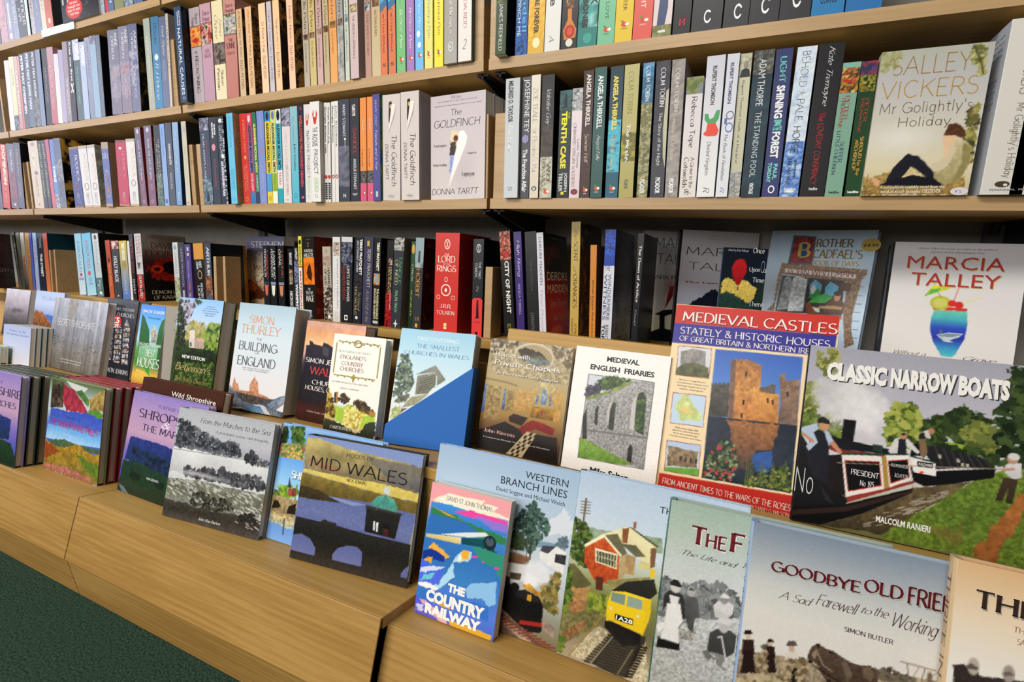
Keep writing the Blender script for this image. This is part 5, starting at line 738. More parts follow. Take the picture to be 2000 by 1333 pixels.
def person(s, cx, y0, h, col, hat=None, skirt=None, head='b8b8b8'):
    """Small printed figure: feet at y0, height h (sketch units)."""
    w_ = h * .13; s(col, f'{cx - w_},{y0 - h * .82} {cx + w_},{y0 - h * .82} {cx + w_ * 1.25},{y0 - h * .45} {cx + w_ * .8},{y0 - h * .45} {cx + w_ * .7},{y0} {cx - w_ * .7},{y0} {cx - w_ * .8},{y0 - h * .45} {cx - w_ * 1.25},{y0 - h * .45}')
    s(head, f'{cx - w_ * .45},{y0 - h * .98} {cx + w_ * .45},{y0 - h * .98} {cx + w_ * .4},{y0 - h * .83} {cx - w_ * .4},{y0 - h * .83}')
    if hat: s(hat, f'{cx - w_ * .9},{y0 - h * .95} {cx - w_ * .5},{y0 - h * 1.05} {cx + w_ * .5},{y0 - h * 1.05} {cx + w_ * .9},{y0 - h * .95}')
    if skirt: s(skirt, f'{cx - w_ * .8},{y0 - h * .55} {cx + w_ * .8},{y0 - h * .55} {cx + w_ * 1.5},{y0} {cx - w_ * 1.5},{y0}')
def a_form(b, cv):
    F = b.front; q = Q((258, 58), (1833, 406), (1661, 2043), (84, 1456)); s = lambda c, p, **k: cv.p(c, q(p), **k); FO = lambda c, p, k, r: cv.fol(c, q(p), k, r); cv.g('98a89c/a8b4a8/b8beb8/c4c4c0/b8b8b4/a0a09c/b0b0ac/a8a8a4'); FO('6c6e6c/7c7e7c/585a58/8c8e8c', '180,610 260,640 400,650 560,640 700,720 730,860 560,900 140,860', 420, .018); s('b8b8b4/a8a8a4/9c9c98', '130,880 700,900 720,1333 80,1333', rag=.01, n=.3, sc=.01)
    for k in range(5): cv.l('7a7a78', q(f'{440 + k * 16},{690 + k * 3} {455 + k * 12},{880 + k * 5}'), .004)
    cv.l('8c8c8a', q('470,680 720,840'), .006); s('3a3a3a/323232', '205,720 240,690 330,720 345,760 355,890 330,900 320,780 225,780 200,830 190,870', n=.15); s('d4d0cc', '240,720 310,740 300,790 250,790'); s('1c1c1c', '165,1010 310,1060 312,1112 145,1085'); s('dcd8d4/d4d0cc', '225,780 315,790 335,920 300,1000 305,1065 175,1025 200,950'); cv.e('c0bcb8', *q.pt(285, 670), .025, .028); s('2c2c2c', '242,640 270,615 300,620 330,660 320,672 250,655'); s('8c8884', '345,890 365,890 360,920 340,915'); s('9c9890/8c8880', '300,950 415,985 400,1045 320,1030', n=.5, sc=.01); cv.l('6c6c68', q('305,955 340,910 400,940 418,990'), .006); s('d8d4d0', '150,930 200,910 205,945 160,990')
    s('5c5c5a/4c4c4a', '345,750 380,725 440,760 450,880 420,890 400,990 370,960 350,870', n=.2); cv.e('a8a4a0', *q.pt(393, 700), .02, .026); s('4c4c4a', '372,690 390,672 415,685 412,695')
    s('c8c4c0/bcb8b4', '545,800 580,765 650,770 690,800 680,860 640,890 560,880', n=.1); cv.e('8c8884', *q.pt(625, 745), .02, .03); s('d0ccc8', '590,740 620,712 665,740 650,752'); s('4c4c4a/3c3c3a', '520,990 570,960 660,970 710,1010 690,1130 640,1160 560,1130 500,1120', n=.2); cv.e('b0aca8', *q.pt(620, 940), .024, .034); s('c4c0bc', '565,910 590,880 650,885 672,925 660,940'); s('7c7a76', '510,1120 580,1130 640,1160 600,1220 650,1250 620,1250 570,1210 560,1150', n=.2); cv.l('c8c4c0', q('580,1020 605,1015 640,1220'), .007); s('6c6c68', '470,1140 520,1120 560,1180 500,1190', rag=.02, n=.4); cv.n(.04, .006)
    F.canvas(cv); T(F, q, '402,235 490,385', 'S', '6c1c24', 'T', 'e0dcd8'); T(F, q, '500,290 632,425', 'S', '6c1c24', 'HE', 'e0dcd8'); T(F, q, '672,285 755,442', 'S', '6c1c24', 'F', 'e0dcd8'); T(F, q, '800,330 1300,560', 'S', '6c1c24', 'ORGOTTEN'); T(F, q, '335,405 720,540', 'k', '44242c', 'The Life and'); T(F, q, '755,500 1200,650', 'k', '44242c', 'Times of the Farm')
    b.spine.text(.1, .55, .3, .75, 'S', 'd8dcd4', 'The Forgotten War', True)
def a_good(b, cv):
    F = b.front; q = Q((-347, 80), (1559, 507), (1360, 2560), (-553, 1828)) ; s = lambda c, p, **k: cv.p(c, q(p), **k); cv.g('7c8794/9aa0a6/bcbcb8/ccc8c0/ccc8c0/ccc8be/c8c4ba/b8ac98/9c8e78'); s('9c8e78/8c7e6a/7c6e5a', '-480,1080 -300,1100 100,1160 600,1240 1140,1333 1600,1420 1600,2260 -520,1580', rag=.006, n=.35, sc=.01); FO = lambda c, p, k, r: cv.fol(c, q(p), k, r); FO('5c5448/6c6454', '-300,1040 -220,1030 -220,1070 -300,1070', 20, .008); FO('5c5448/4c443c/6c6454', '600,1240 700,1240 830,1270 900,1310 880,1340 600,1290', 70, .012)
    person(s, -395, 1262, 320, '34241e', '241a16', '2a1c18', 'bca894'); person(s, -222, 1258, 250, '30221c', '241a16', '2a1e18', 'bca894'); person(s, -54, 1420, 390, 'c8c0b4', '5c5048', '241c18', 'b09c88')
    FO('8c7c60/6c5c48/a8987c', '-330,1150 -260,1100 -250,1250 -320,1330', 70, .01); FO('8c7c60/6c5c48/a8987c', '-120,1180 -60,1150 -70,1330 -130,1380', 80, .012); FO('8c7c60/6c5c48/a8987c', '-30,1150 40,1160 50,1330 -10,1350', 70, .012); FO('a8987c/8c7c60/b8a888/6c5c48', '-480,1300 -150,1290 -100,1420 -480,1450', 120, .016)
    s('5c4c40/4c3e34/5a4a3e', '65,1130 100,1060 140,1035 170,1045 230,1080 270,1090 360,1150 420,1180 480,1200 560,1200 610,1260 620,1330 560,1400 240,1400 200,1300 160,1240 150,1200 110,1170 80,1175', rag=.003, n=.3, sc=.012); s('2c221c', '135,1035 165,1028 168,1060 150,1060'); s('2c221c', '235,1075 255,1100 275,1088 268,1110 240,1110'); s('8c7c68', '100,1110 140,1070 150,1100 120,1160', n=.2); s('2a201a', '75,1160 110,1170 100,1185 75,1180'); cv.l('241c18', q('110,1200 200,1260 300,1320 420,1380'), .006); cv.l('a89884', q('150,1110 190,1200 260,1250'), .004); s('6c5c4c', '500,1220 560,1210 590,1280 560,1330 500,1290', n=.2); s('2c221c', '220,1310 250,1310 250,1420 220,1420'); s('6c5e50', '330,1180 370,1170 420,1280 380,1330', n=.2)
    cv.l('7c7064', q('795,1170 1070,1245'), .005); cv.l('7c7064', q('848,1190 860,1330'), .005); cv.l('7c7064', q('985,1230 950,1360'), .005); cv.l('8c8074', q('940,1215 870,1330'), .003); cv.l('8c8074', q('1100,1250 950,1340'), .003); s('6c5e50', '1005,1260 1030,1245 1045,1290 1030,1350 1000,1340', n=.2); cv.e('b8a898', *q.pt(1022, 1245), .006, .009); cv.n(.02, .006)
    F.canvas(cv)
    T(F, q, '-211,375 478,640', 'S', '5a1622', 'GOODBYE', 'a4a698'); T(F, q, '515,515 815,700', 'S', '5a1622', 'OLD', 'a4a698'); T(F, q, '858,580 1400,860', 'S', '5a1622', 'FRIENDS', 'a4a698'); T(F, q, '-150,610 110,745', 'k', '4a2c34', 'A Sad'); T(F, q, '140,635 470,815', 'k', '4a2c34', 'Farewell'); T(F, q, '490,740 570,810', 'k', '4a2c34', 'to'); T(F, q, '595,735 700,840', 'k', '4a2c34', 'the'); T(F, q, '740,780 1090,985 150', 'k', '4a2c34', 'Working'); T(F, q, '1130,880 1400,1000', 'k', '4a2c34', 'Horse'); T(F, q, '358,895 740,1005 38', 's', '3c1c24', 'SIMON BUTLER')
    b.spine.text(.1, .9, .3, .75, 's', '5c4c6c', 'GOODBYE OLD FRIEND', True)
def a_th(b, cv):
    F = b.front; q = Q((1250, 371), (2922, 749), (2702, 3299), (1019, 2598)); s = lambda c, p, **k: cv.p(c, q(p), **k); cv.g('c8a47c/d8c4ac/d8d4cc/d4d0ca/ccc8c0/c0bab0'); s('3c3430/342c28', '1210,1200 1290,1190 1330,1230 1400,1260 1420,1290 1520,1300 1600,1300 1761,1330 1900,1500 1200,1500', rag=.01, n=.3, sc=.02); cv.e('a89c90', *q.pt(1365, 1210), .03, .03); s('5c5450', '1310,1205 1350,1185 1400,1220 1400,1240 1320,1225'); cv.e('948a80', *q.pt(1640, 1270), .03, .03); s('6c645c', '1590,1260 1640,1245 1690,1280 1600,1290'); F.canvas(cv); T(F, q, '1390,605 2200,960', 'S', '34241f', 'THREE', 'b0a898'); T(F, q, '1680,895 2000,985 45', 's', '8c6c5c', 'THE LAST'); T(F, q, '1708,990 2000,1060 50', 's', '8c6c5c', 'SALT ROAD')
    b.spine.text(.06, .8, .3, .75, 's', '7c5c4c', 'THREE IN ROBERT', True)
# ---------------------------------------------------------------- books on the wall shelves, spines outwards
FA = ML @ Matrix.Translation((0, .001, ZA)); FB = ML @ Matrix.Translation((0, .001, ZB)); FC = ML @ Matrix.Translation((0, .001, ZC))
RA = MR @ Matrix.Translation((0, .001, ZA)); RB = MR @ Matrix.Translation((0, .001, ZB))
row('b', RA, 0, '''984 1011 988 155|b9bdbf/c4c8ca|t .02 .36 .2 .55 c 333 MILDRED D. TAYLOR;t .38 .6 .2 .6 i eee The Land;t .9 .94 .3 .6 i 333 S|silver-grey spine with black and white lettering|y=-9
1014 1032.5 1016 152|47464c|t .02 .45 .2 .85 a eee JOSEPHINE TEY;e .47 .54 .15 .85 8a86b0;t .59 .95 .25 .75 b eee The Franchise Affair|charcoal spine with a lilac disc|y=-3
1034 1051 1037 148|dcd3c4/d6c9b4|t .1 .38 .2 .75 s 9a978c ZOE TEALE;t .42 .78 .2 .75 s b9b6ae Sir Phoebus's Ma;e .9 .94 .2 .8 333;t .905 .935 .35 .65 b ddd 3|cream spine with pale grey serif lettering|y=-4
1053.5 1077 1059 148|222022/2c2826/6a5648/8a8474/b5ac96|n .4 .66 0 1 2c2420/5a463a/3a302a;n .66 1 0 1 9c9a8c/c9c2ae/8b8672;t .12 .4 .3 .75 k eee Valentine Grey;t .66 .9 .15 .45 s 222 TOKSVIG;t .7 .86 .55 .85 s 222 SANDI;V .93|black spine fading to parchment with white script|f=141416 y=-4
1087 1110 1094 178|1e3238/12181a/141414|n 0 .18 0 1 24484c/3c6a6a/1c2c30;p 0a0c0c .35,.16 .65,.16 .62,.05 .55,.03 .45,.03 .38,.06;t .19 .72 .2 .68 c e8dc2a TENTH CASE;t .2 .26 .74 .9 a cc2 THE;t .76 .94 .55 .85 b ddd JOSEPH;t .76 .94 .15 .45 b ddd TELLER;r .94 .97 .35 .6 dc2|black spine with large yellow capitals
1111 1131 1116 174|ddd0d4/d8c6c6|n 0 .2 0 1 555/bbb/777/ddd .7;t .31 .9 .2 .5 s 7a5a68 ONWARD VIRGIN SOLDIERS;t .46 .72 .62 .85 a 667 Leslie Thomas;e .915 .97 .15 .85 7c2a44|pale pink spine with a grey photograph at top
1132 1151 1139 139|3e2a28/4a2e28/2e2a30|n 0 1 0 1 46302c/3a2624/51342c;t .03 .43 .3 .75 b e8e0d8 ANGELA THIRKELL;t .49 .72 .3 .7 i ddc9b0 Summer Half;V .92 eee|dark brown spine with white capitals
1152.5 1175 1162 133|2c5450/27504c|t .06 .46 .3 .75 b eee ANGELA THIRKELL;t .51 .71 .3 .7 i ddd August Folly;V .91 eee|dark green spine with white capitals|f=1a1a18 fn=1a1a18,3a3020,141414 y=-3
1181.5 1206 1193 131|16323c/1d5a70/58a2b0/31657c/3a6478|n .4 .8 0 1 3a98b0/5cb4c4/2d6c84;t .07 .48 .25 .65 c e8cf58 ANGELA THIRKELL;t .52 .78 .25 .65 i d9c060 Pomfret Towers;V .91 eee|teal spine with yellow capitals|f=10161a
1208 1236 1220 128|b4ac74/a89e58/8e8230/94882c/968a3c|n .5 .72 0 1 a39838/5c5a28/8a8034;t .05 .36 .3 .65 s 8f8648 COLM TOIBIN;t .44 .73 .3 .6 S eee The Master;t .86 .93 .35 .6 b 554 PICADOR|wide olive spine fading to green|f=6c6430
1243 1264 1256 124|3a6a8c/a09468/8a8460/7a7444|n 0 .1 0 1 3a6c94/6a98b4;n .1 .29 0 1 2c5a78/4a8098;n .3 1 0 1 8a8462/b0a87c/5c5838/7a7a48 .8;t .03 .28 .3 .7 s e8eef0 COLM TOIBIN;t .33 .8 .25 .7 i 555c5c The Heather Blazing;t .86 .97 .25 .7 b eee PICADOR|stone-textured spine with a blue top
1269 1296 1281 121|34323a/3a3840/5a5862/7a7882|n 0 .75 0 1 37353d/2e2c34/45434c 2;p b9b49a .8,.22 .98,.2 .98,.78 .8,.7 .7,.5;t .05 .33 .35 .7 s eee COLM TOIBIN;t .37 .76 .3 .6 s ddd The Story of the Night;t .85 .97 .35 .7 b fff PICADOR|dark grey spine with a pale curved shape
1298 1323 1312 118|8d8a86/9a948c/8f857e/94888a|n 0 1 0 1 8e8a88/a39c92/79736e/958a8a 2;t .06 .37 .3 .65 s d8d4cc COLM TOIBIN;t .42 .72 .25 .55 s d2c8ae Mothers and Sons;t .86 .97 .3 .65 b fff PICADOR|warm grey misty spine with white lettering
1326 1358 1341 152|d2cbd0/ddd4cc/d9c8c0|n 0 .14 0 1 6a7a9a/8a8a52/5a6a30 1;t .16 .58 .3 .7 s 333 Rebecca Tope;t .66 .92 .55 .8 s 333 A Grave in the;t .66 .92 .15 .45 s 333 Cotswolds;t .93 .98 .3 .7 i 444 ab|cream spine with a field photograph at top
1360 1394.5 1381 111|c4c4ce/e6e4e2/e9e6e2|t .07 .34 .35 .6 c 444 RUPERT THOMSON;p 3f9a58 .1,.4 .3,.4 .4,.44 .6,.43 .75,.38 .95,.38 .9,.44 .75,.47 .3,.47 .12,.44;p e04028 .3,.47 .75,.47 .95,.52 .9,.55 .8,.56 .6,.56 .35,.56 .15,.55 .1,.54 .25,.52;t .6 .84 .3 .6 j 333 Divided Kingdom;t .93 .97 .35 .7 i 444 R|white spine with a green and red splash|y=-4
1397 1420 1421 106.5|cacbd6/dcdcdf/e4e2e0|t .06 .34 .3 .6 c 4a4c72 RUPERT THOMSON;o .39 .45 .3 .95 556 .22;o .47 .54 .3 .95 4a62b0 .22;r .44 .48 .2 .4 4a5c9c;t .55 .88 .3 .6 j 333 The Book of Revelation;t .93 .97 .35 .7 i 77a R|white spine with blue handcuffs|y=-4
1422 1444 1446 106|c2bfa2/bdb9a0/b9b4a0/85868a|r 0 .025 0 1 b5b290;n .02 .16 0 1 bdb89c/8e8c7c;e .05 .11 .35 .75 8a8478;p 22242a .05,.16 .2,.11 .5,.1 .85,.11 .95,.16;n .82 1 0 1 b4b2a6/7a7c84/94948e;t .18 .76 .25 .55 s 8b8772 Rupert Thomson Death of a Murderer;t .93 .97 .35 .7 i 555 R|beige spine with a portrait head at top
1446 1484 1474 100|4a4c48/2c3a40/12303c/14303e/15202a|n 0 .16 0 1 6a6a60/2a2c2c/7a7a70;n .16 1 0 1 1a3a48/123240/182a36/1c4450 3;t .06 .37 .3 .65 a d4d8d8 ADAM THORPE;t .41 .86 .35 .65 a b9c8cc THE STANDING POOL;t .9 .98 .4 .62 c ddd VINTAGE|wide dark teal spine with pale capitals|y=-3
1487 1519 1516 97|2e3364/343a6c|t .05 .22 .3 .72 S 6ec4b8 LIGHT;t .24 .46 .25 .75 c eee SHINING;t .48 .5 .4 .7 b 6ec4b8 I;t .47 .51 .3 .75 c 6ec4b8 IN;t .515 .54 .25 .8 c 6ec4b8 THE;t .55 .73 .25 .75 c eee FOREST;t .77 .88 .55 .8 c 7fd0c4 PAUL;t .76 .9 .2 .45 c 7fd0c4 TORDAY;o .92 .975 .35 .75 fff .3|navy spine with turquoise and white capitals
1521 1558 1559 93|b8c4d8/c4d0dc/a4bcd8/5c80b8|n 0 .68 0 1 bcc8da/d4dce2/a8b8d0;n .62 1 0 1 b0c4dc/6a8cc0/4466a8/88a4cc;t .03 .26 .3 .7 n 333 BEHOLD;t .29 .31 .35 .7 n 333 A;t .34 .48 .3 .7 n 222 PALE;t .52 .7 .3 .7 m 222 HORSE;t .75 .87 .55 .75 s 333 peter;t .73 .92 .25 .45 s 333 TREMAYNE;t .95 .97 .2 .8 b fff ..;h .935 .955 .25 .85 b eee headline|pale blue mottled spine with black capitals
1561 1609 1602 87|1c1b1d/242224|t .02 .4 .35 .65 k eee Kate Tremayne;t .44 .92 .35 .62 s b03030 The LOVEDAY CONSPIRACY;h .935 .955 .35 .7 b ddd headline|very wide black spine with white script and red capitals
1610 1644 1644 124|7aa08c/7da48e|r 0 .035 0 1 7db0a0;n .04 .22 0 1 a83a28/c9a040/2c3a2a/8a2a20/d0b060 .8;t .24 .42 .4 .65 s a03a30 PETER;t .25 .48 .2 .4 s a03a30 TREMAYNE;t .58 .74 .45 .7 s 3a4a6c SUFFER;t .5 .83 .2 .4 s 3a4a6c LITTLE CHILDREN;h .955 .975 .2 .8 b 233a30 headline|sage green spine with a red knotwork band
1649 1680 1682 121|1c3a22/234628|n 0 .1 0 1 3a4a80/a03a30/2a3a60 .7;n .1 .22 0 1 8a7a30/1c2a1a/b0a040/1c3a22 .6;t .27 .44 .5 .75 s b0443a PETER;t .26 .52 .25 .45 s b0443a TREMAYNE;t .55 .84 .5 .75 S cfa040 SHROUD for the;t .57 .8 .2 .45 S cfa040 ARCHBISHOP;h .955 .975 .15 .85 b fff headline|dark green spine with gold capitals''', 'right lower shelf', 'spines on the right lower shelf')
row('a', RB, 0, '''967 988 964 h198|1a1a18/3a4a28/22241e|n 0 .6 0 1 2a3a1c/6a7a3a/1a2010;t .6 .97 .3 .65 s ddd JAMES REDFIELD|dark forest spine with white capitals|y=-14 f=10201c fn=0e1a18,1c3a2c,0a0c0c
1006 1029 1003 h198|14406c/1c5a98|n .7 1 0 1 1c4a8a/2c6cb4/123050;t .4 .82 .55 .9 a 5ab0e0 Rendell;t .4 .85 .15 .4 a cde AND PINCH ME|deep blue spine
1030 1062 1029 h198|c09030/d8a83a/6a4a14|n 0 .9 0 1 d8ac40/c89430/e0bc58 2;t .45 .85 .35 .65 c 3a2a10 DIES ARE FOREVER;e .88 .96 .3 .75 e8e0b0|gold spine with dark capitals
1063 1093 1062 h198|d4d2ce/dcdad4|t .45 .66 .25 .7 b 333 side;t .88 .93 .3 .6 i 444 A|off-white spine with a black word
1095 1126 1096 h198|26262a/222226|p c87a28 .35,.68 .6,.68 .62,.78 .95,.86 .9,.92 .2,.93 .1,.86 .38,.78;e .82 .92 .2 .85 a82a1c;e .84 .9 .35 .7 d04a28;n .5 .7 .25 .7 d89a40/7a4a20/26262a;e .925 .985 .3 .75 d8d4c4|black spine with a red glass flask
1127 1165 1131 h198|1a5a58/2c7a74/1a4444/24282a|n .3 .86 0 1 1c6a66/4a9c94/124444/8ac4bc 3;t .5 .7 .6 .95 c 1a2424 SPEAK;t .5 .86 .2 .5 c 16201f FOR BONES;e .9 .98 .3 .75 3a9a88|teal spine with heavy dark capitals
1166 1199 1169 h198|70b08c/74b690|t .4 .82 .4 .62 a 3a5a48 WORDS OF LOVE;V .88 466|mint green spine
1199 1234 1204 h198|d8b42a/dcba30|t .4 .78 .4 .62 a 5a4a10 THE CHARIOTEER;V .86 653|bright yellow spine
1235 1272 1241 h198|d0544a/d65a4e|t .4 .78 .35 .6 a f0d8d0 IN THE NIGHT;V .85 fdd|coral red spine
1273 1310 1280 h198|d4c4c4/d8c8c6|n .5 .7 .3 .75 222/ddd/333 .7;p 3a4a6c .3,.7 .7,.68 .75,.8 .6,.96 .2,.97;n .92 1 0 1 6a6a44/8a8a5c;h .955 .972 .3 .7 c fff HARPER|pale pink spine with a figure in jeans
1313 1347 1322 h198|1a1a1c/222224|t .45 .68 .6 .85 s bbb ANTHONY;t .5 .68 .25 .5 s bbb HUGHES;h .89 .95 .35 .7 S b83028 H|black spine with a red letter device
1349 1409 1361 h198|2e2d30/343336|h .6 .7 .4 .65 b ccc W;o .86 .95 .4 .65 eee .3;r .88 .92 .56 .66 323134|first wide black spine with a white crescent
1411 1461 1425 h198|2e2d30/343336|t .6 .72 .45 .65 b cca LT;o .85 .95 .4 .72 eee .3;r .88 .92 .6 .74 323134|second black spine with a white crescent
1461 1520 1478 h198|2e2d30/343336|o .83 .94 .38 .68 eee .3;r .86 .91 .58 .7 323134|third black spine with a white crescent
1520 1582 1541 h198|2e2d30/343336|o .8 .93 .38 .68 eee .3;r .84 .89 .58 .7 323134|fourth black spine with a white crescent
1583 1648 1606 h198|2c6ea0/3078ac|o .76 .87 .4 .65 223 .3;h .89 .93 .25 .75 b 1a3040 CORVUS|wide blue spine with a black crescent
1650 1722 1676 h198|2c66a0/306ea8|o .78 .9 .38 .62 223 .3|second wide blue spine''', 'right upper shelf', 'spines on the right upper shelf')
k = row('cl', FB, 0, '''22 31 9 120|cfcadf/d9d6e6|t .1 .8 .3 .6 a eef LETTERS HOME|lilac white spine
31 40 16 113|dcdcb4/c8c8a0|t .15 .4 .3 .7 a 887 GAME;n .8 1 0 1 445/888|pale yellow spine
40 47 26 112|c8a8a8/b88a90|t .2 .8 .3 .7 a eee LAST NIGHT|dusty pink thin spine
47 50 31 111|d8a090/c86a60||red and white thin spine
50 60 35 108|3a4050/48505c|t .02 .8 .3 .75 c e4e4ec PETER MAY CHESSMEN|slate spine with bold white capitals
60 71 44 105|566074/5c6a7c|t .02 .75 .3 .7 c d8dce6 PETER MAY LEWIS MAN|blue slate spine with white capitals
71 82 57 102|383c44/50504c|n .6 1 0 1 555/888/333;t .02 .6 .3 .7 c ccd PETER MAY HOUSE|charcoal spine with a landscape foot
82 91 67 99|7080a0/7488a4||steel blue thin spine|f=15161c
93 103 82 97|14151a/1a1a20|t .25 .7 .35 .65 s 99a CLAIRE MCLEOD|black spine with thin grey capitals
103 115 89 95|b08890/b0606c/b87478|t .2 .8 .3 .6 s d8b8b8 HOUSE OF A HILLS|dull pink spine
115 124 100 108|c8c4d0/d8d8cc||off-white thin spine
124 133 110 100|9c94b4/a8a0c0||lilac thin spine
133 142 118 84|8c8090/94868c|t .45 .9 .3 .75 s d8d0d8 SNOWDROPS|mauve spine with pale capitals
142 152 128 82|1c1c24/22222a|t .02 .5 .35 .7 b ddd Kiss me first;p ddd .2,.52 .4,.52 .8,.64 .6,.64;p ddd .7,.52 .85,.52 .35,.64 .2,.64|black spine with a white cross|f=a03040
154 166 139 80|3c5058/4c6068|n 0 .25 0 1 ccd/99b;t .05 .25 .3 .9 c fff MONTAGU;t .33 .8 .35 .65 a 6ac0a0 THE STOLEN ONES|slate green spine with mint capitals
166 177 153 84|a8b0cc/a8b8d8|t .05 .3 .3 .9 c fff MONTAGU;t .5 .8 .35 .6 a ccd SELENA|pale blue spine with white block capitals
178 187 165 75|9498b0/8088a0|t .03 .5 .35 .7 a 556 AMERICA PACIFICA|grey blue spine with dark capitals
187 199 174 72|8ca4bc/90acc4|n 0 .1 0 1 556/99a|powder blue spine
199 207 187 70|606878/687080|t .2 .75 .3 .65 s 99a STARS A SLAVE|thin slate spine|f=14120f
221 241 211 62|6a6c80/7c7484/6c708c|n .4 .8 0 1 74788c/8c8494/9a8c8c;t .03 .2 .6 .9 s d8d4dc ANNE;t .07 .34 .3 .55 s d8d4dc OBRIEN;t .62 .86 .3 .7 s b0b0c8 DEVILS CONSORT|mauve slate spine with silver capitals
241 260 230 55|74748a/84788c/8c6c7c|n .4 .8 0 1 7c7c90/988c98/946c74;t .03 .2 .6 .9 s d8d4dc ANNE;t .07 .36 .3 .55 s d8d4dc OBRIEN;t .6 .84 .3 .7 s b8b4c8 KINGS CONCUBINE|mauve spine with rosy foot
260 277 250 50|585c78/707490|n .3 .7 0 1 606480/787c98/a09aa0;t .07 .3 .6 .9 s d8d4dc ANNE;t .1 .38 .3 .55 s d8d4dc OBRIEN;t .6 .84 .3 .7 s b8b8d0 VIRGIN WIDOW|dark mauve spine beside a black and gold cover|f=17140e fn=17140e,14110c,6a5a30
293 305 280 38|98a094/a8a898|t .2 .85 .3 .6 a c8c8b8 NORTHERN LIGHTS|grey green spine
305 320 295 35|3c6c90/4484b0|t .07 .3 .3 .7 i 1a2c44 Wonder;e .4 .47 .25 .75 cdd;t .5 .9 .3 .7 i d8e8f0 R J Palacio|mid blue spine with white script
320 333 309 35|586480/687490|t .1 .42 .3 .7 k e8e8f0 York Shyne;t .47 .7 .3 .7 a 99b FRANCES OSBORNE|slate blue spine with white script
332.5 338 321 28|b8aca4/c8b8ac|t .05 .6 .3 .7 a 655 THREE FALL|thin cream spine''', 'left second shelf', 'spines on the left second shelf')  # left spine colours include the lilac light haze, mixed into the tints
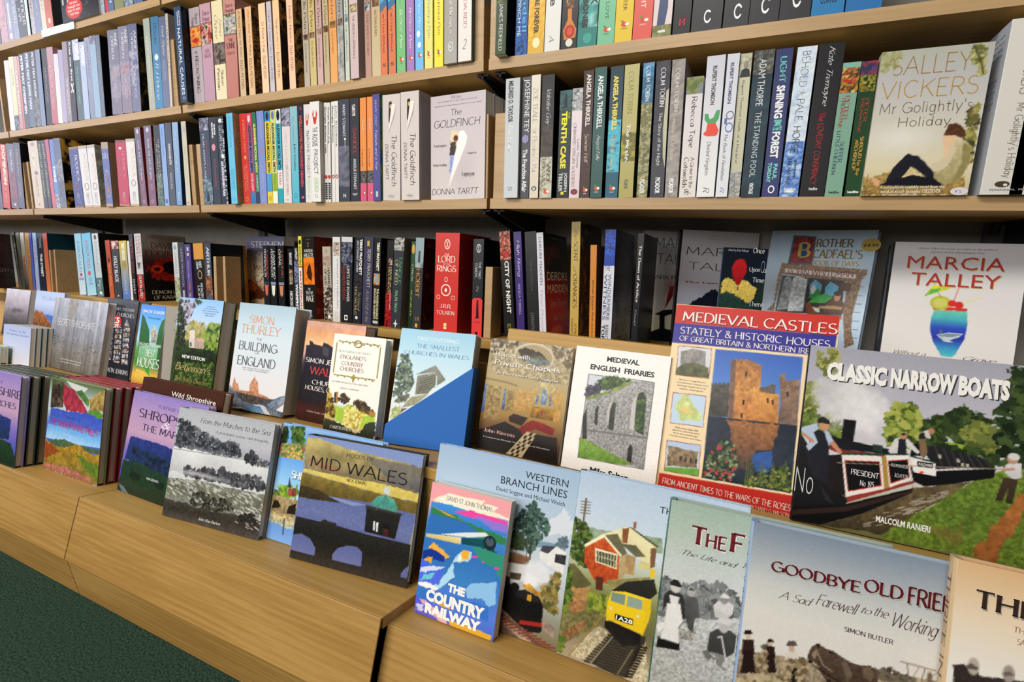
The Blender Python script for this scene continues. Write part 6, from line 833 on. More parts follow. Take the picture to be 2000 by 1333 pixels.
row('cm', FB, 0, '''354 367 339.5 15|2c4866/24405c|t .04 .2 .62 .8 b dde JAMES;t .05 .2 .38 .55 b dde OSWALD;t .22 .92 .3 .72 a eef NATURAL CAUSES;o .94 .97 .4 .75 ccd .3|tall blue spine with large white capitals|y=-16 f=16222e fn=1a2a3a,0e1620,30343a
381 401 369 18|a89aa0/b0a4aa|n .2 .4 0 1 a83a30/d8a850/c05a40 .8;r .19 .2 0 1 6a6258;r .4 .41 0 1 6a6258;t .06 .17 .55 .85 s 6a5a5c Sharon;t .1 .2 .2 .5 s 6a5a5c Penman;h .45 .48 .3 .6 s 666 THE;t .5 .9 .35 .65 s 5a4c54 RECKONING|mauve grey spine with a red picture band
401 422 390 10|b8929c/b490a4|n .19 .41 0 1 3a3a30/b03a34/c8c0b0/4a5040 .8;h .07 .12 .2 .85 s 6a4a50 Sharon;h .13 .18 .2 .85 s 6a4a50 Penman;h .46 .5 .3 .7 s a07080 HERE BE;h .51 .55 .2 .8 s a07080 DRAGONS|rose mauve spine with a crowded picture band
424 445 413 4|d9cca4/dfd4b0|n .42 .64 0 1 5a5048/8a7c74/3a3430 .8;t .18 .36 .6 .85 k 6a3a2c Time;t .14 .38 .2 .5 k 6a3a2c Chance;t .7 .86 .55 .8 s 6a3a30 Sharon;t .68 .9 .2 .45 s 6a3a30 Penman|cream spine with red brown script
445 468 436 0|b8847c/b8766c/b86a5e|n .16 .35 0 1 4a5a40/c8c0b0/5a6a8c/d0b890 .8;r .15 .16 0 1 7a5a40;r .355 .365 0 1 7a5a40;h .05 .09 .15 .8 s 7a4c48 Sharon;h .1 .14 .15 .85 s 7a4c48 Penman;h .4 .43 .3 .7 s 6a3c38 THE;h .44 .5 .1 .85 s 6a3c38 SUNNE;h .53 .56 .15 .8 s 9a5c54 SPLENDOUR|salmon spine with a battle picture band
471 482 462 h178|c8a47c/c9b090|t .02 .55 .35 .7 s 6a4a34 A Morbid Taste for Bones;t .58 .92 .3 .7 s 6a4a34 ELLIS PETERS|beige spine with brown lettering|f=2a2018 fn=2a2018,14100c,8a6a40
488 500 481 h178|d8ac80/d8b48c|t .03 .55 .35 .7 s 6a4a34 One Corpse Too Many;t .58 .92 .3 .7 s 6a4a34 ELLIS PETERS|peach tan spine beside dark swirling artwork|f=a07c4c fn=14110c,a8824e,1a140e,8a6a3c
514 527 508 h178|eac09a/eec8a4|t .2 .55 .35 .7 s 7a5438 St Peter's Fair;t .58 .84 .3 .7 s 7a5438 ELLIS PETERS|pale peach spine|f=3a2c1c
529 538 524 h178|bcb2b8/c4bcc4|t .1 .58 .3 .7 s 6a6068 Leper of Saint Giles;t .6 .88 .3 .7 s 6a6068 ELLIS PETERS|lilac grey thin spine
541 553 537 h178|e8bc90/ecc49c|t .2 .54 .35 .7 s 7a5438 Virgin in the Ice;t .57 .86 .3 .7 s 7a5438 ELLIS PETERS|peach spine beside black woodcut artwork|f=1a1814 fn=1a1814,2a2824,14120e,8a6c44
567 579 564 h178|e8b898/ecc0a0|t .1 .5 .35 .7 s 7a5040 Devil's Novice;t .53 .8 .3 .7 s 7a5040 ELLIS PETERS|pink peach spine beside tan woodcut artwork|f=a8834c fn=a8834c,b08c54,1c160e,946f3c
596 607 592 h178|a89c88/b4aa98|t .05 .43 .3 .75 s 463c30 Ellis Peters;n .44 .5 .1 .9 4a2c24/8a7a6c;t .53 .85 .3 .55 s 6a6050 DEAD MANS RANSOM|grey beige marbled spine
608 620 605 h178|c0a870/c8b47c|t .05 .42 .3 .75 s 5a4830 Ellis Peters;n .43 .49 .1 .9 6a3c28/8a7a6c;t .52 .8 .3 .55 s 8a7648 THE PILGRIM OF HATE|sandy yellow marbled spine
622 633 619 h178|b89490/c8a8a0|t .05 .39 .3 .75 s 5a3c38 Ellis Peters;n .4 .47 .1 .9 7a5c48/b0a090;t .5 .82 .3 .55 s 8a6464 AN EXCELLENT MYSTERY|dusty pink marbled spine
635 645.5 632 h178|b4a07c/beaa88|t .05 .38 .3 .75 s 4a3c2c Ellis Peters;n .39 .46 .1 .9 3a2c20/8a6c54;t .48 .78 .3 .55 s 7a6a4c THE RAVEN IN THE FOREGATE|tan marbled spine
647 661 645 h178|d8904c/e0a464|t .08 .35 .3 .7 s 6a5c70 Peters;n .36 .43 .1 .9 6a5a34/a07848;t .46 .7 .3 .5 s 9c6434 THE ROSE RENT|orange marbled spine
662 674 660.5 h178|949090/a8a4a0|n .4 1 0 1 a0a09c/7c7c7c/b4b0a8 3;t .08 .34 .3 .7 s 4a4848 Peters;n .35 .42 .1 .9 5a3c34/8a7c74;t .45 .8 .3 .5 s 686868 THE HERMIT OF EYTON|grey marbled spine
676 684 675 h178|b8c0b0/c4ccbc|t .05 .31 .3 .75 s 343a34 Peters;n .32 .4 .1 .9 5a6a74/9aa49c;t .42 .8 .3 .6 s 5a645a THE CONFESSION|pale green spine
686 702 685 h178|c8b4ac/c8b0b0|t .05 .2 .5 .8 s 3a3434 Peters;n .25 .33 .1 .9 6a4a34/c0b090;t .36 .8 .35 .6 s 6a5a5c THE HERETICS APPRENTICE|wide pink white spine|f=c8bcb8 y=-5
715 727 714 h178|a07c6c/b89080|t .05 .24 .35 .75 s 3c2820 Peters;n .25 .33 .1 .9 3a4250/b8b8b8;t .36 .78 .35 .6 s 7a5a4c THE HOLY THIEF|rose brown marbled spine
728 745 728 h178|b8a07c/c8b490|t .05 .22 .35 .75 s 46382c Peters;n .23 .31 .1 .9 5a3a28/8a7454;t .34 .6 .35 .6 s 6a5840 BROTHER BONES|wide tan spine
745 758 744 h178|4aa0d8/4a98cc/d8784c/d87c50|r .3 1 0 1 d4744a;p 3c6c94 0,.3 1,.24 1,.32 0,.38;t .36 .78 .35 .65 s 5c3c34 Can't Live Without;h .88 .92 .3 .7 s 4a2c24 M|orange spine with a blue sky top, left copy
760 774 760 h178|4aa0d8/4a98cc/d8784c/d87c50|r .3 1 0 1 d4744a;p 3c6c94 0,.3 1,.24 1,.32 0,.38;t .36 .78 .35 .65 s 5c3c34 Can't Live Without;h .88 .92 .3 .7 s 4a2c24 M|orange spine with a blue sky top, right copy
776 793 776 h198|72b274/76b678|t .2 .4 .3 .6 k 3a6a44 Love;t .45 .78 .3 .7 i eef2e4 Barbara Pym;V .87 466|leaf green spine with white script
795 810 795 h198|9c70b0/a078b4|t .2 .35 .3 .6 k c02a50 Dogs;t .45 .8 .3 .7 i f0e8f0 Barbara Pym;V .87 dcd|purple spine with white script
812 828 812 h198|6cb0e0/70b4e4|t .35 .64 .3 .7 i eef Barbara Pym;e .66 .72 .2 .6 e8f0f4;e .76 .81 .3 .7 e8f0f4;V .86|sky blue spine with white script|f=9c3a34
830 846 831 h198|dcd474/e0d87c|e .3 .36 .25 .75 5a5ca8;t .42 .74 .3 .7 i 6aa0a0 Barbara Pym;V .86 886|pale yellow spine with blue script|f=d8d0c8
849 866 850.5 h198|ecd834/f0dc3c|e .2 .38 .25 .75 7a9a84;t .4 .73 .3 .7 i 8a3c24 Barbara Pym;V .86 a93|bright yellow spine with red brown script
868 893 871 h198|8c8484/a8a49c/c89048/a85030/4a3c3c/484446|t .1 .75 .35 .65 s e8e0d8 Shadow of the Banyan;o .82 .9 .3 .7 eee .15;h .84 .88 .42 .6 S eee K|wide sunset orange spine with dark foot|y=-8
895 921 898 h198|d8d4cc/e0dcd4|t .35 .73 .4 .65 s a85a64 BRENDA REID;h .82 .9 .35 .65 i 555 2|wide white spine with red capitals|y=-8 f=4a6a70''', 'middle second shelf', 'spines on the middle second shelf')
row('d', FA, 0, '''400 418 389 232|3a4658/485468/54606c|n 0 .14 0 1 889/445/aab .8;n .7 1 0 1 566874/98a8b0/3a4854 2;t .25 .65 .55 .75 s a04a54 ROBERT RYAN;t .18 .72 .25 .45 s ccd4dc DEAD MAN'S LAND;p 2a3440 .3,.96 .7,.96 .55,.84 .45,.84|slate spine with red and pale capitals
419 433 408 230|343844/3c4250|t .08 .2 .6 .8 c eee MARCUS;t .06 .24 .3 .5 c eee SEDGWICK;e .3 .38 .2 .7 d88a98;t .47 .8 .3 .65 i c06870 The Foreshadowing|charcoal spine with a pink flower
434 447 422 229|2c3440/343c48|n 0 1 .75 1 ccc/2c3440/2c3440 .7;t .1 .45 .3 .7 s ccd GILLIAN SLOVO;t .5 .9 .3 .7 c dde AN HONOURABLE MAN;e .02 .07 .3 .8 d8d8d8;e .42 .47 .4 .9 d8d8d0|dark blue spine with white dots|f=0e0e12
453 465 442 222|64b4d4/6cc0e0|t .03 .38 .3 .65 s 3c8cb4 ALEXANDER MCCALL;t .6 .85 .5 .75 s 4894bc ALEXANDER;t .62 .84 .2 .45 s 4894bc MCCALL;o .93 .97 .3 .7 4894bc|turquoise spine standing forward|y=-10 f=c0a078 fn=c4a47c,b8946c,c8ac88
478 491 467.5 223|c8342c/cc3c34|t .07 .42 .4 .7 s e89a70 ESPRESSO TALES;e .46 .5 .4 .7 d8b070;t .55 .84 .55 .75 s e8a080 ALEXANDER;t .57 .86 .25 .45 s e8a080 MCCALL SMITH;o .92 .97 .3 .7 e8a080|red spine with pale orange capitals
491 501.5 480.5 222|b83c50/2c7ab0/2c80b8|r 0 .12 0 1 c04454;r .65 .87 0 1 c83a50;e .02 .1 .2 .7 e0c0c0;t .13 .65 .25 .75 c 1c3450 ALEXANDER MCCALL SMITH;t .66 .86 .3 .75 a edd LA'S FORD ACADEMY|blue spine with red bands
501.5 509 492 220|2c6a4c/3a7c58|r .87 1 0 1 3a4460;t .12 .65 .2 .8 c e0d870 ALEXANDER MCCALL SMITH;t .68 .86 .3 .75 a ddd COMFORTS|thin green spine with yellow capitals
509 523 501 218|7888c0/8490c8|t .05 .3 .35 .7 s 98a8d8 CORDUROY;e .4 .44 .4 .7 d07048;t .58 .84 .3 .7 s a8b4dc ALEXANDER MCCALL;o .92 .97 .3 .7 a8b4dc|lavender blue spine|f=1c2c4c
524 534 517 218|dcc43c/e0c840|r 0 .11 0 1 3c8cc0;e .01 .1 .2 .8 2a2c3a;r .67 .87 0 1 4c98cc;t .12 .66 .25 .75 c 2a2a1c ALEXANDER MCCALL SMITH;o .92 .97 .3 .7 6a5c1c|yellow spine with blue bands
534.5 544 528 216|c8cc74/d4d890|r .67 .87 0 1 98b838;r .87 1 0 1 e8e8d0;e .01 .1 .2 .8 6a70a8;t .13 .66 .25 .75 c 3a3c2c ALEXANDER MCCALL SMITH;t .68 .86 .3 .75 a 6a7c2c MIRACLE|yellow green spine with a small bird
545 555 538 214|d0dce0/48a4bc/d8d8d4|r 0 .15 0 1 c8d4d8;e .01 .12 .2 .8 16181c;r .15 .64 0 1 48a8c0;r .64 .84 0 1 dcd8d4;r .84 1 0 1 2ca0b0;t .15 .64 .2 .75 c 12343c ALEXANDER MCCALL SMITH;t .66 .8 .3 .7 a b8303c TEARS|white and teal banded spine
555.5 571 551 212|d4c8c8/dcd4d0|n 0 .19 0 1 4a4c60/a8a8b8/7a7080;t .23 .6 .3 .6 s c4bcbc SAFE HAVEN;t .6 .92 .35 .65 s 9a8c8c NICHOLAS SPARKS;h .96 .975 .3 .7 a 655 sphere|white spine with a couple photo at top
572 586 567 209|8cb4bc/54b4c8/7cb8c4/3c9ab0/88bcc4|t .1 .36 .3 .55 s 68a0b4 The schoolmaster;t .38 .66 .3 .7 a 1c3c4c John Smolens;o .9 .95 .3 .7 3c7c94|pale turquoise sea spine
587 597.5 582 206|22283c/2c3048|h .02 .05 .3 .8 c c03 2;t .1 .5 .25 .75 c c85040 WELLCOME MILK;t .5 .83 .25 .75 c d0484c HONEY HEAVEN;e .93 .96 .3 .8 d85c70|navy spine with red capitals
598 610 594 205|d4d0ce/dcd8d4|p c83020 .3,.12 .45,.08 .4,.16 .6,.16 .7,.08 .8,.12 .7,.17 .62,.21 .4,.21 .3,.16;t .26 .32 .3 .75 a 333 THI;t .33 .75 .25 .8 a 777 ROSIE PROJECT;t .75 .9 .3 .75 a b4d89c GRAEME SIMSION;o .92 .96 .35 .65 999|white spine with a red lobster, set back
610 628 606 200|dcd8d6/e4e0dc|p c83020 .25,.12 .4,.07 .38,.15 .6,.15 .66,.08 .78,.12 .7,.17 .6,.22 .42,.22 .3,.16;t .25 .3 .25 .75 a 222 THE;t .32 .44 .2 .75 a 333 ROSIE;t .47 .72 .2 .75 a 666 PROJECT;t .75 .9 .3 .75 a b4d89c GRAEME SIMSION;o .92 .96 .35 .65 999|white spine with a red lobster, standing forward|y=-10 f=c8c0b4
635 641 633 201|dcd8d4|t .04 .5 .2 .7 b 333 Georges Simenon Cafe;e .72 .76 .1 .9 b83c28;t .8 .97 .2 .9 c 222 IIIIIIII|thin white spine with an orange oval
641.5 647 639.5 201|dcd8d4|t .04 .4 .2 .7 b 333 Georges Simenon Dog;e .72 .76 .1 .9 b83c28;t .8 .97 .2 .9 c 222 IIIIIIII|second thin white spine with an orange oval
649 655 647.5 199|dedad6|t .04 .4 .2 .7 b 444 Georges Simenon;o .72 .76 .1 .9 b83c28 .4|third thin white spine with an orange oval
655.5 662 654 198|dedad6|t .04 .45 .2 .7 a 444 John Steinbeck;o .72 .76 .1 .9 b83c28 .4|fourth thin white spine with an orange oval|f=8a8c5c
663.5 684.5 661.5 196|3c3e4c/40424c/6c6c78/707084/44464c|n .45 .85 0 1 50525c/7c7c88/5c5c70 3;t .05 .36 .4 .65 s eee MARY STEWART;e .37 .39 .5 .7 ddd;r .39 .46 .58 .62 ccc;h .92 .96 .4 .65 S eee H|wide grey spine with white capitals
686 703.5 684 193|2c2c34/34363e/30323a|n .06 .17 .25 .6 ddd/655/999 .7;t .28 .54 .3 .7 s b04440 SANDEL;t .58 .88 .35 .65 a eee ANGUS STEWART;h .92 .94 .25 .75 b ddd PILOT|charcoal spine with a lit window
705 717 704 192|e08844/e08c48|r .7 .82 0 1 33363a;n .7 .82 0 1 33363a/777/2a2a2c;r .82 1 0 1 d0587c;t .2 .3 .35 .7 s e8d8c0 Angel;t .48 .66 .2 .45 s a04a24 TAYLOR;V .9|orange spine with pink foot, left copy
718.5 730 718 190|e08844/e08c48|n .7 .82 0 1 33363a/777/2a2a2c;r .82 1 0 1 d0587c;t .2 .3 .35 .7 s e8d8c0 Angel;t .48 .66 .2 .45 s a04a24 TAYLOR;V .9|orange spine with pink foot, right copy
730.5 744 728 185|4c4484/504a8c|t .05 .3 .3 .6 i c0b8d8 MARY CENT;t .33 .7 .3 .65 i e4dcf0 Friends and a Foe;t .91 .96 .35 .65 c ddd lllll|violet spine with white script|f=4a8a9c fn=3a7ca0,7a9a4c,b0bc6c y=-3
749 783 748 187|c8beba/cec4be|p 1a1816 .36,.07 .5,.06 .55,.1 .48,.2 .4,.28 .34,.24;e .09 .13 .4 .52 c89a58;p e4dcd4 .52,.09 .75,.09 .68,.16 .32,.36;p a89c9c .75,.1 .68,.2 .33,.36 .66,.17;t .38 .86 .5 .8 j 1c1a1c The Goldfinch;t .46 .8 .15 .32 j 222 DONNA TARTT;o .94 .975 .3 .65 8c9070 .08;h .952 .963 .37 .58 c 8c9070 ABACUS|wide pale grey spine with torn paper picture, left copy
785 820 783 181|ccc2be/d4cac4|p 1a1816 .36,.07 .5,.06 .55,.1 .48,.2 .4,.28 .34,.24;e .09 .13 .4 .52 c89a58;p e8e0d8 .52,.09 .75,.09 .68,.16 .32,.36;p a89c9c .75,.1 .68,.2 .33,.36 .66,.17;t .38 .86 .5 .8 j 1c1a1c The Goldfinch;t .46 .8 .15 .32 j 222 DONNA TARTT;o .94 .975 .3 .65 8c9070 .08;h .952 .963 .37 .58 c 8c9070 ABACUS|wide pale grey spine with torn paper picture, right copy|y=-6 f=bcb2b0 m=1''', 'middle lower shelf', 'spines on the middle lower shelf')
row('e', FA, 0, '''-8 7 -20 290|4a5064||slate spine cut by the picture edge
8 22 0 285|b42c24/c0342c|t .02 .62 .35 .8 c e8dcc0 DOMINION;t .67 .9 .3 .7 i d89070 sansom|bright red spine with cream capitals
24 38 8 283|585c74/6c5868/504a5c|n .4 .9 0 1 6a4c60/8a4c54/4a4458;t .1 .42 .4 .75 s dcd8e0 Heartstone;e .92 .95 .4 .7 ddd|slate and red spine with pale title
38 50 22 281|484a5c/54506c|t .1 .5 .35 .65 s c0a090 Dissolution;t .58 .8 .35 .6 s a8a8b8 SANSOM|dark slate thin spine|f=131116
70 88 54.5 277|c8bcac/ccbcac|e .02 .08 .25 .7 a88a90;t .17 .41 .3 .6 S f0e8dc Odyssey;e .44 .5 .35 .75 7c7484;t .52 .82 .35 .6 s a89c94 HAMILTON;e .93 .95 .4 .6 d04a50|cream spine with a purple disc
88 95 71 276|28303c/2c343c|t .05 .85 .3 .75 i c8d8a0 tenth of december|first thin dark spine with pale green lettering
95.5 103 79 275|28303c/2c343c|t .05 .85 .3 .75 i d8d8a0 tenth of december|second thin dark spine with pale green lettering
104 111 87.5 273|b05070/c86074||rose pink thin spine
111 119 96 273|5878b8/5c88c8/c8d0dc|n .8 1 0 1 eee/556/bbc .6;t .2 .36 .3 .65 s 98b0d8 the;t .38 .62 .2 .8 c eef TWINS|blue spine with white capitals
119 132 104 271|505c78/6c7488/b0a498/b8a890|n .3 .6 0 1 6c7890/98908c/505870;t .6 .92 .55 .8 s 5a5450 THE EAGLE IN;t .62 .85 .2 .45 s 5a5450 THE SAND|blue grey spine fading to sand|f=1a1712 fn=1a1712,14110d,a8823c,c89a48
148 166 134 288|34407c/3c4484|r 0 .04 0 1 7a6450;r .97 1 0 1 7a6450;t .14 .57 .55 .85 s d8dce8 BOUDICA;t .18 .5 .25 .4 s 8c94b8 DREAMING EAGLE;o .6 .7 .3 .75 9a6a34;t .76 .94 .3 .7 s a8acc8 MANDA SCOTT|deep blue spine with a gold ring
167 183 152 286|d0ccd0/d8d4d4|r 0 .05 0 1 b0a494;r .965 1 0 1 c0a488;t .14 .56 .5 .85 s d8c49c BOUDICA;o .6 .72 .25 .8 8c8474;t .76 .94 .35 .7 s b0b0b4 MANDA SCOTT|first white spine with a gold ring device
183 198 169 284|d0ccd0/d8d4d4|r 0 .05 0 1 b0a494;r .965 1 0 1 c0a488;t .14 .56 .5 .85 s d8c49c BOUDICA;o .6 .72 .25 .8 8c8474;t .76 .94 .35 .7 s b0b0b4 MANDA SCOTT|second white spine with a gold ring device|f=b0a48c fn=b4a890,8a8474,c0b49c
209 222 198 279|5464a0/5c6ca8|r 0 .1 0 1 a08c74;h .16 .26 0 .9 s d0d0dc OUDICA;o .42 .86 .15 .9 b09080 .12;n .5 .78 .35 .7 5464a0/c07838/5464a0;r .95 1 0 1 a89480|blue spine with a gold oval, standing ajar|f=a08464 y=-6
235 255 226 276|b02c4c/b83450|r 0 .04 0 1 7a3c38;r .965 1 0 1 a8705c;e .1 .14 .3 .6 e0c8c8;t .16 .56 .55 .85 s d88890 BOUDICA;t .18 .56 .25 .4 s d06c80 DREAMING THE BULL;t .78 .94 .35 .7 s e0b0b4 MANDA SCOTT|crimson spine
256 273 243 273|d4d0d0/d8d4d4|r 0 .04 0 1 b0a494;r .965 1 0 1 c0a080;t .14 .56 .5 .85 s dcc494 BOUDICA;o .6 .7 .3 .8 8c7c74;t .78 .94 .35 .7 s a8a8ac MANDA SCOTT|third white spine with a gold ring device
278 289 262 250|6c6078/706478|n .6 1 0 1 74607c/8a5460/6a5c74;e .02 .08 .3 .7 c0b8c0;t .16 .67 .35 .65 s d8d4dc ROME THE ART OF WAR;t .72 .8 .3 .7 s c0b8c4 M C SCOTT;o .92 .96 .35 .7 ddd|first mauve spine with pale capitals|f=8a2c18
293 307 281 247|6c6078/706478|n .6 1 0 1 74607c/8a5460/6a5c74;e .02 .08 .3 .7 c0b8c0;t .16 .67 .35 .65 s d8d4dc ROME THE ART OF WAR;t .72 .8 .3 .7 s c0b8c4 M C SCOTT;o .92 .96 .35 .7 ddd|second mauve spine with pale capitals|f=8a2c18 fn=8a2c18,30140e,c04a20
310 322 300 246|2c3034/343c40/5a6c6c|n .6 1 0 1 3c4c4c/7a8c84/4c5c58;t .16 .64 .6 .8 s d0ccc4 THE EAGLE OF;t .22 .64 .3 .5 s d0ccc4 THE TWELFTH;t .7 .78 .3 .7 s c0bcb8 SCOTT|near black spine with a misty green foot
323 332 312 243|7c9cd0/90acd8|t .05 .4 .3 .6 a 5870a4 SHOES OF THE DEAD;r .92 .97 .2 .7 4c6cb0|thin light blue spine
333 345 322.5 241|484c5c/4c5460|t .25 .5 .35 .7 b dcdce0 INNOCENTS;t .6 .8 .35 .65 a c0c0c8 FRANCESCA SEGAL|dark slate spine with white capitals
346 357 337 240|8ca8c8/7498c4/4c70b0|t .1 .6 .3 .6 s a8c0d8 INVISIBLE;t .84 .94 .35 .7 a ccd BLOOM|blue graded spine|f=1c3458 y=-3
365 374 354 238|c0b8a4/c8c4b0|r .06 .13 .3 .8 a8a8b0;t .28 .75 .35 .6 s b0a890 Napoleon's End;e .96 .98 .3 .6 c03c30|cream grey thin spine|f=34322c''', 'left lower shelf', 'spines on the left lower shelf')  # spine tints here also carry the painted lilac haze of the left side
row('f', FC, 0, '''-8 4 -25 h198|5c6068||dark grey spine cut by the picture edge
5 19 -14 h198|c898a8/b0848c/a89098|n .4 1 0 1 b08c98/c49ca4/9c8890|mottled pink spine
19 29 2 h198|9498b4/9c9cb8|t .5 .85 .4 .75 c f0ecd0 Knowles;r .9 .97 .3 .75 ece4d0|lilac spine with cream lettering
29 40 13 h198|7c88a0/98a0b4/a0a8bc|t .45 .8 .3 .8 s d4d4dc ROBERT|grey blue spine with silver capitals
40 56 24 h198|4c5060/50545c|n 0 .5 0 1 6c7488/98a0b0/4c5464;t .45 .85 .55 .9 s e4e4e8 OFFICER;t .6 .8 .15 .45 s e4e4e8 A SPY|dark grey spine with white capitals
56 61 40 h198|d0dce4/c8dcd4||thin white spine|f=1c2c28
64 72 48 h198|a8a8b4/9c9cac|n .6 1 0 1 9ca0b0/b8b0b0/8c94a8;t .4 .75 .3 .7 c b88c78 ROME|light grey spine
72 84 57 h198|7c84a0/848cac|t .5 .78 .35 .65 s b8bccc Inside|blue grey spine
84 93 70 h198|c0b8b4/d4ccb8|t .4 .75 .3 .7 s a8a0ac NIGHT|cream spine with thin lettering
93 106 79 h198|c06a60/c86c58|t .4 .78 .3 .7 s a08080 MAINE;r .86 .92 .35 .65 e8d0c0|coral orange spine|f=30343a''', 'left top shelf', 'spines on the left top shelf')  # haze from the light is blended into these lilac-grey spine colours
row('f2', FC, 0, '''194 206 186 h198|8894a4/98a4b0|n .5 1 0 1 8894a4/a8b0b8/6c7c8c|pale blue grey spine after the black face-out cover
206 213 199 h198|b83c4c||red sliver of a spine
213 224 207 h198|4c5878/5c688c|t .5 .9 .3 .7 c b8bccc BOWEN|slate blue spine
225 243 219 h198|7c7c54/84845c|t .5 .85 .35 .75 c a8a484 SWIFT|olive spine
243 261 238 h198|6c7c8c/7c8c98|n .6 1 0 1 6c7c8c/a0a8a8/4c5c6c|blue grey speckled spine
262 280 257 h198|4c5c84/5c6c90||slate blue spine at shelf edge''', 'left top shelf', 'spines on the left top shelf', start=12)
block(FB, 9, 150, 10, .12, 'pale wooden bookend at left picture edge of second shelf', y=.004)
block(FB, 339, 76, 20, .12, 'wooden bookend beside thin cream spine on left second shelf', y=.003)
block(FB, 925, 0, 20, .13, 'tall wooden bookend right of white spine on middle second shelf', y=.003)
block(RB, 955.5, 0, 19, .13, 'tall wooden bookend left of dark forest spine on right upper shelf', y=.003)
block(FA, 51, 316, 16, .12, 'wooden bookend right of dark slate spine at far left', y=.003)
block(FA, 63, 315, 9, .12, 'wooden bookend left of cream spine with purple disc', y=.003)
block(FA, 376.5, 282, 15, .12, 'wooden bookend right of cream grey thin spine', y=.003)
block(FA, 387 + 4.5, 281, 15, .12, 'wooden bookend left of slate spine with red capitals', y=.003)
block(FA, 935, 224, 18, .13, 'wooden bookend covering edge of face-out pale grey cover', y=.001)
block(RA, 962.5, 222, 24, .12, 'wooden bookend left of silver-grey spine', y=.004)
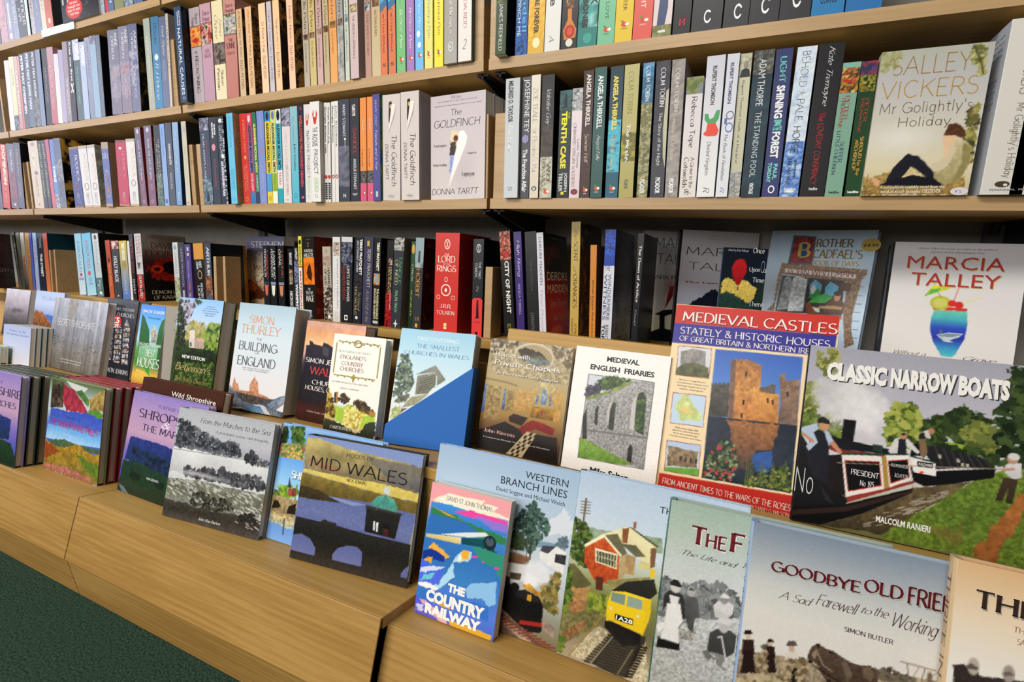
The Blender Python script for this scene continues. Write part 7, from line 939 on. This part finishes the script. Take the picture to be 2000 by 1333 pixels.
# ---------------------------------------------------------------- books on the top row of the stands
row('g1', T3L, 0, '''38 43 21 455|1c1c1c/b8b4a8/24201e|t .2 .6 .3 .8 c ddd SUMMER|black and white thin spine|
43 50 29 455|6a6a60/787468||olive grey thin spine
50 57.5 38 455|c8c4bc/3a302a/241c1a|t .4 .75 .3 .7 c a83028 THE VIOLIN|black spine with a white head
58 65 49 455|c09458/9a6438/3a2a24|t .1 .6 .3 .7 a 6a4830 AUTUMN|tan and orange thin spine
66 71 56 455|4a54a4/5460ac||thin bright blue spine
72 79 63 455|8cb0d8/a0a8c8/c8ccd0|t .1 .5 .3 .7 a b8505c TREE|light blue thin spine
80 92 71 456|2c3040/24283a/4c6080|t .08 .25 .35 .7 a aaa YOUNG;t .35 .75 .35 .7 c ddd THE STREET|navy black spine with pale capitals
93 101 81 456|b04c40/c87848/c88c58||red orange thin spine|f=14343e
157 170 144 457|88bcd8/c8d8e0/d4d8e0|t .1 .65 .3 .65 s 5c88a8 JEAN M AUEL;e .64 .7 .35 .65 a04058;r .72 .76 .1 .9 a098b8|pale blue cloud spine, left of two
172 190 157.5 457|6cb4d8/a8d0e0/90c0d4|t .1 .58 .35 .65 s c06070 JEAN M AUEL;e .6 .68 .3 .6 c8606c;t .7 .85 .3 .7 s 6a98b8 SHE|pale blue cloud spine, right of two
192 204 178 457|c8ccd0/b8c4c8/7c9498|e .02 .1 .3 .7 4a3a3c;t .12 .6 .3 .7 a a0a4a8 BERNARD;n .7 1 0 1 a0b4b4/4a6464/6c8484;r .92 .96 .4 .7 eee|white spine fading to a misty forest|f=16181a
216 225 204 470|a83c28/b85c34/a0583c|e .3 .38 .3 .7 2a2a2a;t .4 .8 .3 .7 c d08858 FIRE AND HEMLOCK|rust orange spine
226 240 216 471|34383c/3c4044/444444|n 0 .14 0 1 ccc/a04438/455 .7;t .26 .72 .2 .7 c c0c4c8 HOLLY BLACK;t .93 .97 .4 .6 b eee A|dark grey spine with a pale top
241.5 256 231 471|c8b434/4a70b4/38548c/445c8c|t .03 .33 .3 .75 c e8e4d0 TERRY BROOKS;e .35 .46 .2 .8 a08c44;t .52 .92 .3 .7 s a8bcd8 SHANNARA|blue and yellow spine
256 261 246.5 471|d8d4d4||thin pale page-coloured spine
260.5 269 249 458|1c1a1c/221c1e|t .08 .58 .3 .7 a b03c34 METRO 2033;t .68 .9 .3 .7 a ccc DMITRY|black spine with red capitals
272 285 261 457|c4c0c0/ccc8c8/802c28|t .03 .34 .55 .85 s 8a2c28 DAVID;t .04 .4 .2 .45 s 8a2c28 EDDINGS;n .42 .52 .2 .8 3a3434/c4c0c0;n .6 1 0 1 802824/c04030/401414;t .62 .95 .3 .7 s eee DEMON LORD|white and dark red spine|f=888484 A=eddings
345 355 336 474|c4c8c4/b8bcb4/7c8058|n .55 1 0 1 8a9468/b8bca8/545c34;e .04 .12 .2 .7 7c98ac;t .16 .5 .3 .65 a 889 CHARLES|pale green landscape spine
356 367 347.5 474|2c3430/3a2c50/24282c|t .08 .7 .3 .7 s a890c0 SHERRILYN KENYON;t .76 .9 .3 .7 c ccc BAD MOON|dark spine with lilac capitals
368 379.5 359.5 478|4a3c78/54448c|t .05 .1 .35 .7 b ddd M;r .14 .18 .35 .7 c8c070;t .25 .6 .3 .6 i c8c0d8 Sherrilyn;e .6 .75 .3 .7 8a5c60;t .78 .95 .3 .7 s d0b860 NIGHT|purple spine
386 405 376 476|c88c34/d09840/141416|r .25 1 0 1 141416;t .28 .38 .5 .75 S ddd ROBERT;t .28 .4 .2 .45 S ddd JORDAN;o .42 .56 .3 .75 c8a860 .2;t .62 .95 .5 .75 s ddd MEMORY OF;t .66 .92 .2 .45 s ddd LIGHT|black spine with an orange top band
405.5 418 398 476|343c4c/50586c/242830|n .5 .8 0 1 3c3c44/c07c50/282830;t .05 .5 .3 .75 S d8dce0 ARTHUR|slate spine with ornate white capitals|f=121214 d=95
517.5 529 513 480|141517/1c1c1e|t .05 .45 .2 .5 s d8d8d8 PENDRAGON;t .08 .48 .55 .85 s b83c30 LAWHEAD;n .52 .58 .1 .9 223/455;p c86450 .2,.57 .8,.57 .7,.7 .5,.73 .3,.7;p c87848 0,.9 1,.9 1,1 0,1|black spine with red capitals and an orange foot
530.5 542.5 526 480|141517/1c1c1e|t .05 .45 .2 .5 s d8d8d8 PENDRAGON;t .08 .48 .55 .85 s dcdcd8 LAWHEAD;n .52 .56 .1 .9 6a8ca0/88a;p d8dcc8 .2,.57 .8,.57 .7,.7 .5,.73 .3,.7;p b8bcb0 0,.9 1,.9 1,1 0,1|black spine with white capitals and a pale foot
546 558.5 541 480|141517/1c1c1e|t .05 .3 .2 .5 s d8d8d8 GRAIL;t .08 .45 .55 .85 s b05c3c LAWHEAD;n .52 .56 .1 .9 6a7484/889;p c08060 .2,.57 .8,.57 .7,.7 .5,.73 .3,.7;p b07848 0,.92 1,.92 1,1 0,1|black spine with white and rust capitals|f=0c0c0e
566.5 577 561 486|141414/1a1614|n .3 .52 .2 .8 b8a888/4a3c30/8a7454;t .06 .24 .3 .75 c c8c8c4 BRIAN LUMLEY;t .62 .95 .2 .75 c c0c0bc NECROSCOPE|black spine with a skull
577.5 586 573.5 483|1c2024/4a5460/2a3444|n .2 .5 0 1 5c6c8c/8c90a8/2c2c34;t .02 .18 .3 .8 c ccc LUMLEY;t .52 .95 .25 .8 c e8e8e8 WAMPHYRI|blue black spine with bold white capitals
587 593.5 581.5 462|e0d040/dccc3c|e .04 .1 .1 .9 1c2c1c;r .36 .38 0 1 b84c30;r .38 1 0 1 e0dcd4;t .12 .35 .25 .75 c 6a6420 MASTERWORKS;t .42 .9 .25 .75 c b04440 MATHESON|thin yellow topped spine
596 619 589.5 463|141210/18120e|p 141210 0,.02 .1,0 .1,1 0,1;n .25 .58 .05 .95 e08024/d07420/c8641c 2;p 3a1408 .4,.36 .6,.32 .75,.45 .7,.54 .4,.5 .3,.44;t .03 .04 .3 .7 a a75 VOL;h .07 .12 .4 .55 s d08030 2;h .15 .19 .15 .85 s e0dcd4 KAREN;h .2 .25 .1 .9 s e0dcd4 MILLER;h .62 .65 .35 .6 s ddd THE;h .66 .7 .2 .8 s ddd RELUCTANT;h .71 .79 .2 .85 s e8e4dc MAGE;r .93 .98 .35 .65 eee;e .94 .97 .42 .58 222|black spine with a glowing orange rider scene|f=7a2c14 fn=7a2c14,6a2410,a04420
634 650 629 482|b0a494/b4a898|n .55 1 0 1 b4a898/2a2220/3a302c/b4a898 1;h .04 .08 .3 .6 s 5a5048 3;h .13 .19 .1 .9 s a06050 KAREN;h .2 .26 .05 .95 s a06050 MILLER;t .28 .56 .55 .85 S 3a3430 HAMMER;t .3 .52 .15 .45 S 3a3430 OF GOD;r .92 .97 .5 .8 eee|beige grey spine with a dark horseman
650.5 665 650 463|d4d2d0/dcdad8|n .06 .22 .1 .9 c8a898/8a7468/d8ccc4/4a4844 .8;t .25 .85 .55 .75 m 445 SUMMER IN FEBRUARY;t .36 .72 .2 .4 n bbb Jonathan Smith;o .88 .97 .3 .65 aaa .1|white spine with a man's portrait
667 688 668 463|26282c/1e2022|r 0 .1 0 1 c8c8c8;n .06 .33 0 1 1c1c24/3a4060/888/1c1c22 .8;h .05 .09 .4 .55 s 555 4;t .34 .75 .5 .75 a e0dcd8 LIMITS OF POWER;t .34 .73 .12 .35 a b03830 ELIZABETH MOON;r .91 .97 .3 .6 eee;e .92 .96 .36 .54 222|black spine with a horse and white capitals
689 705.5 695 464|1c1e24/24262e|n .42 .58 .2 .9 2a2c38/4a3c3c/1c1c24;t .02 .43 .6 .9 c e8e4e0 TERRY PRATCHETT;t .04 .4 .25 .5 c a8a8b0 IAN STEWART COHEN;t .57 .9 .15 .45 s b09c60 DISCWORLD;t .63 .85 .55 .85 i b09c60 The Science of;e .91 .95 .3 .6 ddd|black spine with stacked white capitals
707 725 713 464|3a3850/403e58|r .04 .1 .35 .6 b8a840;t .13 .57 .4 .75 s ccc8b8 TERRY PRATCHETT;t .6 .97 .3 .7 i a89c70 A Hat Full of Sky|dull violet spine with gold lettering
727 740 733 465|18181a/202020|t .05 .37 .4 .8 c e4e0c8 TERRY PRATCHETT;n .4 .53 .05 .95 5c9cb8/c09c60/a8583c .7;t .57 .92 .55 .85 c c8c098 THE AMAZING MAURICE;t .57 .92 .15 .45 c c8c098 EDUCATED RODENTS;r .94 .97 .1 .85 bbb|black spine with a small desert picture|f=101010 y=-6
751 763 759 470|141214/301014|n .6 1 0 1 801820/c02024/3a1014;n .2 .28 .3 .9 7a3030/d8b8a0/141214;t .3 .62 .3 .6 S b09040 NEUMEIER;t .3 .8 .65 .85 S c8c0b0 HOUSE OF SHADOWS|black and red spine with gold capitals
763 782 773 465|2c3036/30343a|n 0 .14 0 1 a8a49c/5a5854/d0ccc4/3c3e42 1;t .2 .5 .55 .85 s 5c9868 TANGLE;t .24 .52 .2 .5 s b8b890 OF NEED;t .58 .82 .3 .6 s 8cc090 NALINI SINGH;p ddd .5,.9 .56,.94 .75,.95 .56,.96 .5,1 .44,.96 .25,.95 .44,.94|slate spine with green capitals|f=7a706a y=-8
797 804.5 806 472|2c4c2c/1c2c1c|e .03 .14 .1 .9 c89c3c;t .25 .45 .3 .7 s c8c8b0 STROX;t .55 .85 .3 .7 s b0a050 INNER|thin dark green spine with an orange disc
805 821 814 465|8ca0a8/98a8ac/6c787c/34383c/303438|p 343c40 .4,.14 .6,.14 .62,.27 .35,.27;n .26 .32 0 1 545c60/a0a8a8;r .32 1 0 1 303438;t .33 .64 .2 .7 s c88c3c HOBBIT;t .85 .9 .6 .8 s b08c44 JRR;t .85 .9 .3 .5 s b08c44 TOLKIEN;r .93 .97 .35 .65 d8a030|grey spine with orange capitals|f=16140f fn=16140f,2c2418,0e0c0a,54483c
847 893 852 455|c8322c/cc3830|o .06 .16 .38 .62 f0e0d0 .2;h .075 .145 .45 .55 S f0dcc8 X;h .2 .225 .4 .6 s f0dcc8 THE;h .22 .29 .12 .85 s f4e8d8 LORD;h .295 .315 .35 .65 s f0dcc8 OF THE;h .315 .38 .08 .9 s f4e8d8 RINGS;o .43 .48 .42 .56 f0dcc8 .25;o .5 .62 .28 .7 f4e8d8 .18;e .54 .58 .44 .54 f4e8d8;o .61 .655 .1 .26 f0dcc8 .2;o .61 .655 .72 .88 f0dcc8 .2;h .7 .74 .25 .75 s f4e8d8 J.R.R.;h .765 .805 .12 .88 s f4e8d8 TOLKIEN;r .89 .92 .44 .56 f0d8a0;r .925 .95 .44 .56 f0d8a0|very thick red spine with a ring emblem|f=c02c28 y=-14
921 941 925 467|232529/1e2022|o .05 .14 .3 .75 ccc .2;h .06 .13 .42 .62 S ccc X;t .23 .4 .55 .8 s ccc THE TWO;t .24 .39 .2 .45 s ccc TOWERS;h .48 .53 .35 .6 s 999 2;p d83c3c 0,.62 .2,.6 .8,.6 1,.62 1,1 0,1;p 1c1414 .45,.62 .6,.62 .68,.8 .75,.81 .25,.81 .4,.8;h .84 .86 .2 .8 s 8a2424 JRR TOLKIEN;r .95 .98 .35 .6 2a1414|black spine with a red foot and dark tower|f=141517 y=-4''', 'stand top row', 'spines on the stand top row')
row('g2', T3R, 0, '''986 1007 969 454|1c1414/141212|n 0 .27 0 1 c03020/301010/e0a080/801814 .8;t .28 .78 .35 .75 b f0ece0 CITY OF NIGHT;t .88 .95 .3 .65 s a0a040 RECHY|black spine with red lights and white capitals|f=240c0c
1011 1026 998 454|3c2a6c/382868|t .08 .42 .3 .75 i d8d0e0 High Rising;t .48 .78 .35 .65 s b8a8c8 ANGELA THIRKELL|violet spine with white script|y=-2
1032 1054 1020 454|1c1d1f/222|t .25 .55 .4 .55 a 555 THE BUTTERFLY;t .75 .95 .3 .6 a 666 SAMANTHA|black spine with faint grey lettering|f=1c1d20
1055 1068 1040 456|d0d0d8/d4d0d8|t .04 .48 .3 .7 a 334 DEIRDRE MADDEN;t .52 .97 .3 .7 i b890a0 Time Present|white spine beside red and black cover|d=128 f=1a1414 A=madden
1112 1129 1114 434|b8a054/c09c4c/c88c4c|t .06 .15 .3 .7 k 5a4424 the;t .16 .32 .3 .75 s 4a3c20 SCENT;t .36 .42 .3 .7 k 5a4424 of;t .42 .7 .3 .75 s 4a3c20 ORANGES;t .82 .93 .55 .8 s 6a4828 JOAN;t .78 .98 .15 .4 s 6a4828 ZAWATZKY|tall mustard spine with brown capitals|f=5a5030 fn=5a4c2c,3a3c20,6a5834,8a7c60 d=135
1150 1162 1151 479|c87c2c/d08430|t .34 .92 .4 .65 c 7a4820 Michele Roberts Flesh and love;t .5 .6 .1 .35 s b06030 REDI|orange spine, short|f=b86c24 d=100
1172 1194 1181 449|1c3c9c/2848a0/c4c8d4/d0d0d4|n 0 .22 0 1 1c3c9c/3c68c0/16285c;r .3 1 0 1 d0d0d6;h .3 .34 .1 .6 a 223c6c THE;t .37 .76 .45 .75 a 223c6c WINDERMERE;t .37 .76 .08 .38 a 223c6c WITNESS;t .8 .98 .4 .7 a 223 REBECCA;t .8 .96 .05 .35 b 223 TOPE|blue topped white spine with navy capitals|d=140 k=H f=1c2c5c A=winder
1231 1242.5 1246 456|16171a/1c1c20|t .1 .58 .3 .75 S ddd The Dawn of Artifice;t .64 .78 .3 .6 i aaa David|black spine with white ornate lettering''', 'right part, stand top row', 'spines on the stand top row')
block(T3L, 101, 489, 8, .12, 'small bookend under the dark teal cover on stand top row', y=0)
def wide_block(M, xl, xr, yt, wf, label, y=.0, d=.045):
    x0 = hitx(M, xl, y, 0); h = hit(M, xl, yt, y).z; a = MB(); a.box((0, 0, 0), (wf / 1000, d, h)); o = a.build('bookend', WOODE, None, M @ Matrix.Translation((x0, y, 0)), bevel=.0012); tag(o, label, 'bookend', 'wooden block bookends')
wide_block(T3L, 110, 0, 488, 8, 'bookend with broad side panel left of pale blue cloud spine', d=.085)
wide_block(T3L, 419.5, 0, 501, 11, 'bookend right of slate spine with ornate capitals')
wide_block(T3L, 438, 0, 501, 9, 'bookend with broad side panel left of fiery face-out cover')
wide_block(T3L, 943.5, 0, 521, 16, 'bookend at right end of stand top row, by dark tower spine', y=-.01)

# ---------------------------------------------------------------- books shown face out
def face(name, M, BL, BR, TL, t, label, art=None, lean=5, base='ccc', spine=None, hard=True, group=None, cell=.00125, zoff=0, m=GLOSS, w=None, back=None, hmm=None, fcol=None):
    a = hitz(M, *BL, zoff); l = R(lean)
    if BR[0] == 'a': ang, W = R(BR[1]), BR[2]
    else: b = hitz(M, *BR, zoff); dx = b - a; W = math.hypot(dx.x, dx.y); ang = math.atan2(dx.y, dx.x)
    W = w or W
    F0 = M @ Matrix.Translation(a) @ Matrix.Rotation(ang, 4, 'Z') @ Matrix.Rotation(-l, 4, 'X')
    h = hmm / 1000 if hmm else hit(F0, *TL, 0).z
    bk = Book(t, h, W, spine or base, fcol or base, hard, back or base)
    if art: art(bk, Cv(W, h, cell, len(label)))
    B = F0 @ Matrix.Translation((0, t, 0)) @ Matrix.Rotation(-math.pi / 2, 4, 'Z')
    B = Matrix.Translation(M.to_3x3() @ Vector((0, 0, t * math.sin(max(0, l)) + .0002))) @ B
    r = bk.place(name, B, label, group, m=m); return B, W, h, t
def face2(name, M, TL, TR, yb, t, label, art=None, lean=5, base='ccc', spine=None, hard=True, ang=0, w=None, **k):
    """As face(), for a cover whose foot is hidden: yb is where its foot stands on the step."""
    l = R(lean); F0 = M @ Matrix.Translation((0, yb, 0)) @ Matrix.Rotation(-l, 4, 'X'); a = hit(F0, *TL, 0); b = hit(F0, *TR, 0)
    loc = M @ Vector((a.x, yb, 0)); h = a.z; d = loc - CAM; px = 1000 + FPX * d.dot(RT) / d.dot(FW); py = 666.5 - FPX * d.dot(UP) / d.dot(FW)
    return face(name, M, (px, py), ('a', ang, w or b.x - a.x), TL, t, label, art, lean, base, spine, hard, hmm=h * 1000, **k)
def behind(n, rec, name, labels, base, spine=None, group=None, gap=.0015, hard=True, dx=0, dh=0):
    B, W, h, t = rec
    for k in range(n):
        bk = Book(t, h + dh, W, spine or base, base, hard); bk.place(name, B @ Matrix.Translation((-(t + gap) * (k + 1), dx * (k + 1), 0)), labels[k], group)
GF = 'face-out books on the wall shelves'; G2 = 'covers on the middle step'; G1 = 'covers on the front step'; G3 = 'covers on the top step'
face('paperback_book', FC, (123.5, 47), (193.5, 26), (122, -100), .04, 'black face-out paperback with a round red sticker, top left shelf', a_pilgrim, 0, '1a191b', '4c4c54', False, GF, hmm=198, cell=.002)
rec = face('paperback_book', FA, (842, 391), (946, 388), (844, 190), .03, 'pale grey face-out paperback with a torn-paper bird, beside matching wide spines', a_gold, 0, 'c8bec0', 'c8bec0', False, GF)
behind(3, rec, 'paperback_book', [f'{o} pale grey copy behind the torn-paper bird cover' for o in ('nearest', 'middle', 'rearmost')], '9aa0b0', group=GF, hard=False)
face('paperback_book', RA, (1681, 383), (1889, 382), (1711, 104), .02, 'face-out paperback with a seated figure under trees, right lower shelf', a_vick, 0, 'c4bca8', 'c4bca8', False, GF)
def pale_spine(b): ops(b.spine, 't .05 .42 .45 .72 n 6a6050 SALLEY VICKERS;t .47 .9 .4 .66 n 7a7058 Mr Golightly\'s Holiday;e .92 .955 .3 .65 4a3c30;e .935 .95 .5 .6 e0d8cc;r 0 .07 .3 .8 d8bc78;h .965 .975 .2 .8 b 999 PERENNIAL')
x0 = hitx(RA, 1913, 0, 0)
for k, (xl, t_) in enumerate(((1913, .0405), (1969, .0405))):
    b = Book(t_, .198, .128, 'd4d0c8', 'd8d4cc', False, 'b8bcc4'); pale_spine(b); crowd(b.back, None, (.05, .2, .15, .9), ['A rich and playful tale', 'of village life and loss'] * 2, 'a', '778'); crowd(b.back, None, (.3, .5, .15, .9), ['The author has written', 'a warm and funny book'] * 3, 'a', '889')
    b.place('paperback_book', RA @ Matrix.Translation((hitx(RA, xl, -.012, 0), -.012, .0002)), ('cream spine with a brown oval device, right of seated figure cover', 'cream spine with a brown oval device, cut by right picture edge')[k], 'cream spines at the right end')
# top step
face('paperback_book', T3L, (-24, 566), (32, 562), (-30, 455), .03, 'dull brown red face-out cover at left picture edge, stand top row', a_kil, 2, '5c3c3c', group=G3, hard=False, cell=.003, zoff=.001)
face('paperback_book', T3L, (481, 596), (553, 606), (475, 463), .03, 'fiery tan face-out paperback with dark clouds, stand top row', a_king, 2, 'b89868', group=G3, hard=False, hmm=198)
face('hardback_book', T3R, (1246, 664), ('a', 24, .142), (1262, 449), .028, 'white angled cover with a black top hat and red wand', a_dark, 2, 'c8c8cc', 'c8c8cc', True, G3, hmm=222)
face('hardback_book', T3R, (1314, 676), ('a', 22, .142), (1335, 449), .026, 'white angled cover with a dark mortarboard-like tower, large black capitals', a_last, 2, 'd0ccd4', '241418', True, G3, hmm=222)
face2('paperback_book', T3R, (1416, 484), (1506, 477), -.03, .012, 'small dark green cover with a red balloon over yellow clouds', a_once, 2, '141c28', '2c4060', False, ang=12, group=G3)
face('hardback_book', T3R, (1468, 690), (1668, 720), (1518, 454), .02, 'light blue cover with a painted monk at a desk and gold sticker', a_cadfael, 8, 'a8c0d8', 'a8c0d8', True, G3)
rec = face('hardback_book', T3R @ Matrix.Translation((0, -.01, 0)), (1712, 735), (1970, 768), (1760, 477), .022, 'white cover with a blue shark cocktail and red capitals', a_talley, 8, 'd0ccca', '16161c', True, G3)
behind(1, rec, 'hardback_book', ['white cover copy right behind the shark cocktail cover'], 'b8b4b8', '16161c', G3, dx=-.003)
# middle step, left to right
L5 = dict(group=G2)
RB_ = MB(); RB_.box((0, 0, 0), (.6, .1, .052)); tag(RB_.build('riser_block', WOOD, None, T2L @ Matrix.Translation((-2.42, .034, .0005))), 'low wooden block under the small foggy cover, mostly hidden', 'riser block')
T2H = T2L @ Matrix.Translation((0, .05, .0535))
face2('paperback_book', T2H, (14, 564), (60, 573), 0, .016, 'small foggy grey cover, upper left of the lilac covers', a_fog, 4, '98909c', hard=False, cell=.003, **L5)
face2('paperback_book', T2H, (72, 568), (127, 575), 0, .014, 'small cover with orange hillside against blue sky', a_auth, 4, '8c9cc8', hard=False, cell=.003, **L5)
rec = face2('paperback_book', T2L, (8, 633), (61, 642), -.042, .011, 'lilac white booklet with faint blue title, front of its stack', a_lilac, 1, 'c4c8dc', hard=False, cell=.003, **L5)
behind(4, rec, 'paperback_book', [f'{o} teal-edged booklet behind the lilac one' for o in ('first', 'second', 'third', 'fourth')], '3c6470', group=G2, hard=False)
rec = face2('hardback_book', T2L, (-96, 657), (1, 671), -.068, .017, 'pale green edged book at far left, front one showing its fore-edge', None, 0, 'b4c4a8', **L5)
for k, bb in enumerate(()): pass
rec = face('hardback_book', T2L, (89, 716), (191, 740), (105, 581), .02, 'grey weathered-stone cover with thin white title', a_secret, 5, 'a0a0a6', **L5)
face2('hardback_book', T2L, (211, 584), (272, 589), .015, .03, 'black cover with stained glass windows and round red price sticker', a_church, 5, '2c2e36', **L5)
face2('paperback_book', T2L, (277, 596), (327, 600), .0, .024, 'green garden cover with castle between cypress hedges', a_house, 5, '4c8440', 'd0d4d8', False, fcol='c8c0b4', **L5)
face('paperback_book', T2L, (312, 768), ('a', 50, .09), (328, 600), .012, 'pale back cover with small print, right of the green garden cover', lambda b, cv: crowd(b.front, None, (.15, .8, .2, .9), ['Thousand houses', 'of England', 'small essays on', 'each one', 'from castles', 'to cottages'] * 2, 'a', '8a8478'), 5, 'c0b8ac', hard=False, **L5)
face2('hardback_book', T2L, (351, 583), (438, 590), .005, .034, 'dark green cover with white church tower among trees', a_betj, 5, '28381c', **L5)
face('hardback_book', T2L, (442, 799), (551, 820), (463, 594), .045, 'thick pale blue cover with orange cathedral dome and footbridge', a_thur, 5, 'b0c4d0', **L5)
face2('hardback_book', T2L, (601, 629), (716, 641), .015, .034, 'dark castle silhouette cover against orange sunset', a_wales, 5, '2a2830', **L5)
face('hardback_book', T2L @ Matrix.Translation((0, -.03, 0)), (630, 843), (731, 862), (649, 653), .024, 'cream cover with gold scroll border and painted village', a_winn, 5, 'ece6d4', **L5)
T2M = T2L @ Matrix.Translation((0, -.01, 0))
rec = face('paperback_book', T2M, (752, 868), (900, 889), (793, 644), .012, 'pale blue cover with timber bell tower, inside the blue holder', a_small, 10, 'b8d4e0', hard=False, **L5)
behind(2, rec, 'paperback_book', ['second copy in the blue holder, close behind the bell tower cover', 'rear copy in the blue holder, furthest from the bell tower cover'], 'b0b4b8', group=G2, hard=False)
def holder(rec):
    B, W, h, t = rec; r = empty('leaflet_holder', B, 'blue card leaflet holder cut diagonally, around the bell tower covers', 'leaflet holder'); BL = plain('blue_card', '1c63b4', .6, .3); T_ = t * 3 + .012
    def P(name, pts, x0, x1): mb = MB(); mb.prism(pts, x0, x1); mb.build(name, BL, r)
    P('front_panel', [(-.004, 0), (W + .004, 0), (W + .004, h * .72), (-.004, h * .16)], t + .001, t + .0025); P('back_panel', [(-.004, 0), (W + .004, 0), (W + .004, h * .72), (-.004, h * .72)], t + .001 - T_, t + .0025 - T_)
    for nm, y in (('side_panel', -.004), ('side_panel', W + .0025)):
        mb = MB(); mb.prism([(y, 0), (y + .0015, 0), (y + .0015, h * (.72 if y > 0 else .16)), (y, h * (.72 if y > 0 else .16))], t + .0024 - T_, t + .001); mb.build(nm, BL, r)
holder(rec)
S2 = T2R @ Matrix.Translation((0, -.0, 0))
face2('paperback_book', T2R, (960, 662), (1121, 677), .02, .012, 'cover with an ornate gilded chapel interior and chequered aisle', a_chapel, 6, '9c8c70', hard=False, **L5)
face2('paperback_book', T2R, (1127, 677), (1312, 695), .022, .012, 'white cover with photograph of ruined stone arches', a_friars, 6, 'ebe6e0', hard=False, **L5)
face2('hardback_book', T2R, (1322, 596), (1642, 616), .027, .014, 'large cover with red and blue title bands above a moated castle', a_castles, 6, 'c04038', hard=False, **L5)
face('hardback_book', T2R, (1545, 1018), ('a', 1, .265), (1577, 676), .014, 'wide landscape cover of black canal boats, men and willow trees', a_narrow, 7, '18181a', '121214', **L5)
# front step, left to right
L6 = dict(group=G1)
rec = face('hardback_book', T1L, (-75, 880), (27, 916), (-60, 714), .016, 'purple dusk cover at left picture edge, front of its stack', a_portl, 0, '8c7cb4', '5c5488', fcol='54548c', **L6)
behind(4, rec, 'hardback_book', [f'{o} copy behind the purple dusk cover at left edge' for o in ('first', 'second', 'third', 'rearmost')], '3c4438', group=G1, gap=.004)
rec = face('hardback_book', T1L, (84, 914), (189, 951), (103, 737), .016, 'hill cover with red heather and a falcon, front of its stack', a_hills, 0, '6c7c4c', fcol='8c7c3c', **L6)
behind(4, rec, 'hardback_book', [f'{o} dark red copy behind the falcon hill cover' for o in ('first', 'second', 'third', 'rearmost')], '8c2c34', group=G1, gap=.003)
face2('hardback_book', T1L, (281, 738), (439, 774), .03, .02, 'brown cover with white title, behind the lavender hills cover', a_wild, 6, '4c2c1c', **L6)
face('hardback_book', T1L, (228, 958), ('a', 0, .235), (276, 767), .016, 'lavender sky cover over blue green hills, overlapped at right', a_port, 5, '8c7cb4', **L6)
face('hardback_book', T1L @ Matrix.Translation((0, -.012, 0)), (316, 1008), (503, 1058), (355, 798), .018, 'black and white cover of misty valley trees', a_march, 5, 'b0b0b4', '9c9ca4', **L6)
face('hardback_book', T1L, (519, 1052), ('a', 2, .215), (557, 828), .016, 'blue river and bridge cover, mostly hidden by dam cover', a_shrew, 5, '8cb0e0', **L6)
face('hardback_book', T1L, (565, 1091), (793, 1152), (600, 851), .02, 'cover with a stone dam and green copper dome', a_mid, 5, '3a3428', '2c2824', **L6)
face2('hardback_book', T1R, (861, 868), (1132, 921), .022, .012, 'pale blue cover with a pine tree and black tank engine', a_west, 4, 'a0c0e0', ang=2.5, **L6)
face('paperback_book', T1R @ Matrix.Translation((0, -.02, 0)), (808, 1197), (962, 1256), (850, 945), .016, 'poster-style pink and blue railway paperback in front of engine cover', a_country, 4, 'e0dcd4', hard=False, **L6)
face2('hardback_book', T1R, (1135, 920), (1467, 988), .029, .014, 'cover with a yellow-fronted diesel train by a brick signal box', a_train, 4, 'b0c4dc', '3c5c4c', **L6)
face2('hardback_book', T1R, (1313, 979), (1760, 1066), .006, .02, 'grey green cover with old photograph of farm people', a_form, 4, '98a89c', '2c6054', ang=2, **L6)
face2('hardback_book', T1R, (1474, 1023), (1960, 1115), -.016, .02, 'blue to cream cover with plough horse and maroon capitals', a_good, 4, '98a8bc', '98b0d4', ang=2, **L6)
face2('hardback_book', T1R, (1872, 1096), (2290, 1190), -.038, .02, 'tan and cream cover with dark caps, cut by right picture edge', a_th, 4, 'c8a47c', 'd0b48c', **L6)
